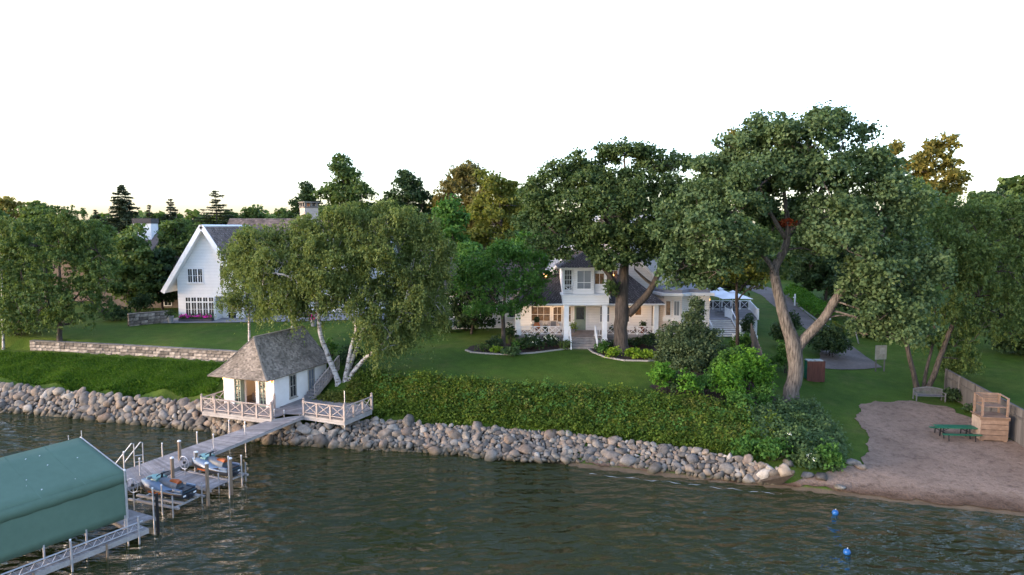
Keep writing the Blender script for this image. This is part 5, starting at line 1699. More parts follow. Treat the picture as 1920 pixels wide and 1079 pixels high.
# ------------------------------------------------------------------ boathouse
DZ = 1.75
U, Vv = Vector((.940, -.342, 0)), Vector((.342, .940, 0))
BB = Vector((-17.3, 48.75, DZ))
BW, BD = 4.6, 6.4
BA = BB - U * BW
EZ = 4.2
def bp(u, v, z=DZ):
    p = BA + U * u + Vv * v
    return Vector((p.x, p.y, z))
bh = thing('boathouse', 'small white stucco boathouse with bell curved shingle roof on the shore', 'boathouse', tuple(bp(BW / 2, BD / 2, DZ)), math.atan2(U.y, U.x))
T = .18
def wallbox(mb, u0, u1, v0, v1, z0, z1):
    q = [bp(u0, v0), bp(u1, v0), bp(u1, v1), bp(u0, v1)]
    mb.prism([(p.x, p.y) for p in q], z0, z1)
fl_ = MB(); wallbox(fl_, .05, BW - .05, .05, BD - .05, DZ - .5, DZ + .02); fl_.build('floor', M_deckgrey, bh)
# openings in the front wall: two french doors and the open doorway, all arched
ops = [(.98, 1.62), (1.95, 2.95), (3.22, 3.86)]
fw = MB()
edges_ = [0] + [e for o_ in ops for e in o_] + [BW]
for i in range(0, len(edges_), 2):
    wallbox(fw, edges_[i], edges_[i + 1], 0, T, DZ - .6, EZ)
def arch(mb, u0, u1, zs, zt, top, v0, v1, n=8):
    w = (u1 - u0) / 2
    cu = (u0 + u1) / 2
    for i in range(n):
        a0, a1 = math.pi * i / n, math.pi * (i + 1) / n
        ua, ub = cu - w * math.cos(a0), cu - w * math.cos(a1)
        za, zb = zs + (zt - zs) * math.sin(a0), zs + (zt - zs) * math.sin(a1)
        q = [(ua, za), (ub, zb), (ub, top), (ua, top)]
        vs = [bp(u, v0, z) for u, z in q] + [bp(u, v1, z) for u, z in q]
        mb.add(vs, [(0, 1, 2, 3), (7, 6, 5, 4), (0, 4, 5, 1), (1, 5, 6, 2), (2, 6, 7, 3), (3, 7, 4, 0)])
for u0, u1 in ops:
    arch(fw, u0, u1, DZ + 1.75, DZ + 2.13, EZ, 0, T)
fw.build('front_wall', M_stucco, bh)
for nm, a in (('side_wall', (0, T, T, BD)), ('side_wall', (BW - T, BW, T, BD)), ('back_wall', (T, BW - T, BD - T, BD))):
    w_ = MB(); wallbox(w_, *a, DZ - .6, EZ); w_.build(nm, M_stucco, bh)
# back gable
RZ = 6.75
gb = MB()
q = [bp(0, BD - T, EZ), bp(BW, BD - T, EZ), bp(BW / 2, BD - T, RZ - .15)]
q2 = [bp(0, BD, EZ), bp(BW, BD, EZ), bp(BW / 2, BD, RZ - .15)]
gb.add(q + q2, [(0, 1, 2), (5, 4, 3), (0, 3, 4, 1), (1, 4, 5, 2), (2, 5, 3, 0)])
gb.build('gable', M_cedar, bh)
# interior: warm back panelling
ib = MB(); wallbox(ib, T + .02, BW - T - .02, 3.6, 3.7, DZ + .02, EZ); ib.build('inner_partition', surface('warm_panelling', (.42, .27, .17), (.33, .2, .12), 2, .7), bh)
# french doors, sage green, in the two side openings
for k, (u0, u1) in enumerate((ops[0], ops[2])):
    d_ = MB()
    cu = (u0 + u1) / 2
    for uu in (u0 + .04, cu, u1 - .04):
        d_.beam(bp(uu, .09, DZ + .03), bp(uu, .09, DZ + 2.06 if uu == cu else DZ + 1.8), .075, .05, up=Vv)
    for zz in (.08, .52, .98, 1.42, 1.84):
        d_.beam(bp(u0 + .02, .085, DZ + zz), bp(u1 - .02, .085, DZ + zz), .05 if zz > .1 else .12, .045, up=Vv)
    do = d_.build('french_door', M_sage, bh)
    g_ = MB(); g_.slab([bp(u0 + .02, .10, DZ + .1), bp(u1 - .02, .10, DZ + .1), bp(u1 - .02, .10, DZ + 1.95), bp(u0 + .02, .10, DZ + 1.95)], .01)
    g_.build('pane', M_glass, do)
od = MB(); od.beam(bp(ops[1][0] - .02, -.42, DZ + 1.05), bp(ops[1][0] - .02, -.02, DZ + 1.05), .05, 2.0); od.build('open_door_leaf', M_sage, bh)
# side windows
for v in (2.1, 4.35):
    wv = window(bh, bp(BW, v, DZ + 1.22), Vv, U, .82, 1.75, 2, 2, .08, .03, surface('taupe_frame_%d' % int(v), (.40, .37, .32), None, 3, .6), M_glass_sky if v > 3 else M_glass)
# roof: hip front flaring out over the deck, bell curved sides
OH, FO = .38, 1.15
def rp(u, v, z): return bp(u, v, z)
apx, rbk = bp(BW / 2, .75, RZ), bp(BW / 2, BD + .3, RZ)
e_lf, e_rf = bp(-OH, -FO, 4.02), bp(BW + OH, -FO, 4.02)
e_lb, e_rb = bp(-OH, BD + .3, 4.02), bp(BW + OH, BD + .3, 4.02)
k1 = .20   # break height fraction: flared skirt
def brk(e, r, f=.26, dz=-.16):
    p = Vector(e).lerp(Vector(r), f); return p + Vector((0, 0, dz))
b_lf, b_rf = brk(e_lf, apx), brk(e_rf, apx)
rbl = bp(BW / 2, BD + .3, RZ)
b_lb, b_rb = brk(e_lb, rbl), brk(e_rb, rbl)
sd = 0
for quad in ((e_lf, e_rf, b_rf, b_lf), (b_lf, b_rf, apx, apx), (e_rf, e_rb, b_rb, b_rf), (b_rf, b_rb, rbk, apx), (e_lb, e_lf, b_lf, b_lb), (b_lb, b_lf, apx, rbk)):
    sd += 1
    qd = list(quad)
    base = MB()
    v4 = [Vector(p) for p in qd]
    tri = (v4[2] - v4[3]).length < 1e-6
    vv4 = v4[:3] if tri else v4
    nn = (vv4[1] - vv4[0]).cross(vv4[2] - vv4[0])
    if nn.z < 0: vv4 = vv4[::-1]
    base.slab(vv4, .07)
    ro = base.build('roof_slope', M_shingle, bh)
    s_ = MB(); shingles(s_, v4, .145, .17, sd, .02)
    so = s_.build('shingles', M_shingle, ro); so['kind'] = 'stuff'
rc = MB(); rc.beam(apx + Vector((0, 0, .03)), rbk + Vector((0, 0, .03)), .16, .06); rc.build('ridge_cap', M_shingle, bh)
for e_, b_ in ((e_lf, b_lf), (e_rf, b_rf)):
    h_ = MB(); h_.beam(e_ + Vector((0, 0, .03)), b_ + Vector((0, 0, .03)), .14, .05); h_.beam(b_ + Vector((0, 0, .03)), apx + Vector((0, 0, .03)), .14, .05); h_.build('hip_cap', M_shingle, bh)
# sofa inside the doorway
sf = thing('sofa', 'beige cushioned sofa just inside the open boathouse doorway', 'sofa', tuple(bp(2.5, 1.6, DZ + .02)), math.atan2(U.y, U.x))
M_beige = surface('beige_cushion', (.52, .42, .33), (.42, .33, .26), 3, .9)
def ubox(u0, u1, v0, v1, z0, z1, name, m, par):
    b = MB(); wallbox(b, u0, u1, v0, v1, z0, z1); return b.build(name, m, par)
ubox(1.7, 3.1, 1.3, 2.1, DZ + .03, DZ + .42, 'seat', M_beige, sf); ubox(1.7, 3.1, 2.1, 2.35, DZ + .03, DZ + .9, 'backrest', M_beige, sf)
ubox(1.5, 1.7, 1.3, 2.35, DZ + .03, DZ + .62, 'arm', M_beige, sf); ubox(3.1, 3.3, 1.3, 2.35, DZ + .03, DZ + .62, 'arm', M_beige, sf)
for u in (1.9, 2.5): ubox(u, u + .45, 1.92, 2.09, DZ + .43, DZ + .85, 'cushion', surface('tan_pillow_%d' % int(u * 10), (.55, .45, .36), (.40, .26, .2), 6, .9), sf)
# interior lamp, lit as in the photograph
il = bpy.data.lights.new('ceiling_light', 'POINT'); il.energy = 7; il.color = (1, .62, .32); il.shadow_soft_size = .2
cl_ = thing('pendant_lamp', 'lit pendant lamp glowing inside the boathouse', 'lamp', tuple(bp(2.4, 2.9, DZ + 2.0)))
pb_ = MB(); pb_.lathe(bp(2.4, 2.9, DZ + 1.95), [(.05, -.1), (.14, -.05), (.14, .08), (.05, .14)], 8); pb_.build('lit_shade', M_lamp, cl_)
pb_ = MB(); pb_.tube([bp(2.4, 2.9, DZ + 2.1), bp(2.4, 2.9, EZ)], .012, 5); pb_.build('cord', M_black, cl_)
lo_ = bpy.data.objects.new('ceiling_light', il); COL.objects.link(lo_); lo_.parent = cl_; lo_.location = (0, -.5, -.25)
lantern('lit copper lantern on the left front corner of the boathouse', bp(.30, -.02, DZ + 2.05), -Vv, .30, 2.8)
lantern('lit copper lantern on the right front corner of the boathouse', bp(BW - .16, -.02, DZ + 2.0), -Vv, .32, 2.8)

# ------------------------------------------------------------------ boathouse deck and stairs
dk = thing('boathouse_deck', 'weathered grey timber deck with crossed railings round the boathouse', 'deck', tuple(P(509, 783, DZ)))
D0 = P(379, 769, DZ); D1 = P(509, 785, DZ); D2 = P(570, 777, DZ); D3 = P(646, 788, DZ); D4 = P(697, 767, DZ)
D5 = Vector((-12.6, 52.4, DZ)); D6 = bp(BW + .02, 5.0); D7 = bp(BW + .02, 0.02); D8 = bp(0, .02)
D2b = P(536, 776, DZ)
pl = MB(); planks(pl, [D0, D1, D7 + U * .0, D8], .14, .012, .04, 2)
planks(pl, [D1, D2b, bp(BW + .6, .6), D7], .14, .012, .04, 3)
planks(pl, [D2b, D2, D6, bp(BW + .02, .65)], .14, .012, .04, 4)
planks(pl, [D2, D3, D5 + Vector((.6, -.6, 0)), D6], .14, .012, .04, 5)
planks(pl, [D3, D4, D5 + Vector((.5, 0, 0)), D5 + Vector((.6, -.6, 0))], .14, .012, .04, 6)
o = pl.build('decking', M_deckgrey, dk); o['kind'] = 'stuff'
for a, b in ((D0, D1), (D2, D3), (D3, D4), (D0, D0 + Vv * 2.2), (D1, D2)):
    for z in (-.14, -.31):
        fb = MB(); fb.beam(a + Vector((0, 0, z)), b + Vector((0, 0, z)), .05, .16); fb.build('fascia_board', M_fascia, dk)
xrail(dk, D0, D1, 5, .9, 1.2)
xrail(dk, D1, D1 + (D7 - D1) * .92, 2, .9, 1.5, ends=(False, True))
xrail(dk, D0, D0 + Vv * 2.3, 2, .9, 1.3, ends=(False, True))
xrail(dk, D2, D3, 3, .9, 1.15)
xrail(dk, D3, D4, 3, .9, 1.1, ends=(False, True))
for px, py in ((430, 775), (480, 780), (550, 784), (592, 782), (646, 789), (697, 768), (410, 772)):
    p = P(px, py, DZ - .2)
    lg = MB(); lg.tube([p, (p.x, p.y, -1.0)], .05, 6); lg.build('leg', M_metal, dk)
fp = MB(); p = D3 + Vector((0, .15, 0)); fp.tube([p, p + Vector((0, 0, 2.0))], .035, 6); fp.build('flag_pole', M_metal, dk)
st = thing('boathouse_stairs', 'weathered plank stairs climbing behind the boathouse wall', 'stairs', tuple(bp(BW + .6, 3.6)))
for i in range(9):
    s0 = bp(BW + .10, 3.5 + i * .33, DZ + .18 * (i + 1)); s1 = bp(BW + 1.05, 3.5 + i * .33, DZ + .18 * (i + 1))
    b = MB(); b.beam(s0, s1, .36, .05); b.build('tread', M_deckgrey, st)
    b = MB(); b.beam(s0 - Vv * .16 - Vector((0, 0, .1)), s1 - Vv * .16 - Vector((0, 0, .1)), .03, .15); b.build('riser', M_deckgrey, st)
a0, a1 = bp(BW + 1.1, 3.3, DZ + .15), bp(BW + 1.1, 6.6, DZ + 1.85)
b = MB(); b.beam(a0, a1, .05, .3); b.build('stringer', M_railwood, st)
b = MB(); b.beam(a0 + Vector((0, 0, .95)), a1 + Vector((0, 0, .95)), .10, .06); b.build('handrail', M_railwood, st)
for i in range(17):
    p = a0.lerp(a1, i / 16)
    b = MB(); b.beam(p, p + Vector((0, 0, .95)), .06 if i in (0, 16) else .035, .06 if i in (0, 16) else .035, up=(1, 0, 0)); b.build('baluster', M_railwood, st)

# ------------------------------------------------------------------ dock
dock = thing('dock', 'long grey plank walkway running from the deck out over the lake', 'dock', tuple(P(400, 840, .8)))
def seg(quad, name_, seed, parent, pw=.14):
    b = MB(); planks(b, quad, pw, .014, .045, seed)
    o = b.build(name_, M_deckgrey, parent); o['kind'] = 'stuff'
    for a, c in ((quad[0], quad[3]), (quad[1], quad[2])):
        f_ = MB(); f_.beam(Vector(a) - Vector((0, 0, .12)), Vector(c) - Vector((0, 0, .12)), .06, .14); f_.build('side_beam', M_fascia, parent)
W0a, W0b = P(508, 787, 1.6), P(566, 782, 1.65)
W1a, W1b = P(380, 829, .95), P(430, 838, .95)
W2a, W2b = P(240, 879, .62), P(262, 905, .62)
W3a, W3b = P(140, 917, .62), P(150, 950, .62)
seg([W0a, W0b, W1b, W1a], 'walkway_planks', 11, dock)
seg([W1a, W1b, W2b, W2a], 'walkway_planks', 12, dock)
seg([W2a, W2b, W3b, W3a], 'walkway_planks', 13, dock)
F0, F1, F2, F3 = P(306, 896, .62), P(396, 917, .62), P(431, 901, .62), P(336, 882, .62)
seg([F1, F2, F3, F0], 'platform_planks', 14, dock)
E0, E1, E2, E3 = P(238, 990, .62), P(292, 970, .62), P(240, 955, .62), P(190, 965, .62)
seg([E0, E1, E2, E3], 'platform_planks', 15, dock)
def post(px, yt, yb, wood, zt=None, r=None):
    g = P(px, yb, 0.0)
    top = Q(px, yt, g.y)
    b = MB()
    if wood:
        b.lathe((g.x, g.y, -1.2), [(.10, 0), (.10, top.z + 1.14), (.07, top.z + 1.2)], 8)
        b.build('mooring_post', M_postwood, dock)
        c_ = MB(); c_.lathe((g.x, g.y, top.z), [(.11, -.02), (.11, .03), (.03, .07)], 8); c_.build('post_cap', M_trim, dock)
    else:
        b.tube([(g.x, g.y, -1.2), (g.x, g.y, top.z)], r or .036, 6)
        b.build('pipe_post', M_metal, dock)
        c_ = MB(); c_.lathe((g.x, g.y, top.z), [(.05, -.02), (.05, .03), (.02, .05)], 6); c_.build('pipe_cap', M_trim, dock)
for a in ((306, 832, 880, 0), (371, 811, 856, 0), (402, 815, 868, 0), (431, 789, 842, 0), (461, 792, 848, 0), (264, 860, 912, 0), (430.7, 857, 934, 0), (305, 910, 966, 0), (290, 916, 1003, 0), (241, 882, 1024, 0), (135, 1013, 1070, 0), (235, 848, 915, 0), (516, 768, 826, 0), (534, 770, 822, 0), (563, 773, 815, 0), (367, 848, 905, 0), (454, 855, 910, 0),
          (338.5, 827.6, 886, 1), (325, 859, 916, 1), (390.6, 869, 948, 1), (434, 860, 928, 1), (370, 848, 902, 1)):
    post(*a)
bb_ = MB(); g = P(293, 1000, 0); bb_.box((g.x + .1, g.y, .6), (.09, .12, 2.8)); bb_.build('black_bumper', M_black, dock)
# ladder at the far side of the walkway
ld_ = thing('dock_ladder', 'slanting metal ladder rails at the far side of the walkway', 'ladder', tuple(P(262, 872, .6)))
for dx in (0, .42):
    a = P(269, 868, .6) + Vector((-dx, -dx * .5, 0))
    b = MB(); b.tube([a + Vector((0, 0, -1.0)), a + Vector((0, 0, 1.25)), a + Vector((-.1, -.05, 1.3)), a + Vector((-1.0, -.3, .1))], .03, 6); b.build('side_rail', M_metal, ld_)
for z in (-.3, .1, .5):
    a = P(269, 868, .6); b = MB(); b.tube([a + Vector((0, 0, z)), a + Vector((-.42, -.21, z))], .02, 5); b.build('rung', M_metal, ld_)

# ------------------------------------------------------------------ watercraft on their lifts
C_blue = surface('ice_blue_gelcoat', (.14, .20, .28), (.11, .165, .235), 2, .3, spec=.5)
C_teal = surface('mint_teal_panel', (.16, .34, .33), (.13, .29, .28), 2, .35, spec=.5)
C_grey = surface('slate_grey_panel', (.13, .15, .17), (.10, .115, .13), 2, .45)
C_orange = surface('orange_pad', (.38, .09, .015), (.32, .075, .012), 3, .5)
C_hull = surface('black_hull', (.02, .024, .03), (.015, .018, .022), 2, .35)
def jetski(name, label, pos, rz):
    """x forward (bow), y left, z up; about 3.4 m long"""
    root = thing(name, label, 'jet ski', pos, rz, group='jet skis on the lifts')
    def loft(secs, nm, m, smooth=True, par=root):
        b = MB(); n = len(secs[0]); vs = [p for s in secs for p in s]; fs = []
        for i in range(len(secs) - 1):
            for k in range(n - 1):
                fs.append((i * n + k, i * n + k + 1, (i + 1) * n + k + 1, (i + 1) * n + k))
        fs.append(tuple(range(n))); fs.append(tuple((len(secs) - 1) * n + k for k in range(n - 1, -1, -1)))
        b.add(vs, fs)
        return b.build(nm, m, par, smooth=smooth, local=True)
    def sec(x, w, zb, zk, zt):  # hull section
        return [(x, -w, zt), (x, -w * 1.02, zt - .06), (x, -w * .92, zb + .12), (x, -w * .5, zb), (x, 0, zk), (x, w * .5, zb), (x, w * .92, zb + .12), (x, w * 1.02, zt - .06), (x, w, zt)]
    loft([sec(-1.65, .52, .10, .05, .42), sec(-.8, .60, .08, .0, .44), (sec(.2, .61, .08, .0, .48)), sec(.9, .54, .12, .02, .56), sec(1.4, .34, .22, .12, .62), sec(1.72, .06, .42, .36, .64)], 'hull', C_hull)
    def dsec(x, w, z0, zt, tw):
        return [(x, -w, z0), (x, -w * .96, z0 + (zt - z0) * .55), (x, -tw, zt), (x, tw, zt), (x, w * .96, z0 + (zt - z0) * .55), (x, w, z0)]
    loft([dsec(-1.62, .50, .41, .50, .44), dsec(-.9, .58, .43, .52, .30), dsec(-.2, .59, .45, .62, .26), dsec(.35, .58, .48, .86, .34), dsec(.9, .52, .55, .88, .30), dsec(1.35, .33, .60, .78, .18), dsec(1.70, .06, .63, .67, .02)], 'deck_shell', C_blue)
    loft([dsec(.25, .36, .84, .98, .26), dsec(.6, .34, .86, 1.04, .22), dsec(1.0, .26, .84, .98, .14), dsec(1.3, .12, .78, .84, .05)], 'hood', C_teal)
    loft([dsec(-1.0, .26, .50, .80, .17), dsec(-.5, .26, .52, .84, .18), dsec(0, .24, .56, .90, .15), dsec(.32, .22, .72, .98, .12)], 'seat', C_grey)
    loft([dsec(-1.02, .13, .78, .90, .09), dsec(-.85, .13, .80, .97, .09), dsec(-.40, .11, .83, .92, .07)], 'rear_seat_pad', C_orange)
    MBx = MB(); MBx.box((-1.36, 0, .535), (.52, .82, .05)); MBx.build('stern_mat', M_black, root, local=True)
    for s in (-1, 1):
        b = MB(); b.box((-.45, s * .44, .49), (1.3, .2, .06)); b.build('footwell', M_black, root, local=True)
        b = MB(); b.box((-1.30, s * .46, .58), (.6, .1, .12)); b.build('stern_wing', C_blue, root, local=True)
        b = MB(); b.box((.15, s * .615, .34), (.9, .02, .09)); b.build('orange_stripe', C_orange, root, local=True)
        b = MB(); b.box((.62, s * .44, 1.02), (.14, .18, .12)); b.build('mirror', C_grey, root, local=True)
        b = MB(); b.box((-1.66, s * .34, .30), (.03, .16, .08)); b.build('stern_label', M_trim, root, local=True)
    b = MB(); b.tube([(.25, 0, .9), (.22, 0, 1.14)], [.07, .05], 8); b.tube([(.16, -.40, 1.16), (.24, -.2, 1.16), (.24, .2, 1.16), (.16, .40, 1.16)], .028, 6); b.build('handlebar', M_black, root, local=True)
    b = MB(); b.tube([(-1.70, 0, .2), (-1.8, 0, .2)], [.11, .09], 8); b.build('jet_nozzle', M_black, root, local=True)
    return root
def lift(label, pos, rz):
    root = thing('jet_ski_lift', label, 'lift', pos, rz, group='jet ski lifts')
    for s in (-1, 1):
        b = MB(); b.beam((-1.7, s * .5, 0), (1.5, s * .5, 0), .16, .1); b.build('bunk', M_fascia, root, local=True)
        b = MB(); b.beam((-1.8, s * .86, -.12), (1.7, s * .86, -.12), .12, .1); b.build('side_rail', M_fascia, root, local=True)
    for x in (-1.5, 1.2):
        b = MB(); b.beam((x, -.92, -.12), (x, .92, -.12), .08, .08); b.build('cross_beam', M_metal, root, local=True)
        for s in (-1, 1):
            b = MB(); b.tube([(x, s * .97, -1.6), (x, s * .97, 1.0 if x > 0 else .55)], .035, 6); b.build('leg', M_metal, root, local=True)
    b = MB(); b.tube([(1.2 + .38 * math.cos(a), 1.02, .75 + .38 * math.sin(a)) for a in [k * math.pi / 8 for k in range(17)]], .022, 5); b.build('winch_wheel', M_metal, root, local=True)
    b = MB(); b.lathe((1.2, 1.0, .7), [(.07, 0), (.09, .05), (.07, .14)], 8); b.build('winch', M_black, root, local=True)
    return root
for (bow, stern, lb1, lb2) in ((( 262, 912), (362, 930), 'blue and black jet ski with orange pad nearest the green canopy', 'timber bunk lift under the jet ski nearest the canopy'), ((357, 870), (446, 889), 'blue and black jet ski beyond the dock platform, nearer the shore', 'timber bunk lift under the jet ski nearer the shore')):
    b0, s0 = P(*bow, .85), P(*stern, .85)
    mid = (b0 + s0) / 2
    ang = math.atan2(b0.y - s0.y, b0.x - s0.x)
    jetski('jet_ski', lb1, (mid.x, mid.y, .62), ang)
    lift(lb2, (mid.x, mid.y, .60), ang)

# ------------------------------------------------------------------ covered boat lift
cn = thing('boat_lift_canopy', 'large green canvas boat lift canopy on a white frame at lower left', 'boat canopy', tuple(P(240, 975, 1.0)))
K0 = P(240, 972, 1.0)                       # lower hem at the shore end
E_ = Vector((K0.x, K0.y, 3.28))
ax = Vector((-.506, -.862, 0)); pn = Vector((-.862, .506, 0))
LEN, HW = 11.0, 2.65
RDG = 4.72
def ck(s, w, z): p = Vector((K0.x, K0.y, 0)) + ax * s + pn * w; return Vector((p.x, p.y, z))
n = 14
def cloth(pts_a, pts_b, rows, sagf):
    b = MB(); vs = []; cols = len(pts_a)
    for j in range(rows + 1):
        for i in range(cols):
            p = pts_a[i].lerp(pts_b[i], j / rows)
            vs.append(p + sagf(i / (cols - 1), j / rows))
    fs = [(j * cols + i, j * cols + i + 1, (j + 1) * cols + i + 1, (j + 1) * cols + i) for j in range(rows) for i in range(cols - 1)]
    b.add(vs, fs); return b
bays = 6
sag = lambda u, v: Vector((0, 0, -.014 * abs(math.sin(u * math.pi * bays)) * math.sin(v * math.pi)))
bulge = lambda u, v: (-pn) * (.012 * abs(math.sin(u * math.pi * bays)) * math.sin(v * math.pi))
S = [i / 36 for i in range(37)]
for nm, A_, B_, fn in (('roof_panel', [ck(u * LEN, 0, 3.28) for u in S], [ck(.6 + u * (LEN - 1.2), HW, RDG) for u in S], sag),
                       ('roof_panel', [ck(u * LEN, 2 * HW, 3.28) for u in S], [ck(.6 + u * (LEN - 1.2), HW, RDG) for u in S], sag),
                       ('side_skirt', [ck(u * LEN, -.01, 1.02 + .18 * u) for u in S], [ck(u * LEN, -.01, 3.28) for u in S], bulge),
                       ('side_skirt', [ck(u * LEN, 2 * HW + .01, 1.0) for u in S], [ck(u * LEN, 2 * HW + .01, 3.28) for u in S], bulge)):
    o = cloth(A_, B_, 6, fn).build(nm, M_canvas, cn, smooth=True)
    so = o.modifiers.new('thick', 'SOLIDIFY'); so.thickness = .012
for s_, r_ in ((0, .6), (LEN, LEN - .6)):
    b = MB(); b.add([ck(s_, 0, 3.28), ck(s_, 2 * HW, 3.28), ck(r_, HW, RDG)], [(0, 1, 2)]); o = b.build('end_panel', M_canvas, cn); o.modifiers.new('thick', 'SOLIDIFY').thickness = .012
tbm = MB(); tbm.tube([ck(.6, HW, RDG + .02), ck(0, 0, 3.30), ck(0, 0, 1.0)], .03, 6); tbm.tube([ck(.6, HW, RDG + .02), ck(0, 2 * HW, 3.3), ck(0, 2 * HW, 1.0)], .03, 6); tbm.build('frame_hoop', M_metal, cn)
for i in range(7):
    s_ = .15 + i * LEN / 6.2
    for w_ in (0, 2 * HW):
        b = MB(); b.tube([ck(s_, w_, -1.0), ck(s_, w_, 1.2)], .045, 6); b.build('frame_leg', M_metal, cn)
b = MB(); b.tube([ck(.5, HW + .1, RDG), ck(.5, HW + .1, RDG + .3)], .02, 5); b.build('ridge_stub', M_metal, cn)
b = MB(); b.tube([ck(1.1, HW + .1, RDG), ck(1.1, HW + .1, RDG + .22)], .02, 5); b.build('ridge_stub', M_metal, cn)
# seams, valance and a few bird droppings on the canvas
for i in range(1, 6):
    s_ = LEN * i / 6; r_s = .6 + (LEN - 1.2) * i / 6
    b = MB(); b.beam(ck(s_, 0, 3.285), ck(r_s, HW, RDG + .005), .05, .02); b.build('roof_seam', M_canvas, cn)
o = cloth([ck(u * LEN, -.045, 2.78 + .02 * math.sin(u * 60)) for u in S], [ck(u * LEN, -.02, 3.29) for u in S], 2, bulge).build('valance', M_canvas, cn, smooth=True)
o.modifiers.new('thick', 'SOLIDIFY').thickness = .01
rr_ = random.Random(4); b = MB()
for i in range(9):
    u_, v_ = rr_.uniform(.05, .6), rr_.uniform(.08, .9)
    c_ = ck(u_ * LEN, 0, 3.28).lerp(ck(.6 + u_ * (LEN - 1.2), HW, RDG), v_) + Vector((0, 0, .02))
    d_ = rr_.uniform(.012, .03)
    b.box(c_, (d_, d_ * rr_.uniform(1, 2.5), .01), rr_.uniform(0, 3), M=Matrix.Rotation(math.atan2(RDG - 3.28, HW), 4, Vector((-ax.x, -ax.y, 0))))
o = b.build('droppings', M_trim, cn); o['kind'] = 'stuff'
sdk = thing('side_dock', 'narrow dock with a triangular truss rail along the green canopy', 'dock', tuple(ck(0, -.4, .5)))
q = [ck(-.4, -.95, .58), ck(LEN, -.95, .58), ck(LEN, -.15, .58), ck(-.4, -.15, .58)]
b = MB(); planks(b, [q[0], q[3], q[2], q[1]], .14, .014, .04, 31); o = b.build('decking', M_deckgrey, sdk); o['kind'] = 'stuff'
b = MB(); b.beam(ck(-.4, -.98, .44), ck(LEN, -.98, .44), .06, .22); b.build('rim_board', M_fascia, sdk)
b = MB(); b.tube([ck(-.2, -.85, .98), ck(LEN, -.85, .98)], .035, 6); b.build('truss_top_rail', M_metal, sdk)
b = MB(); b.tube([ck(-.2, -.85, .66), ck(LEN, -.85, .66)], .028, 6); b.build('truss_bottom_rail', M_metal, sdk)
nb_ = 26
for i in range(nb_):
    s0, s1 = i * LEN / nb_, (i + .5) * LEN / nb_
    b = MB(); b.tube([ck(s0, -.85, .66), ck(s1, -.85, .98), ck((i + 1) * LEN / nb_, -.85, .66)], .016, 4); b.build('truss_web', M_metal, sdk)
for i in range(8):
    b = MB(); b.tube([ck(.1 + i * 1.5, -1.03, -1.0), ck(.1 + i * 1.5, -1.03, .62 if i not in (0, 2, 4) else 1.35)], .045, 6); b.build('leg', M_metal if i % 2 == 0 else M_postwood, sdk)
# swimming buoys
for k, (px, py, lb) in enumerate(((1566, 962, 'blue swim buoy floating nearer the beach'), (1588, 1036, 'blue swim buoy floating farther out from the beach'))):
    g = P(px, py, .08)
    rt = thing('swim_buoy', lb, 'buoy', tuple(g), group='blue swim buoys')
    b = MB(); b.lathe(g, [(.03, -.16), (.11, -.12), (.155, -.04), (.165, .02), (.14, .10), (.07, .155), (.02, .165)], 12); b.build('float', surface('blue_float_%d' % k, (.015, .10, .30), (.012, .08, .25), 4, .35), rt, smooth=True)
    b = MB(); b.tube([g + Vector((0, 0, .15)), g + Vector((.04, 0, .21)), g + Vector((0, 0, .24)), g + Vector((-.04, 0, .21)), g + Vector((0, 0, .15))], .012, 4); b.build('eyelet', M_trim, rt)
    b = MB(); b.tube([g + Vector((0, 0, -.15)), g + Vector((.1, -.1, -.8))], .01, 4); b.build('rope', M_trim, rt)
# ------------------------------------------------------------------ gabled house on the left
X_, Y_, Z_ = Vector((1, 0, 0)), Vector((0, 1, 0)), Vector((0, 0, 1))
def panel(mb, pts, d):
    """wall from a front outline (world points) extruded back along +Y by d"""
    pts = [Vector(p) for p in pts]
    n = len(pts)
    b = [p + Vector((0, d, 0)) for p in pts]
    nn = (pts[1] - pts[0]).cross(pts[2] - pts[0])
    f = tuple(range(n)) if nn.y < 0 else tuple(range(n - 1, -1, -1))
    mb.add(pts + b, [f, tuple(n + i for i in reversed(f))] + [(i, n + i, n + (i + 1) % n, (i + 1) % n) for i in range(n)])

gh = thing('gabled_house', 'white clapboard house with steep shingled gable and stone chimney', 'house', (-33.2, 74, 4.6))
GY = 74.0
gx0, gx1, gxc = -36.4, -29.9, -33.2
ez, pz, gz = 8.05, 15.15, 4.45
w_ = MB(); panel(w_, [(gx0, GY, gz), (-32.35, GY, gz), (-32.35, GY, 7.35), (gx1, GY, 7.35), (gx1, GY, 9.4), (gxc, GY, 14.75), (gx0, GY, 9.5)], .3)
w_.build('front_wall', M_white, gh)
w_ = MB(); w_.bx(gx0, gx0 + .25, GY + .3, GY + 9, gz, 9.2); w_.build('side_wall', M_white, gh)
w_ = MB(); w_.bx(gx1 - .25, gx1, GY + 1.6, GY + 9, gz, 9.2); w_.build('side_wall', M_white, gh)
w_ = MB(); w_.bx(-32.35, gx1 - .25, GY + 1.6, GY + 1.8, gz, 7.35); w_.build('porch_wall', M_white, gh)
w_ = MB(); w_.bx(-32.6, -32.36, GY + .3, GY + 1.6, gz, 7.34); w_.build('porch_jamb', M_white, gh)
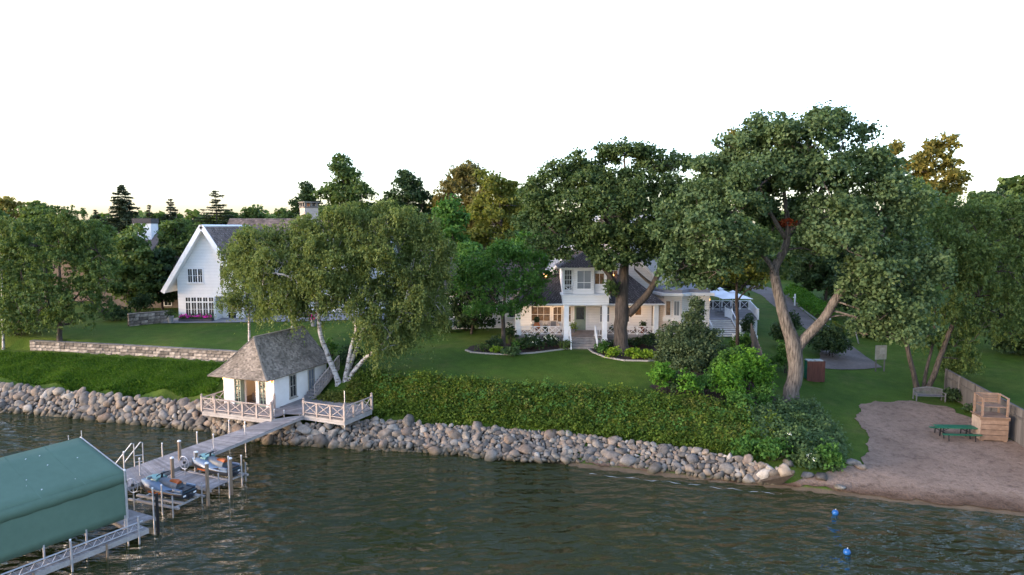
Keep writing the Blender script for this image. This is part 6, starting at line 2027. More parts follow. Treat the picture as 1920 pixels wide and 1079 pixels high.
# roof of the front gable
for s in (-1, 1):
    e = gxc + s * 4.45
    q = [(e, GY - .75, ez - .1), (e, GY + 15, ez - .1), (gxc, GY + 15, pz), (gxc, GY - .75, pz)]
    if s > 0:
        q = [(e, GY - .75, ez - .1), (gxc, GY - .75, pz), (gxc, GY + 15, pz), (e, GY + 15, ez - .1)]
        qs = [(e, GY - .75, ez - .1), (e, GY + 15, ez - .1), (gxc, GY + 15, pz), (gxc, GY - .75, pz)]
    else:
        qs = q
    b = MB(); v4 = [Vector(p) for p in q]
    if (v4[1] - v4[0]).cross(v4[2] - v4[0]).z < 0: v4 = v4[::-1]
    b.slab(v4, .28); ro = b.build('roof_slope', M_trim, gh)
    sh = MB(); shingles(sh, [Vector(p) for p in qs], .26, .3, 71 + s, .03); so = sh.build('shingles', M_shingle_b, ro); so['kind'] = 'stuff'
    b = MB(); b.beam((e, GY - .80, ez - .20), (gxc, GY - .80, pz - .16), .46, .12, up=(0, 1, 0)); b.build('rake_board', M_trim, gh)
# windows of the gable
for i in range(3):
    window(gh, (-34.42 + (i - 1) * .55, GY, 9.62), X_, -Y_, .55, 1.55, 2, 2, .06, .035)
for i in range(5):
    window(gh, (-34.05 + (i - 2) * .63, GY, 5.95), X_, -Y_, .63, 1.55, 2, 2, .06, .03, sill=False)
    window(gh, (-34.05 + (i - 2) * .63, GY, 7.02), X_, -Y_, .63, .55, 2, 1, .06, .03, sill=False, name='transom_window')
window(gh, (-31.3, GY, 10.0), X_, -Y_, .9, 1.6, 2, 3)
window(gh, (-31.2, GY + 1.6, 5.75), X_, -Y_, 1.0, 2.3, 2, 3, name='patio_door', sill=False)
# main body behind, running to the right
MY = 82.0
w_ = MB(); w_.bx(-31.5, -15.5, MY, MY + .3, 4.3, 11.2); w_.build('main_wall', M_white, gh)
w_ = MB(); w_.bx(-15.8, -15.5, MY + .3, MY + 11, 4.3, 11.2); w_.build('end_wall', M_white, gh)
q = [(-36, MY - .6, 10.6), (-15.0, MY - .6, 10.6), (-15.0, MY + 5.5, 15.95), (-36, MY + 5.5, 15.95)]
b = MB(); b.slab(q, .25); ro = b.build('roof_slope', M_shingle_b, gh)
sh = MB(); shingles(sh, [Vector(p) for p in q], .28, .32, 79, .03); so = sh.build('shingles', M_shingle_b, ro); so['kind'] = 'stuff'
q = [(-36, MY + 11.6, 10.6), (-36, MY + 5.5, 15.95), (-15.0, MY + 5.5, 15.95), (-15.0, MY + 11.6, 10.6)]
b = MB(); v4 = [Vector(p) for p in q]
if (v4[1] - v4[0]).cross(v4[2] - v4[0]).z < 0: v4 = v4[::-1]
b.slab(v4, .25); b.build('roof_slope', M_shingle_b, gh)
b = MB(); panel(b, [(-15.5, MY, 11.2), (-15.5, MY + .01, 11.2), (-15.5, MY + .01, 11.3)], .01)
ge = MB(); ge.add([(-15.6, MY, 11.0), (-15.6, MY + 11, 11.0), (-15.6, MY + 5.5, 15.7), (-15.4, MY, 11.0), (-15.4, MY + 11, 11.0), (-15.4, MY + 5.5, 15.7)], [(0, 1, 2), (5, 4, 3), (0, 3, 4, 1), (1, 4, 5, 2), (2, 5, 3, 0)]); ge.build('gable', M_white, gh)
for x in (-27.5, -24.5, -21.5, -18.5):
    window(gh, (x, MY, 8.9), X_, -Y_, 1.3, 1.7, 2, 3)
    window(gh, (x, MY, 5.8), X_, -Y_, 1.3, 2.2, 2, 3, sill=False)
# second cross gable half hidden behind the birch
b = MB(); panel(b, [(-24.5, MY - 2.5, 4.3), (-18.0, MY - 2.5, 4.3), (-18.0, MY - 2.5, 10.2), (-21.25, MY - 2.5, 14.6), (-24.5, MY - 2.5, 10.2)], 2.5); b.build('wing_wall', M_white, gh)
for s in (-1, 1):
    q = [(-21.25 + s * 3.8, MY - 3.1, 9.7), (-21.25 + s * 3.8, MY + 3, 9.7), (-21.25, MY + 3, 14.85), (-21.25, MY - 3.1, 14.85)]
    v4 = [Vector(p) for p in q]
    b = MB(); b.slab(v4 if (v4[1] - v4[0]).cross(v4[2] - v4[0]).z > 0 else v4[::-1], .22); ro = b.build('roof_slope', M_shingle_b, gh)
    sh = MB(); shingles(sh, v4, .28, .32, 83 + s, .03); so = sh.build('shingles', M_shingle_b, ro); so['kind'] = 'stuff'
window(gh, (-22.3, MY - 2.5, 9.2), X_, -Y_, 1.1, 1.8, 2, 3); window(gh, (-20.2, MY - 2.5, 9.2), X_, -Y_, 1.1, 1.8, 2, 3)
# chimney, set diagonally
ch = Q(580, 424, 81.5)
b = MB(); rzc = R(38)
b.box((ch.x, 81.5, 14.0), (1.62, 1.62, 6.4), rzc); chm = b.build('chimney', surface('buff_chimney_stone', (.60, .51, .43), (.40, .34, .29), 2.2, .9, fine=.4, bump=.5, bscale=4), gh)
b = MB(); b.box((ch.x, 81.5, 17.22), (1.8, 1.8, .14), rzc)
b.build('chimney_band', M_limecap, chm)
b = MB()
for sx in (-1, 0, 1):
    for sy in (-1, 0, 1):
        if sx or sy:
            o_ = Matrix.Rotation(rzc, 4, 'Z') @ Vector((sx * .68, sy * .68, 0))
            b.box((ch.x + o_.x, 81.5 + o_.y, 17.5), (.24, .24, .42), rzc)
b.build('chimney_piers', M_limecap, chm)
b = MB(); b.box((ch.x, 81.5, 17.78), (1.9, 1.9, .14), rzc); b.build('chimney_cap', M_limecap, chm)
b = MB(); b.lathe((ch.x, 81.5, 17.29), [(.3, 0), (.3, .4)], 8); b.build('flue_pot', surface('clay_flue', (.45, .22, .13), None, 4, .8), chm)

patio = [(-37.6, GY - 1.7), (-13.5, GY - .9), (-13.5, GY + 5), (-37.6, GY + 2)]
sheet('patio', patio, .07, M_paving, .7, 0, 9, 'grey paved terrace in front of the gabled house', 'patio')
# flower box
fb = thing('flower_box', 'long planter of magenta flowers under the lower windows of the gable', 'planter', (-34.2, GY - .45, 4.6))
b = MB(); b.bx(-36.1, -32.5, GY - .75, GY - .12, 4.55, 5.0); b.build('trough', surface('lead_grey_trough', (.07, .07, .08), None, 3, .6), fb)
rg = np.random.default_rng(61)
c = np.stack([rg.uniform(-36.1, -32.5, 700), GY - .45 + rg.normal(size=700) * .18, 5.05 + np.abs(rg.normal(size=700)) * .16], -1)
link('foliage', quads_mesh('foliage', leaf_quads(c, np.tile([0, -.5, .8], (700, 1)) + rg.normal(size=(700, 3)) * .5, np.full(700, .2), rg, .7) - np.array(fb.location)), F_green, fb)
c = np.stack([rg.uniform(-36.0, -32.6, 150), GY - .6 + rg.normal(size=150) * .15, 5.15 + np.abs(rg.normal(size=150)) * .14], -1)
link('blossom', quads_mesh('blossom', leaf_quads(c, np.tile([0, -.8, .6], (150, 1)) + rg.normal(size=(150, 3)) * .4, np.full(150, .19), rg, .9) - np.array(fb.location)), M_flower_pink, fb)
for k, (px, py, lb) in enumerate(((320, 606, 'grey pot with a small shrub at the left corner of the gable'), (588, 612, 'pot of magenta flowers on the terrace behind the birch'))):
    g = P(px, py, 4.65)
    pt = thing('planter_pot', lb, 'planter', tuple(g))
    b = MB(); b.lathe(g, [(.24, 0), (.36, .75), (.40, .78), (.36, .8), (.3, .72)], 12); b.build('pot', M_pot, pt, smooth=False)
    c = np.array(g) + np.array([0, 0, 1.05]) + rg.normal(size=(160, 3)) * np.array([.25, .25, .22])
    link('foliage', quads_mesh('foliage', leaf_quads(c, rg.normal(size=(160, 3)) + np.array([0, 0, .6]), np.full(160, .2), rg, .6) - np.array(g)), F_dark if k == 0 else M_flower_pink, pt)

# neighbouring cottages glimpsed between the left trees
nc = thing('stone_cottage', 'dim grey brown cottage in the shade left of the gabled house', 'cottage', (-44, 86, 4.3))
b = MB(); b.bx(-52, -38.5, 86, 92, 4.2, 7.6); b.build('wall', surface('shaded_stone_wall', (.20, .165, .14), (.13, .11, .095), 1.5, .9, fine=.4), nc)  # mottled grey-brown stone tone
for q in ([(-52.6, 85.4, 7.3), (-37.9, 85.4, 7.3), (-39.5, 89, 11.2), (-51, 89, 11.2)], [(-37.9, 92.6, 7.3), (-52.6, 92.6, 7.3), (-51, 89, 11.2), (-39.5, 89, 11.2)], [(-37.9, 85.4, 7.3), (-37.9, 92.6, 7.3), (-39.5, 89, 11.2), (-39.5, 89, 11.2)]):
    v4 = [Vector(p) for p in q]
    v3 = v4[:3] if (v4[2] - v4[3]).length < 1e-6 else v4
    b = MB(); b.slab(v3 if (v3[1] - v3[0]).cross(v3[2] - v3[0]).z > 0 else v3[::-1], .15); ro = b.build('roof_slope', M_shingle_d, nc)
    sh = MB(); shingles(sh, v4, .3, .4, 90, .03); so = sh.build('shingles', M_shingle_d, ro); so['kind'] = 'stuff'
for x in (-46.5, -43.6):
    window(nc, (x, 86, 5.9), X_, -Y_, 1.0, 2.0, 2, 3, name='arched_door', sill=False)
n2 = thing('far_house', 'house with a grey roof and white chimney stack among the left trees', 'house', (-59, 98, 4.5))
b = MB(); b.bx(-66, -52, 98, 105, 4, 11.5); b.build('wall', surface('shaded_brick', (.2, .15, .12), None, 2, .9), n2)  # plain brown-grey wall tone
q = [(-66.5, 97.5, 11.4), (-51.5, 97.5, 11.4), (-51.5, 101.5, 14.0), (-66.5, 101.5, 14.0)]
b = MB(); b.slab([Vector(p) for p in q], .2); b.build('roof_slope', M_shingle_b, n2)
c0, c1 = Q(257, 437, 101), Q(289, 410, 101)
b = MB(); b.bx(c0.x, c1.x, 100, 102, 13, c1.z - .75); cs = b.build('chimney', M_trim, n2)
b = MB(); b.bx(c0.x - .08, c1.x + .08, 99.9, 102.1, c1.z - .74, c1.z); b.build('chimney_cap', surface('dark_chimney_cap', (.06, .055, .055), None, 3, .6), cs)

# ------------------------------------------------------------------ main white house with porch
mh = thing('porch_house', 'white cottage with deep porch, portico and upper sun room facing the lake', 'house', (6.6, 64, 4.3))
PF, PY, BKY = 5.02, 61.9, 65.0
b = MB(); b.bx(.3, 13.4, PY - .05, BKY, 3.6, PF - .12); b.build('stone_foundation', surface('foundation_stone', (.28, .255, .235), (.17, .155, .145), 4, .9, fine=.5, bump=.7, bscale=5), mh)
b = MB(); b.bx(.2, 13.5, PY - .12, BKY, PF - .12, PF); b.build('porch_floor', M_deckgrey, mh)
b = MB(); b.bx(.3, 13.4, BKY, BKY + .25, PF, 8.6); b.build('porch_back_wall', M_white, mh)
b = MB(); b.bx(.25, 13.45, PY, BKY - .003, 8.02, 8.1); b.build('porch_ceiling', M_trim, mh)
b = MB(); b.bx(.25, 13.45, PY - .02, PY + .22, 7.72, 8.0); b.build('porch_beam', M_trim, mh)
for x0, x1, y0 in ((.32, .78, PY), (12.95, 13.4, PY)):
    b = MB(); b.bx(x0, x1, y0, y0 + .42, PF + .003, 7.715); b.bx(x0 - .04, x1 + .04, y0 - .04, y0 + .46, PF + .004, PF + .16); b.build('column', M_trim, mh)
for x0, x1 in ((4.68, 5.12), (8.14, 8.58)):
    b = MB(); b.bx(x0, x1, 61.0, 61.46, 4.62, 7.9); b.bx(x0 - .05, x1 + .05, 60.95, 61.51, 4.60, 4.85); b.build('portico_column', M_trim, mh)
    b = MB(); b.bx(x0 - .06, x1 + .06, 60.94, 61.7, 3.7, 4.595); b.build('column_pier', M_steps, mh)
b = MB(); b.bx(4.55, 8.70, 60.9, 64.9, 7.905, 8.72); b.bx(4.45, 8.80, 60.8, 64.95, 8.722, 8.86); b.build('portico_entablature', M_white, mh)
b = MB(); b.bx(5.15, 8.12, 61.0, PY - .13, 4.0, PF - .02); b.build('portico_floor', M_steps, mh)
# steps
st_ = thing('porch_steps', 'five broad stone steps rising to the porch', 'steps', (6.3, 60.2, 4.05))
for i in range(5):
    b = MB(); b.bx(5.25, 7.45, 59.35 + i * .33, 61.0, 3.7 + i * .19 + .02, 3.7 + (i + 1) * .19 + (.2 if i == 0 else .01) * 0 + .26); b.build('step', M_steps, st_)
for x in (5.2, 7.5):
    b = MB(); b.beam((x, 59.4, 5.0), (x, 61.0, 6.0), .08, .06); b.build('handrail', M_trim, st_)
    for i in range(9):
        y = 59.4 + i * .2
        b = MB(); b.beam((x, y, 4.15 + .0 + (y - 59.4) * .58), (x, y, 5.0 + (y - 59.4) * .625), .11 if i in (0, 8) else .035, .11 if i in (0, 8) else .035, up=(1, 0, 0)); b.build('baluster' if i not in (0, 8) else 'newel_post', M_trim, st_)
# porch railings
pr = thing('porch_railing', 'white crossed railing along the left side of the porch', 'railing', (.8, PY, PF))
xrail(pr, (.82, PY + .2, PF), (4.66, PY + .2, PF), 3, .78, 1.28, M_trim, .07, False, .10, .055, xper=2)
pr = thing('porch_railing', 'white crossed railing along the right side of the porch', 'railing', (8.6, PY, PF))
xrail(pr, (8.62, PY + .2, PF), (12.93, PY + .2, PF), 3, .78, 1.43, M_trim, .07, False, .10, .055, xper=2)
for x0, x1, lb in ((5.12, 5.28, 'short white baluster rail left of the steps'), (7.42, 8.12, 'short white baluster rail right of the steps')):
    pr = thing('porch_railing', lb, 'railing', (x0, 61.2, PF))
    for z in (.12, .8):
        b = MB(); b.beam((x0, 61.2, PF + z), (x1, 61.2, PF + z), .07, .05); b.build('rail', M_trim, pr)
    for i in range(max(2, int((x1 - x0) / .14))):
        x = x0 + .07 + i * .14
        b = MB(); b.beam((x, 61.2, PF + .12), (x, 61.2, PF + .8), .04, .04, up=(1, 0, 0)); b.build('baluster', M_trim, pr)
# door and porch windows
dr = MB(); dr.bx(5.98, 7.08, BKY - .05, BKY + .03, PF + .02, 7.42); d_o = dr.build('front_door', M_sage, mh)
b = MB(); b.bx(6.16, 6.90, BKY - .07, BKY - .045, PF + 1.05, 7.25); b.build('door_glass', M_glass, d_o)
b = MB(); b.lathe((6.96, BKY - .09, PF + 1.0), [(.03, -.03), (.035, 0), (.03, .03)], 6); b.build('door_handle', M_dark_metal, d_o)
b = MB(); b.bx(5.85, 5.98, BKY - .06, BKY, PF + .02, 7.55); b.bx(7.08, 7.21, BKY - .06, BKY, PF + .02, 7.55); b.bx(5.85, 7.21, BKY - .061, BKY, 7.42, 7.56); b.build('door_frame', M_trim, mh)
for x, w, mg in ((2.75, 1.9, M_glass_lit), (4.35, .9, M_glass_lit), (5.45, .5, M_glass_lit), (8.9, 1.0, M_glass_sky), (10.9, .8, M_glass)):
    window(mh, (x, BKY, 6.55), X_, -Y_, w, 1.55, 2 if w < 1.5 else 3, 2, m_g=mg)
window(mh, (12.1, BKY, 6.9), X_, -Y_, .7, .95, 1, 1, m_g=M_glass_lit)
window(mh, (3.95, 64.995, 7.35), X_, -Y_, .3, .3, 1, 1, m_g=M_glass_lit, sill=False)
# porch roof (hip ends)
E = .45
fl0, fr0 = Vector((.3 - E, PY - E, 7.98)), Vector((13.4 + E, PY - E, 7.98))
tl, tr_ = Vector((2.4, 66.3, 10.3)), Vector((11.3, 66.3, 10.3))
bl, br_ = Vector((.3 - E, 67.5, 7.98)), Vector((13.4 + E, 67.5, 7.98))
sd = 120
for q in ((fl0, fr0, tr_, tl), (fr0, br_, tr_, tr_), (bl, fl0, tl, tl)):
    sd += 1
    v4 = list(q); v3 = v4[:3] if (v4[2] - v4[3]).length < 1e-6 else v4
    b = MB(); b.slab(v3 if (v3[1] - v3[0]).cross(v3[2] - v3[0]).z > 0 else v3[::-1], .16); ro = b.build('porch_roof', M_trim, mh)
    sh = MB(); shingles(sh, v4, .22, .28, sd, .025); so = sh.build('shingles', M_shingle_b if sd != 121 else M_shingle_d, ro); so['kind'] = 'stuff'
g_ = MB(); g_.beam((.3 - E, PY - E - .05, 7.93), (13.4 + E, PY - E - .05, 7.93), .12, .12); g_.build('gutter', M_trim, mh)
# upper sun room over the portico
SY = 61.6
b = MB(); b.bx(4.62, 8.55, SY + .5, 66.2, 8.87, 11.2); b.build('sunroom_body', M_white, mh)
b = MB(); b.bx(5.62, 7.42, SY, SY + .498, 8.87, 11.2); b.build('sunroom_bay', M_white, mh)
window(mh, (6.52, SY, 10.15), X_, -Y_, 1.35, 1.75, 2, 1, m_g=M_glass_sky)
b = MB(); b.beam((5.9, SY - .04, 9.9), (7.14, SY - .04, 9.9), .05, .05); b.build('sash_bar', M_trim, mh)
window(mh, (5.12, SY + .5, 10.1), X_, -Y_, .75, 1.9, 3, 4, m_g=M_glass)
window(mh, (7.98, SY + .5, 10.2), X_, -Y_, .95, 1.1, 2, 1, m_g=M_glass_lit)
sr = thing('balcony_railing', 'small white crossed rail of the upper balcony beside the sun room', 'railing', (4.65, SY + .1, 8.87))
xrail(sr, (4.68, SY + .05, 8.87), (5.6, SY + .05, 8.87), 1, .72, 1.0, M_trim, .07, False, .1, .05)
for x in (4.68, 8.5):
    b = MB(); b.bx(x - .07, x + .07, SY - .02, SY + .12, 8.875, 11.25); b.build('sunroom_post', M_trim, mh)
b = MB(); b.beam((4.62, SY + .05, 11.15), (8.58, SY + .05, 11.15), .14, .2); b.build('sunroom_header', M_trim, mh)
a_, b_, c_, d_ = Vector((4.15, SY - .45, 11.28)), Vector((9.0, SY - .45, 11.28)), Vector((7.7, 66.3, 12.7)), Vector((5.5, 66.3, 12.7))
a2, b2 = Vector((4.15, 66.3, 11.28)), Vector((9.0, 66.3, 11.28))
fr_ = Vector((6.6, SY + 1.6, 12.55))
bk_ = Vector((6.6, 66.3, 12.55))
for q in ((a_, b_, fr_, fr_), (b_, b2, bk_, fr_), (a2, a_, fr_, bk_)):
    sd += 1
    v4 = list(q); v3 = v4[:3] if (v4[2] - v4[3]).length < 1e-6 else v4
    b = MB(); b.slab(v3 if (v3[1] - v3[0]).cross(v3[2] - v3[0]).z > 0 else v3[::-1], .12); ro = b.build('sunroom_roof', M_trim, mh)
    sh = MB(); shingles(sh, v4, .2, .25, sd, .02); so = sh.build('shingles', M_shingle_d, ro); so['kind'] = 'stuff'
# main gable block
GYm = 66.5
b = MB(); panel(b, [(3.6, GYm, 7.6), (13.7, GYm, 7.6), (13.7, GYm, 10.3), (8.6, GYm, 15.75), (3.6, GYm, 10.3)], 12); b.build('main_block', M_white, mh)
for s in (-1, 1):
    e = 8.6 + s * 5.5
    q = [(e, GYm - .5, 9.95), (e, GYm + 12, 9.95), (8.6, GYm + 12, 16.0), (8.6, GYm - .5, 16.0)]
    v4 = [Vector(p) for p in q]
    b = MB(); b.slab(v4 if (v4[1] - v4[0]).cross(v4[2] - v4[0]).z > 0 else v4[::-1], .2); ro = b.build('main_roof', M_trim, mh)
    sh = MB(); shingles(sh, v4, .26, .3, 140 + s, .03); so = sh.build('shingles', M_shingle_g, ro); so['kind'] = 'stuff'
    b = MB(); b.beam((e, GYm - .55, 9.85), (8.6, GYm - .55, 15.9), .08, .28, up=(0, 1, 0)); b.build('rake_board', M_trim, mh)
window(mh, (4.35, GYm, 10.0), X_, -Y_, .7, 1.75, 2, 4); window(mh, (9.9, GYm, 10.4), X_, -Y_, .9, 1.6, 2, 3, m_g=M_glass_lit)
window(mh, (8.0, GYm, 13.4), X_, -Y_, .8, 1.3, 2, 2, m_g=M_glass_lit)
# taller rear wing to the right
b = MB(); b.bx(11.9, 17.0, 69.5, 80, 4.4, 14.2); b.build('rear_wing', M_cream, mh)
b = MB(); b.bx(11.5, 17.4, 69.1, 80.4, 14.2, 14.4); b.build('rear_cornice', M_trim, mh)
for q in ([(11.4, 69.0, 14.4), (17.5, 69.0, 14.4), (14.5, 72, 16.2), (14.5, 72, 16.2)], [(17.5, 69.0, 14.4), (17.5, 80.5, 14.4), (14.5, 77.5, 16.2), (14.5, 72, 16.2)], [(11.4, 80.5, 14.4), (11.4, 69, 14.4), (14.5, 72, 16.2), (14.5, 77.5, 16.2)]):
    v4 = [Vector(p) for p in q]; v3 = v4[:3] if (v4[2] - v4[3]).length < 1e-6 else v4
    b = MB(); b.slab(v3 if (v3[1] - v3[0]).cross(v3[2] - v3[0]).z > 0 else v3[::-1], .12); b.build('rear_roof', M_shingle_g, mh)
for x in (13.2, 15.6):
    window(mh, (x, 69.5, 11.2), X_, -Y_, 1.0, 1.7, 2, 3)
# low left wing behind the garden tree
b = MB(); b.bx(-6.5, 3.3, 70, 77, 4.2, 8.3); b.build('left_wing', M_white, mh)
q = [(-7, 69.5, 8.2), (3.6, 69.5, 8.2), (3.6, 73.5, 11.6), (-7, 73.5, 11.6)]
b = MB(); b.slab([Vector(p) for p in q], .16); ro = b.build('left_wing_roof', M_trim, mh)
sh = MB(); shingles(sh, [Vector(p) for p in q], .26, .3, 150, .03); so = sh.build('shingles', M_shingle_d, ro); so['kind'] = 'stuff'
for x in (-5, -2.5, 0.2):
    window(mh, (x, 70, 6.4), X_, -Y_, 1.2, 1.7, 2, 3)
# right wing with bays and flat roof
b = MB(); b.prism([(13.9, 67.5), (14.6, 65.2), (16.2, 64.7), (17.1, 65.6), (19.0, 65.2), (19.25, 68), (19.25, 75), (13.9, 75)], 4.2, 8.35); b.build('right_wing', M_cream, mh)
b = MB(); b.prism([(13.6, 67.3), (14.3, 64.7), (16.2, 64.2), (17.2, 65.1), (19.3, 64.7), (19.7, 68), (19.7, 75.2), (13.6, 75.2)], 8.352, 8.62); b.build('right_wing_cornice', M_trim, mh)
b = MB(); b.prism([(13.9, 67.4), (14.6, 65.1), (16.2, 64.6), (17.1, 65.5), (19.0, 65.1), (19.3, 68), (19.3, 75), (13.9, 75)], 8.622, 8.95); b.build('right_wing_roof', surface('lead_grey_roof', (.22, .22, .24), (.17, .17, .19), 1, .7), mh)
bayd = Vector((1.6, -.5, 0)).normalized(); bayn = Vector((-.5, -1.6, 0)).normalized()
window(mh, Vector((15.0, 65.075, 7.15)), bayd, bayn, .55, 1.5, 1, 1, m_g=M_glass_lit)
window(mh, Vector((15.75, 64.84, 7.15)), bayd, bayn, .6, 1.5, 2, 1, m_g=M_glass_sky)
b = MB(); b.prism([(14.5, 65.1), (16.2, 64.55), (16.5, 65.0), (14.8, 65.5)], 5.9, 6.3); b.build('bay_apron', M_trim, mh)
dd = Vector((1.9, -.4, 0)).normalized(); dn = Vector((-.4, -1.9, 0)).normalized()
window(mh, Vector((18.1, 65.39, 6.9)), dd, dn, 1.05, 2.0, 3, 4, m_g=M_glass)
b = MB(); b.tube([(13.8, 68.6, 8.9), (13.8, 68.6, 14)], .06, 6); b.build('downspout', M_trim, mh)
b = MB(); b.tube([(8.75, 62.2, 8.9), (8.9, 62.0, 8.6), (9.1, 62.3, 8.3)], .05, 6); b.tube([(4.5, 62.0, 11.1), (4.7, 62.1, 10.8), (4.72, 62.2, 8.9)], .05, 6); b.build('downspout', M_trim, mh)
lantern('glowing lamp at the left rake of the white house', Q(1022, 516, 66.2), -Y_, .36, 1.2)
lantern('glowing lamp high on the white gable seen through the oak', Q(1110, 454, 66.2), -Y_, .36, 1.2)
lantern('glowing lamp right of the sun room behind the oak trunk', Q(1148, 517, 66.3), -Y_, .34, 1.2)
lantern('glowing lamp on the left wing behind the garden tree', Q(925, 521, 69.8), -Y_, .3, 1.0)
lantern('small lamp on the deck corner of the right wing', Q(1327, 562, 66.8), X_, .2, .6)
# lit porch ceiling lamps
for x, lb in ((4.0, 'lit ceiling lamp over the left half of the porch'), (11.8, 'lit ceiling lamp over the right half of the porch')):
    rt = thing('porch_lamp', lb, 'lamp', (x, 63.4, 7.9))
    b = MB(); b.lathe((x, 63.4, 7.78), [(.05, 0), (.13, .05), (.13, .16), (.06, .22)], 8); b.build('lit_globe', M_lamp, rt)
    b = MB(); b.tube([(x, 63.4, 8.0), (x, 63.4, 8.02)], .08, 8); b.build('ceiling_rose', M_dark_metal, rt)
    ld = bpy.data.lights.new('porch_light', 'POINT'); ld.energy = 7; ld.color = (1, .6, .32); ld.shadow_soft_size = .15
    lo_ = bpy.data.objects.new('porch_light', ld); COL.objects.link(lo_); lo_.parent = rt; lo_.location = (0, -.1, -.5)
# porch furniture
so_ = thing('porch_sofa', 'pale cushioned sofa behind the left porch rail', 'sofa', (3.1, 64.2, PF))
M_cush = surface('pale_cushion', (.55, .52, .49), (.45, .42, .40), 3, .9)
b = MB(); b.bx(1.9, 4.4, 63.9, 64.6, PF, PF + .45); b.build('seat', M_cush, so_)
b = MB(); b.bx(1.9, 4.4, 64.6, 64.85, PF, PF + .95); b.build('backrest', M_cush, so_)
for x in (1.78, 4.4):
    b = MB(); b.bx(x, x + .14, 63.9, 64.8, PF, PF + .65); b.build('arm', M_cush, so_)
for x, c in ((2.1, (.10, .13, .15)), (2.9, (.5, .47, .44)), (3.7, (.13, .14, .16))):
    b = MB(); b.box((x + .25, 64.45, PF + .7), (.48, .16, .46)); b.build('cushion', surface('cushion_%d' % int(x * 10), c, None, 3, .9), so_)
ol = thing('clay_urn', 'round orange clay urn with a dark clipped ball behind the porch rail', 'planter', (2.3, 62.7, PF))
b = MB(); b.lathe((2.3, 62.7, PF + .35), [(.15, 0), (.30, .2), (.33, .42), (.22, .62), (.25, .7)], 12); b.build('urn', surface('terracotta', (.42, .15, .06), (.34, .12, .05), 3, .8), ol, smooth=True)
c = np.array([2.3, 62.7, PF + 1.35]) + unit(rg.normal(size=(260, 3))) * .24
link('foliage', quads_mesh('foliage', leaf_quads(c, rg.normal(size=(260, 3)), np.full(260, .13), rg, .7) - np.array(ol.location)), F_dark, ol)
for x, y, lb, lf, s in ((12.2, 62.9, 'potted plant on a red table at the right end of the porch', F_dark, .32), (5.75, 63.6, 'fern in a pot left of the green door', F_lime, .4), (9.35, 63.2, 'small potted plant right of the portico', F_dark, .25), (3.15, 62.6, 'low dark plant behind the left porch rail', F_dark, .3)):
    pt = thing('potted_plant', lb, 'potted plant', (x, y, PF))
    zt = .62 if 'table' in lb else .3
    b = MB(); b.lathe((x, y, PF), [(.16, 0), (.24, zt), (.26, zt + .03), (.2, zt + .02)], 10); b.build('pot', surface('pot_%d' % int(x * 10), (.22, .08, .05) if 'red' in lb else (.25, .23, .21), None, 3, .8), pt)
    c = np.array([x, y, PF + zt + s * .8]) + rg.normal(size=(180, 3)) * s * .45
    link('foliage', quads_mesh('foliage', leaf_quads(c, rg.normal(size=(180, 3)) + np.array([0, 0, .8]), np.full(180, .2), rg, .35) - np.array(pt.location)), lf, pt)
tb_ = thing('porch_table', 'red brown table at the right end of the porch', 'table', (11.9, 63.2, PF))
b = MB(); b.bx(11.4, 12.6, 62.75, 63.5, PF + .58, PF + .64); b.build('table_top', M_redwood, tb_)
for x in (11.5, 12.5):
    for y in (62.85, 63.4):
        b = MB(); b.bx(x - .03, x + .03, y - .03, y + .03, PF, PF + .58); b.build('leg', M_redwood, tb_)
# ------------------------------------------------------------------ raised deck, stairs, umbrellas, gate
rd = thing('raised_deck', 'raised timber deck with white lattice railing right of the house', 'deck', (22.6, 72, 4.4))
DF = 5.45
b = MB(); b.prism([(19.5, 69.3), (25.1, 69.3), (27.2, 78), (19.5, 78)], DF - .2, DF - .06); b.build('deck_frame', M_trim, rd)
b = MB(); planks(b, [Vector((19.4, 69.2, DF)), Vector((25.3, 69.2, DF)), Vector((27.4, 78, DF)), Vector((19.4, 78, DF))], .16, .014, .04, 55); o = b.build('decking', M_deckgrey, rd); o['kind'] = 'stuff'
b = MB(); b.bx(22.4, 25.1, 69.25, 69.4, 3.8, DF - .21); b.build('deck_skirt', M_trim, rd)
def balust(par, a, b_, h=.95, sp=.16, m=None, pan=None):
    a, b_ = Vector(a), Vector(b_)
    n = max(2, int((b_ - a).length / sp))
    m = m or M_trim
    for z in (.1, h):
        MB().beam(a + Z_ * z, b_ + Z_ * z, .08, .06).build('rail', m, par)
    for i in range(n + 1):
        p = a.lerp(b_, i / n)
        w = .11 if i in (0, n) else .04
        MB().beam(p + Z_ * (-.05 if w > .1 else .1), p + Z_ * (h + (.12 if w > .1 else 0)), w, w, up=(1, 0, 0)).build('post' if w > .1 else 'baluster', m, par)
xrail(rd, (19.9, 77.6, DF), (27.1, 77.6, DF), 4, 1.05, 1.05, M_trim, .1, False, .1, .05, xper=1)
b = MB(); b.bx(20.0, 27.0, 77.65, 77.7, DF + .12, DF + .95); b.build('lattice_backing', M_fencegrey, rd)
balust(rd, (27.2, 77.5, DF), (25.2, 69.4, DF), 1.0)
balust(rd, (22.5, 69.35, DF), (22.5, 71.5, DF), .95)
b = MB(); b.beam((27.28, 77.5, DF + .5), (25.28, 69.4, DF + .5), .05, .8); b.build('side_panel', M_trim, rd)
stw = thing('deck_stairs', 'broad stairs with white risers up to the raised deck', 'stairs', (21, 67.4, 4.2))
for i in range(8):
    y = 66.6 + i * .35; z = 4.15 + i * .165
    b = MB(); b.bx(19.8, 22.35, y, y + .05, z, z + .12); b.build('riser', M_trim, stw)
    b = MB(); b.bx(19.75, 22.4, y - .04, y + .36, z + .125, z + .165); b.build('tread', M_deckgrey, stw)
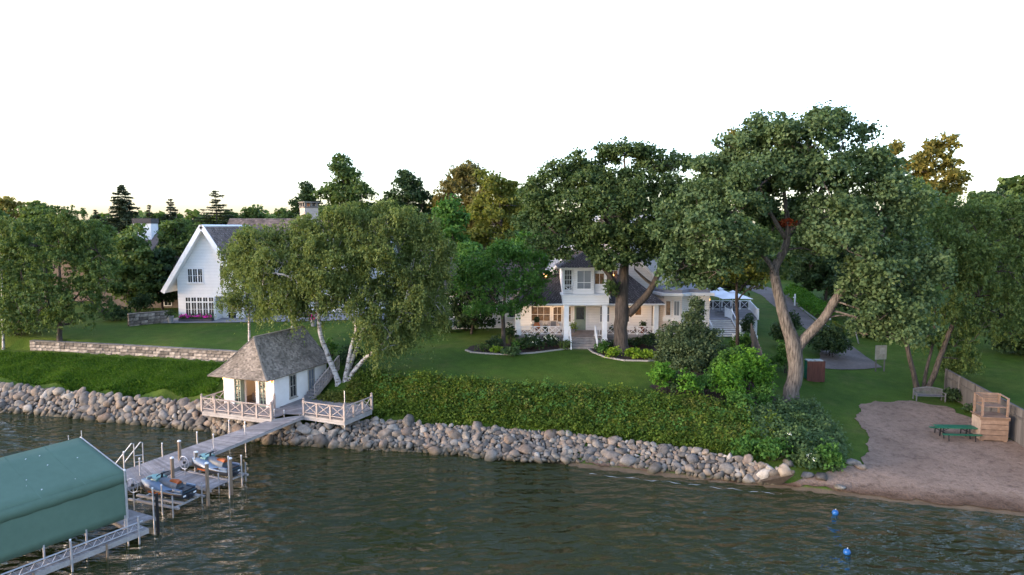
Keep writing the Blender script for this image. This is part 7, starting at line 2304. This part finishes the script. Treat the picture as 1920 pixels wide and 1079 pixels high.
for x in (19.7, 22.45):
    b = MB(); b.beam((x, 66.5, 5.1), (x, 69.3, 6.45), .08, .07); b.build('handrail', M_trim, stw)
    b = MB(); b.bx(x - .06, x + .06, 66.45, 66.57, 4.0, 5.2); b.bx(x - .06, x + .06, 69.2, 69.32, DF, 6.6); b.build('newel_post', M_trim, stw)
    b = MB(); b.beam((x, 66.5, 4.2), (x, 69.3, 5.45), .05, .3); b.build('stringer', M_trim, stw)
def umbrella(label, px, pe, Y, w):
    c = Q(px, pe, Y)
    r = thing('patio_umbrella', label, 'umbrella', (c.x, Y, DF), group='white patio umbrellas')
    h = w / 2
    b = MB()
    top = (c.x, Y, c.z + .62)
    vs = [(c.x - h, Y - h, c.z), (c.x, Y - h, c.z + .05), (c.x + h, Y - h, c.z), (c.x + h, Y, c.z + .05), (c.x + h, Y + h, c.z), (c.x, Y + h, c.z + .05), (c.x - h, Y + h, c.z), (c.x - h, Y, c.z + .05), top]
    b.add(vs, [(i, (i + 1) % 8, 8) for i in range(8)])
    o = b.build('canopy', M_umbrella, r); o.modifiers.new('thick', 'SOLIDIFY').thickness = .02
    b = MB(); b.add([(c.x - .35, Y - .35, c.z + .56), (c.x + .35, Y - .35, c.z + .56), (c.x + .35, Y + .35, c.z + .56), (c.x - .35, Y + .35, c.z + .56), (c.x, Y, c.z + .78)], [(0, 1, 4), (1, 2, 4), (2, 3, 4), (3, 0, 4)]); b.build('vent_cap', M_umbrella, r)
    b = MB(); b.tube([(c.x, Y, DF), (c.x, Y, c.z + .7)], .035, 6); b.build('pole', M_trim, r)
    for i in range(0, 8):
        b = MB(); b.tube([vs[i], (c.x, Y, c.z + .58)], .014, 4); b.build('rib', M_trim, r)
    b = MB(); b.lathe((c.x, Y, DF), [(.35, 0), (.35, .08), (.06, .12)], 10); b.build('base', M_dark_metal, r)
umbrella('rear white umbrella at the left on the raised deck', 1350, 552, 75.6, 2.6)
umbrella('front white umbrella at the right on the raised deck', 1374, 558, 72.6, 3.2)
for k, (x, y, lb) in enumerate(((23.2, 73.3, 'dark metal dining table under the front umbrella'),)):
    r = thing('patio_table', lb, 'table', (x, y, DF))
    b = MB(); b.lathe((x, y, DF + .7), [(.6, 0), (.62, .02), (.6, .04)], 16); b.build('table_top', M_dark_metal, r)
    b = MB(); b.tube([(x, y, DF), (x, y, DF + .7)], .05, 6); b.lathe((x, y, DF), [(.3, 0), (.05, .06)], 8); b.build('pedestal', M_dark_metal, r)
for k, (x, y, rz, lb) in enumerate(((22.2, 73.0, 90, 'grey patio chair left of the deck table'), (24.2, 73.2, -90, 'grey patio chair right of the deck table'), (23.2, 72.2, 180, 'grey patio chair with its back to the stairs'))):
    r = thing('patio_chair', lb, 'chair', (x, y, DF), R(rz), group='patio chairs on the raised deck')
    b = MB(); b.box((0, 0, .42), (.5, .5, .06)); b.build('seat', M_pot, r, local=True)
    b = MB(); b.box((0, -.24, .72), (.5, .05, .55)); b.build('backrest', M_pot, r, local=True)
    for sx in (-1, 1):
        for sy in (-1, 1):
            b = MB(); b.tube([(sx * .22, sy * .22, 0), (sx * .22, sy * .22, .42)], .02, 5); b.build('leg', M_pot, r, local=True)
# gate and picket pieces in front
gt = thing('garden_gate', 'white lattice garden gate beside the slender tree', 'gate', (21.5, 62.6, 4.2))
g0, g1 = P(1392, 640, 4.25), P(1409, 642, 4.2)
g0.z = g1.z = H(g0.x, g0.y) + .05
for p in (g0, g1):
    b = MB(); b.beam(p, p + Z_ * 1.25, .1, .1, up=(1, 0, 0)); b.build('gate_post', M_trim, gt)
for z in (.1, .95):
    b = MB(); b.beam(g0 + Z_ * z, g1 + Z_ * z, .05, .06); b.build('rail', M_trim, gt)
for k in range(4):
    a, c = g0.lerp(g1, k / 4), g0.lerp(g1, (k + 1) / 4)
    b = MB(); b.beam(a + Z_ * .12, c + Z_ * .93, .03, .035); b.build('lattice_bar', M_trim, gt)
    b = MB(); b.beam(c + Z_ * .12, a + Z_ * .93, .03, .035); b.build('lattice_bar', M_trim, gt)
for a, c, lb in (((1374, 638), (1391, 640), 'white picket panel left of the lattice gate'), ((1410, 642), (1419, 643), 'white picket panel right of the lattice gate')):
    pf = thing('picket_panel', lb, 'fence', tuple(P(*a, 4.25)))
    p0, p1 = P(*a, 4.25), P(*c, 4.2)
    p0.z = p1.z = g0.z
    balust(pf, p0, p1, .95, .12)
# wooden fence running down towards the oak
wf = thing('board_fence', 'weathered grey board fence stepping down beside the lane shrubs', 'fence', tuple(Q(1430, 640, 58)))
fa, fb_ = Vector((22.0, 62.3)), Vector((19.9, 53.2))
nb_ = 46
bme = bpy.data.meshes.new('fence_board'); b = MB(); b.box((0, 0, 0), (1, 1, 1)); b.add([(-.5, -.5, .5), (.5, -.5, .5), (.5, .5, .5), (-.5, .5, .5), (0, -.5, .56), (0, .5, .56)], [(0, 1, 4), (2, 3, 5), (1, 2, 5, 4), (3, 0, 4, 5)])
bme.from_pydata(b.v, [], b.f); bme.materials.append(M_fencegrey)
ang = math.atan2(fb_.y - fa.y, fb_.x - fa.x)
for i in range(nb_):
    p = fa.lerp(fb_, (i + .5) / nb_)
    zt = 6.0 - 1.5 * (int(i / 4) * 4 / nb_) + random.uniform(-.02, .02)
    zb = H(p.x, p.y) - .1
    o = bpy.data.objects.new('fence_board', bme); COL.objects.link(o); o.parent = wf
    o.location = Vector((p.x, p.y, (zt + zb) / 2)) - Vector(wf.location)
    o.rotation_euler = (0, 0, ang); o.scale = (.185, .03, zt - zb)
    if i % 11 == 0:
        b = MB(); b.beam((p.x + .08, p.y, zb), (p.x + .08, p.y, zt - .1), .1, .1, up=(1, 0, 0)); b.build('fence_post', M_postwood, wf)
for dz in (.45, 1.35):
    b = MB(); b.beam((fa.x + .06, fa.y, 6.0 - dz), (fb_.x + .06, fb_.y, 4.5 - dz), .05, .1); b.build('fence_rail', M_postwood, wf)
# concrete / board retaining fence of the neighbouring lawn
nf = thing('retaining_fence', 'grey panelled retaining fence along the right side of the beach', 'fence', tuple(G(1860, 790, 1)))
A0, A1 = Vector((36.4, 56.2)), Vector((33.2, 43.2)); A2 = Vector((31.6, 36.7))
def fz(p): return H(p.x, p.y)
L = [A0, A1, A2]
tot = plen(L)
n = 34
pme = bpy.data.meshes.new('fence_panel'); b = MB(); b.box((0, 0, 0), (1, 1, 1)); pme.from_pydata(b.v, [], b.f); pme.materials.append(M_fencegrey)
for i in range(n):
    p, u = polyline_at(L, (i + .5) * tot / n)
    o = bpy.data.objects.new('fence_panel', pme); COL.objects.link(o); o.parent = nf
    zb, zt = .2, 2.95 + .12 * i / n
    o.location = Vector((p.x, p.y, (zb + zt) / 2)) - Vector(nf.location)
    o.rotation_euler = (0, 0, math.atan2(u.y, u.x)); o.scale = (tot / n - .015, .07, zt - zb)
for z in (2.4, 3.03):
    for a, c in ((A0, A1), (A1, A2)):
        b = MB(); off = -.06 if z < 3 else 0
        b.beam((a.x + off, a.y, z), (c.x + off, c.y, z + .04), .16 if z > 3 else .05, .06 if z > 3 else .14); b.build('fence_rail' if z < 3 else 'cap_rail', M_fencegrey, nf)
for i in range(8):
    p, u = polyline_at(L, i * tot / 7.02)
    b = MB(); b.bx(p.x - .17, p.x - .04, p.y - .07, p.y + .07, .2, 3.12); b.build('fence_post', M_fencegrey, nf)

# ------------------------------------------------------------------ beach furniture
# picnic table
g = G(1790, 822, .7)
pt = thing('picnic_table', 'green picnic table with dark metal legs on the sand', 'picnic table', (g.x, g.y, g.z + .04), R(-4))
for k in range(5):
    b = MB(); b.box((0, -.32 + k * .16, .76), (2.45, .145, .045)); b.build('table_plank', M_greenpaint, pt, local=True)
for s in (-1, 1):
    for k in range(2):
        b = MB(); b.box((0, s * (.74 + k * .15), .45), (2.45, .135, .045)); b.build('bench_plank', M_greenpaint, pt, local=True)
    b = MB()
    b.beam((s * .85, -.12, .74), (s * .85, -.26, 0), .07, .07); b.beam((s * .85, .12, .74), (s * .85, .26, 0), .07, .07); b.beam((s * .85, -.9, .41), (s * .85, .9, .41), .06, .06); b.beam((s * .85, -.34, .72), (s * .85, .34, .72), .06, .06)
    b.beam((s * .85, -.82, .42), (s * .85, -.88, 0), .055, .055); b.beam((s * .85, .82, .42), (s * .85, .88, 0), .055, .055)
    b.build('leg_frame', M_dark_metal, pt, local=True)
    b = MB(); b.beam((s * .82, 0, .42), (s * .25, 0, .72), .035, .035); b.build('brace', M_dark_metal, pt, local=True)
# lifeguard stand
g = G(1858, 826, .7)
lg = thing('lifeguard_stand', 'new cedar lifeguard chair on a boarded base beside the picnic table', 'lifeguard chair', (g.x, g.y + .2, g.z), R(-10))
w, d = .82, .62
for k in range(4):
    b = MB(); b.box((0, -d, .30 + k * .36), (2 * w + .02, .045, .33)); b.build('front_board', M_cedar, lg, local=True)
    b = MB(); b.box((0, d, .30 + k * .36), (2 * w + .02, .045, .33)); b.build('back_board', M_cedar, lg, local=True)
for s in (-1, 1):
    b = MB(); b.box((s * (w - .01), 0, .85), (.05, 2 * d - .06, 1.45)); b.build('side_panel', surface('weathered_cedar_%d' % (s + 1), (.27, .22, .185), None, 3, .8), lg, local=True)
    for sy in (-1, 1):
        b = MB(); b.box((s * (w - .12), sy * (d - .1), .1), (.2, .12, .35)); b.build('foot', M_cedar, lg, local=True)
        top = 3.05 if sy > 0 else 2.92
        b = MB(); b.box((s * (w - .07), sy * (d - .07), (1.72 + top) / 2), (.11, .11, top - 1.72)); b.build('post', M_cedar, lg, local=True)
    b = MB(); b.beam((s * (w - .07), -d, 2.96), (s * (w - .07), d, 3.02), .12, .05); b.build('arm_rail', M_cedar, lg, local=True)
for k in range(5):
    b = MB(); b.box((0, -d + .02 + k * .31, 1.68), (2 * w + .12, .28, .06)); b.build('platform_board', M_cedar, lg, local=True)
for k in range(4):
    b = MB(); b.box((0, -d + .25 + k * .24, 2.34), (2 * w - .26, .22, .05)); b.build('seat_board', M_cedar, lg, local=True)
for k in range(4):
    b = MB(); b.box((0, d - .02, 2.48 + k * .17), (2 * w - .26, .04, .15)); b.build('backrest_board', M_cedar, lg, local=True)
b = MB(); b.box((0, -d - .03, 1.58), (2 * w + .16, .05, .18)); b.build('trim_board', M_cedar, lg, local=True)
# bin behind the stand
g = G(1887, 812, .7)
bn_ = thing('litter_bin', 'dull grey bin behind the lifeguard stand', 'bin', tuple(g))
b = MB(); b.lathe(g, [(.26, 0), (.3, .85), (.31, .87)], 12); b.build('drum', M_pot, bn_); b = MB(); b.lathe(g + Vector((0, 0, .875)), [(.32, 0), (.32, .05), (.1, .12)], 12); b.build('lid', M_pot, bn_)
# bench
g = G(1742, 752, 1.0)
be = thing('garden_bench', 'grey slatted bench with an arched back facing the water', 'bench', tuple(g), R(-6))
M_bench = surface('silver_grey_teak', (.15, .157, .165), (.11, .115, .122), 3, .8, fine=.3)
nb_ = 22
for i in range(nb_):
    x = -1.02 + 2.04 * (i + .5) / nb_
    hh = .88 + .17 * math.cos(x / 1.05 * math.pi / 2)
    b = MB(); b.box((x, .3, (.48 + hh) / 2), (.05, .025, hh - .48)); b.build('back_slat', M_bench, be, local=True)
b = MB(); pts = [(-1.08 + 2.16 * k / 10, .3, .89 + .17 * math.cos((-1.08 + 2.16 * k / 10) / 1.08 * math.pi / 2)) for k in range(11)]
for k in range(10): b.beam(pts[k], pts[k + 1], .06, .07)
b.build('top_rail', M_bench, be, local=True)
b = MB(); b.beam((-1.05, .3, .48), (1.05, .3, .48), .05, .06); b.build('lower_rail', M_bench, be, local=True)
for k in range(5):
    b = MB(); b.box((0, -.22 + k * .115, .43), (2.15, .095, .03)); b.build('seat_slat', M_bench, be, local=True)
for s in (-1, 1):
    for y, h in ((-.26, .66), (.3, .92)):
        b = MB(); b.box((s * 1.08, y, h / 2), (.07, .07, h)); b.build('leg', M_bench, be, local=True)
    b = MB(); b.box((s * 1.08, .0, .67), (.08, .68, .035)); b.build('arm', M_bench, be, local=True)
# notice board
g = G(1650, 697, 1.9)
nb2 = thing('notice_board', 'pale square notice board on two posts beside the lane', 'sign', tuple(g), R(8))
for x in (-.42, .42):
    b = MB(); b.box((x, .04, 1.1), (.09, .07, 2.4)); b.build('post', M_fencegrey, nb2, local=True)
b = MB(); b.box((0, 0, 1.75), (1.1, .06, 1.28)); b.build('board', surface('weathered_notice', (.30, .30, .275), (.21, .215, .195), 3, .8, fine=.3), nb2, local=True)
b = MB(); b.box((.14, -.035, 1.9), (.5, .012, .6)); b.build('poster', surface('faded_poster', (.32, .33, .31), (.25, .26, .25), 4, .8), nb2, local=True)
# bin enclosure
g = G(1524, 712, 2.0)
en = thing('bin_enclosure', 'red brown boarded enclosure for bins beside the pale oak', 'enclosure', tuple(g))
for i in range(9):
    b = MB(); b.box((g.x - .65 + i * .165, g.y - .5, g.z + .78), (.155, .04, 1.75)); b.build('board', M_redwood, en)
for i in range(7):
    b = MB(); b.box((g.x + .76, g.y - .42 + i * .165, g.z + .78), (.04, .155, 1.75)); b.build('board', M_redwood, en)
for i, (c1, nm) in enumerate((((.02, .16, .12), 'green'), ((.5, .5, .5), 'white'))):
    x = g.x - .35 + i * .72
    wb_ = thing('wheelie_bin', '%s lidded bin standing in the brown enclosure' % nm, 'bin', (x, g.y, g.z))
    b = MB(); b.box((x, g.y, g.z + .8), (.55, .6, 1.6)); b.build('body', surface('bin_%s' % nm, (.02, .16, .12), None, 3, .5), wb_)
    b = MB(); b.box((x, g.y - .02, g.z + 1.66), (.6, .68, .1)); b.build('lid', surface('bin_lid_%s' % nm, (.26, .29, .29), None, 3, .5), wb_)
# posts beside the lane
for px, py, h, w, lb in ((1490, 574, 1.6, .16, 'white signpost on the grass beside the clipped hedge'), (1556, 600, 1.4, .2, 'white marker post right of the oak limb')):
    g = G(px, py, 4)
    mp_ = thing('marker_post', lb, 'post', tuple(g))
    b = MB(); b.box((g.x, g.y, g.z + h / 2), (w, .12, h)); b.build('post', M_trim, mp_)
    b = MB(); b.box((g.x - .1, g.y - .08, g.z + h * .72), (w * 2.4, .03, .16)); b.build('plate', M_trim, mp_)
g = G(1610, 645, 2.6)
sp_ = thing('leaning_stake', 'pale wooden stake leaning beside the lane', 'stake', tuple(g))
b = MB(); b.tube([g, g + Vector((-.35, .1, 1.3))], .06, 6); b.lathe(g + Vector((-.35, .1, 1.28)), [(.06, 0), (.03, .06)], 6); b.build('pole', M_fascia, sp_)
# kerb of the lane
kb = [tuple(G(px, py, 3).xy) for px, py in ((1478, 553), (1500, 578), (1525, 597), (1555, 617), (1592, 644))]
kr = thing('lane_kerb', 'low dark kerb curving along the right side of the lane', 'kerb', (kb[0][0], kb[0][1], H(*kb[0])))
Lk = [Vector(p) for p in kb]; d0 = 0
while d0 < plen(Lk) - .5:
    (p, u), (q_, _) = polyline_at(Lk, d0), polyline_at(Lk, d0 + .97)
    b = MB(); b.beam((p.x, p.y, H(p.x, p.y) + .06), (q_.x, q_.y, H(q_.x, q_.y) + .06), .18, .22); b.build('kerb_stone', M_kerb, kr)
    d0 += 1.0
# little urn of shrubs on the raised deck side
shrub('potted_conifer', 'dark bushy shrub before the raised deck right of the slender tree', 1402, 632, 14, 48, F_dark, 901, z0=4.3)
shrub('climbing_plant', 'yellow green climbing leaves behind the umbrellas', 1348, 596, 22, 34, F_olive, 902, z0=4.4, Y=79.5)
# shoreline ripple foam and blue bottle
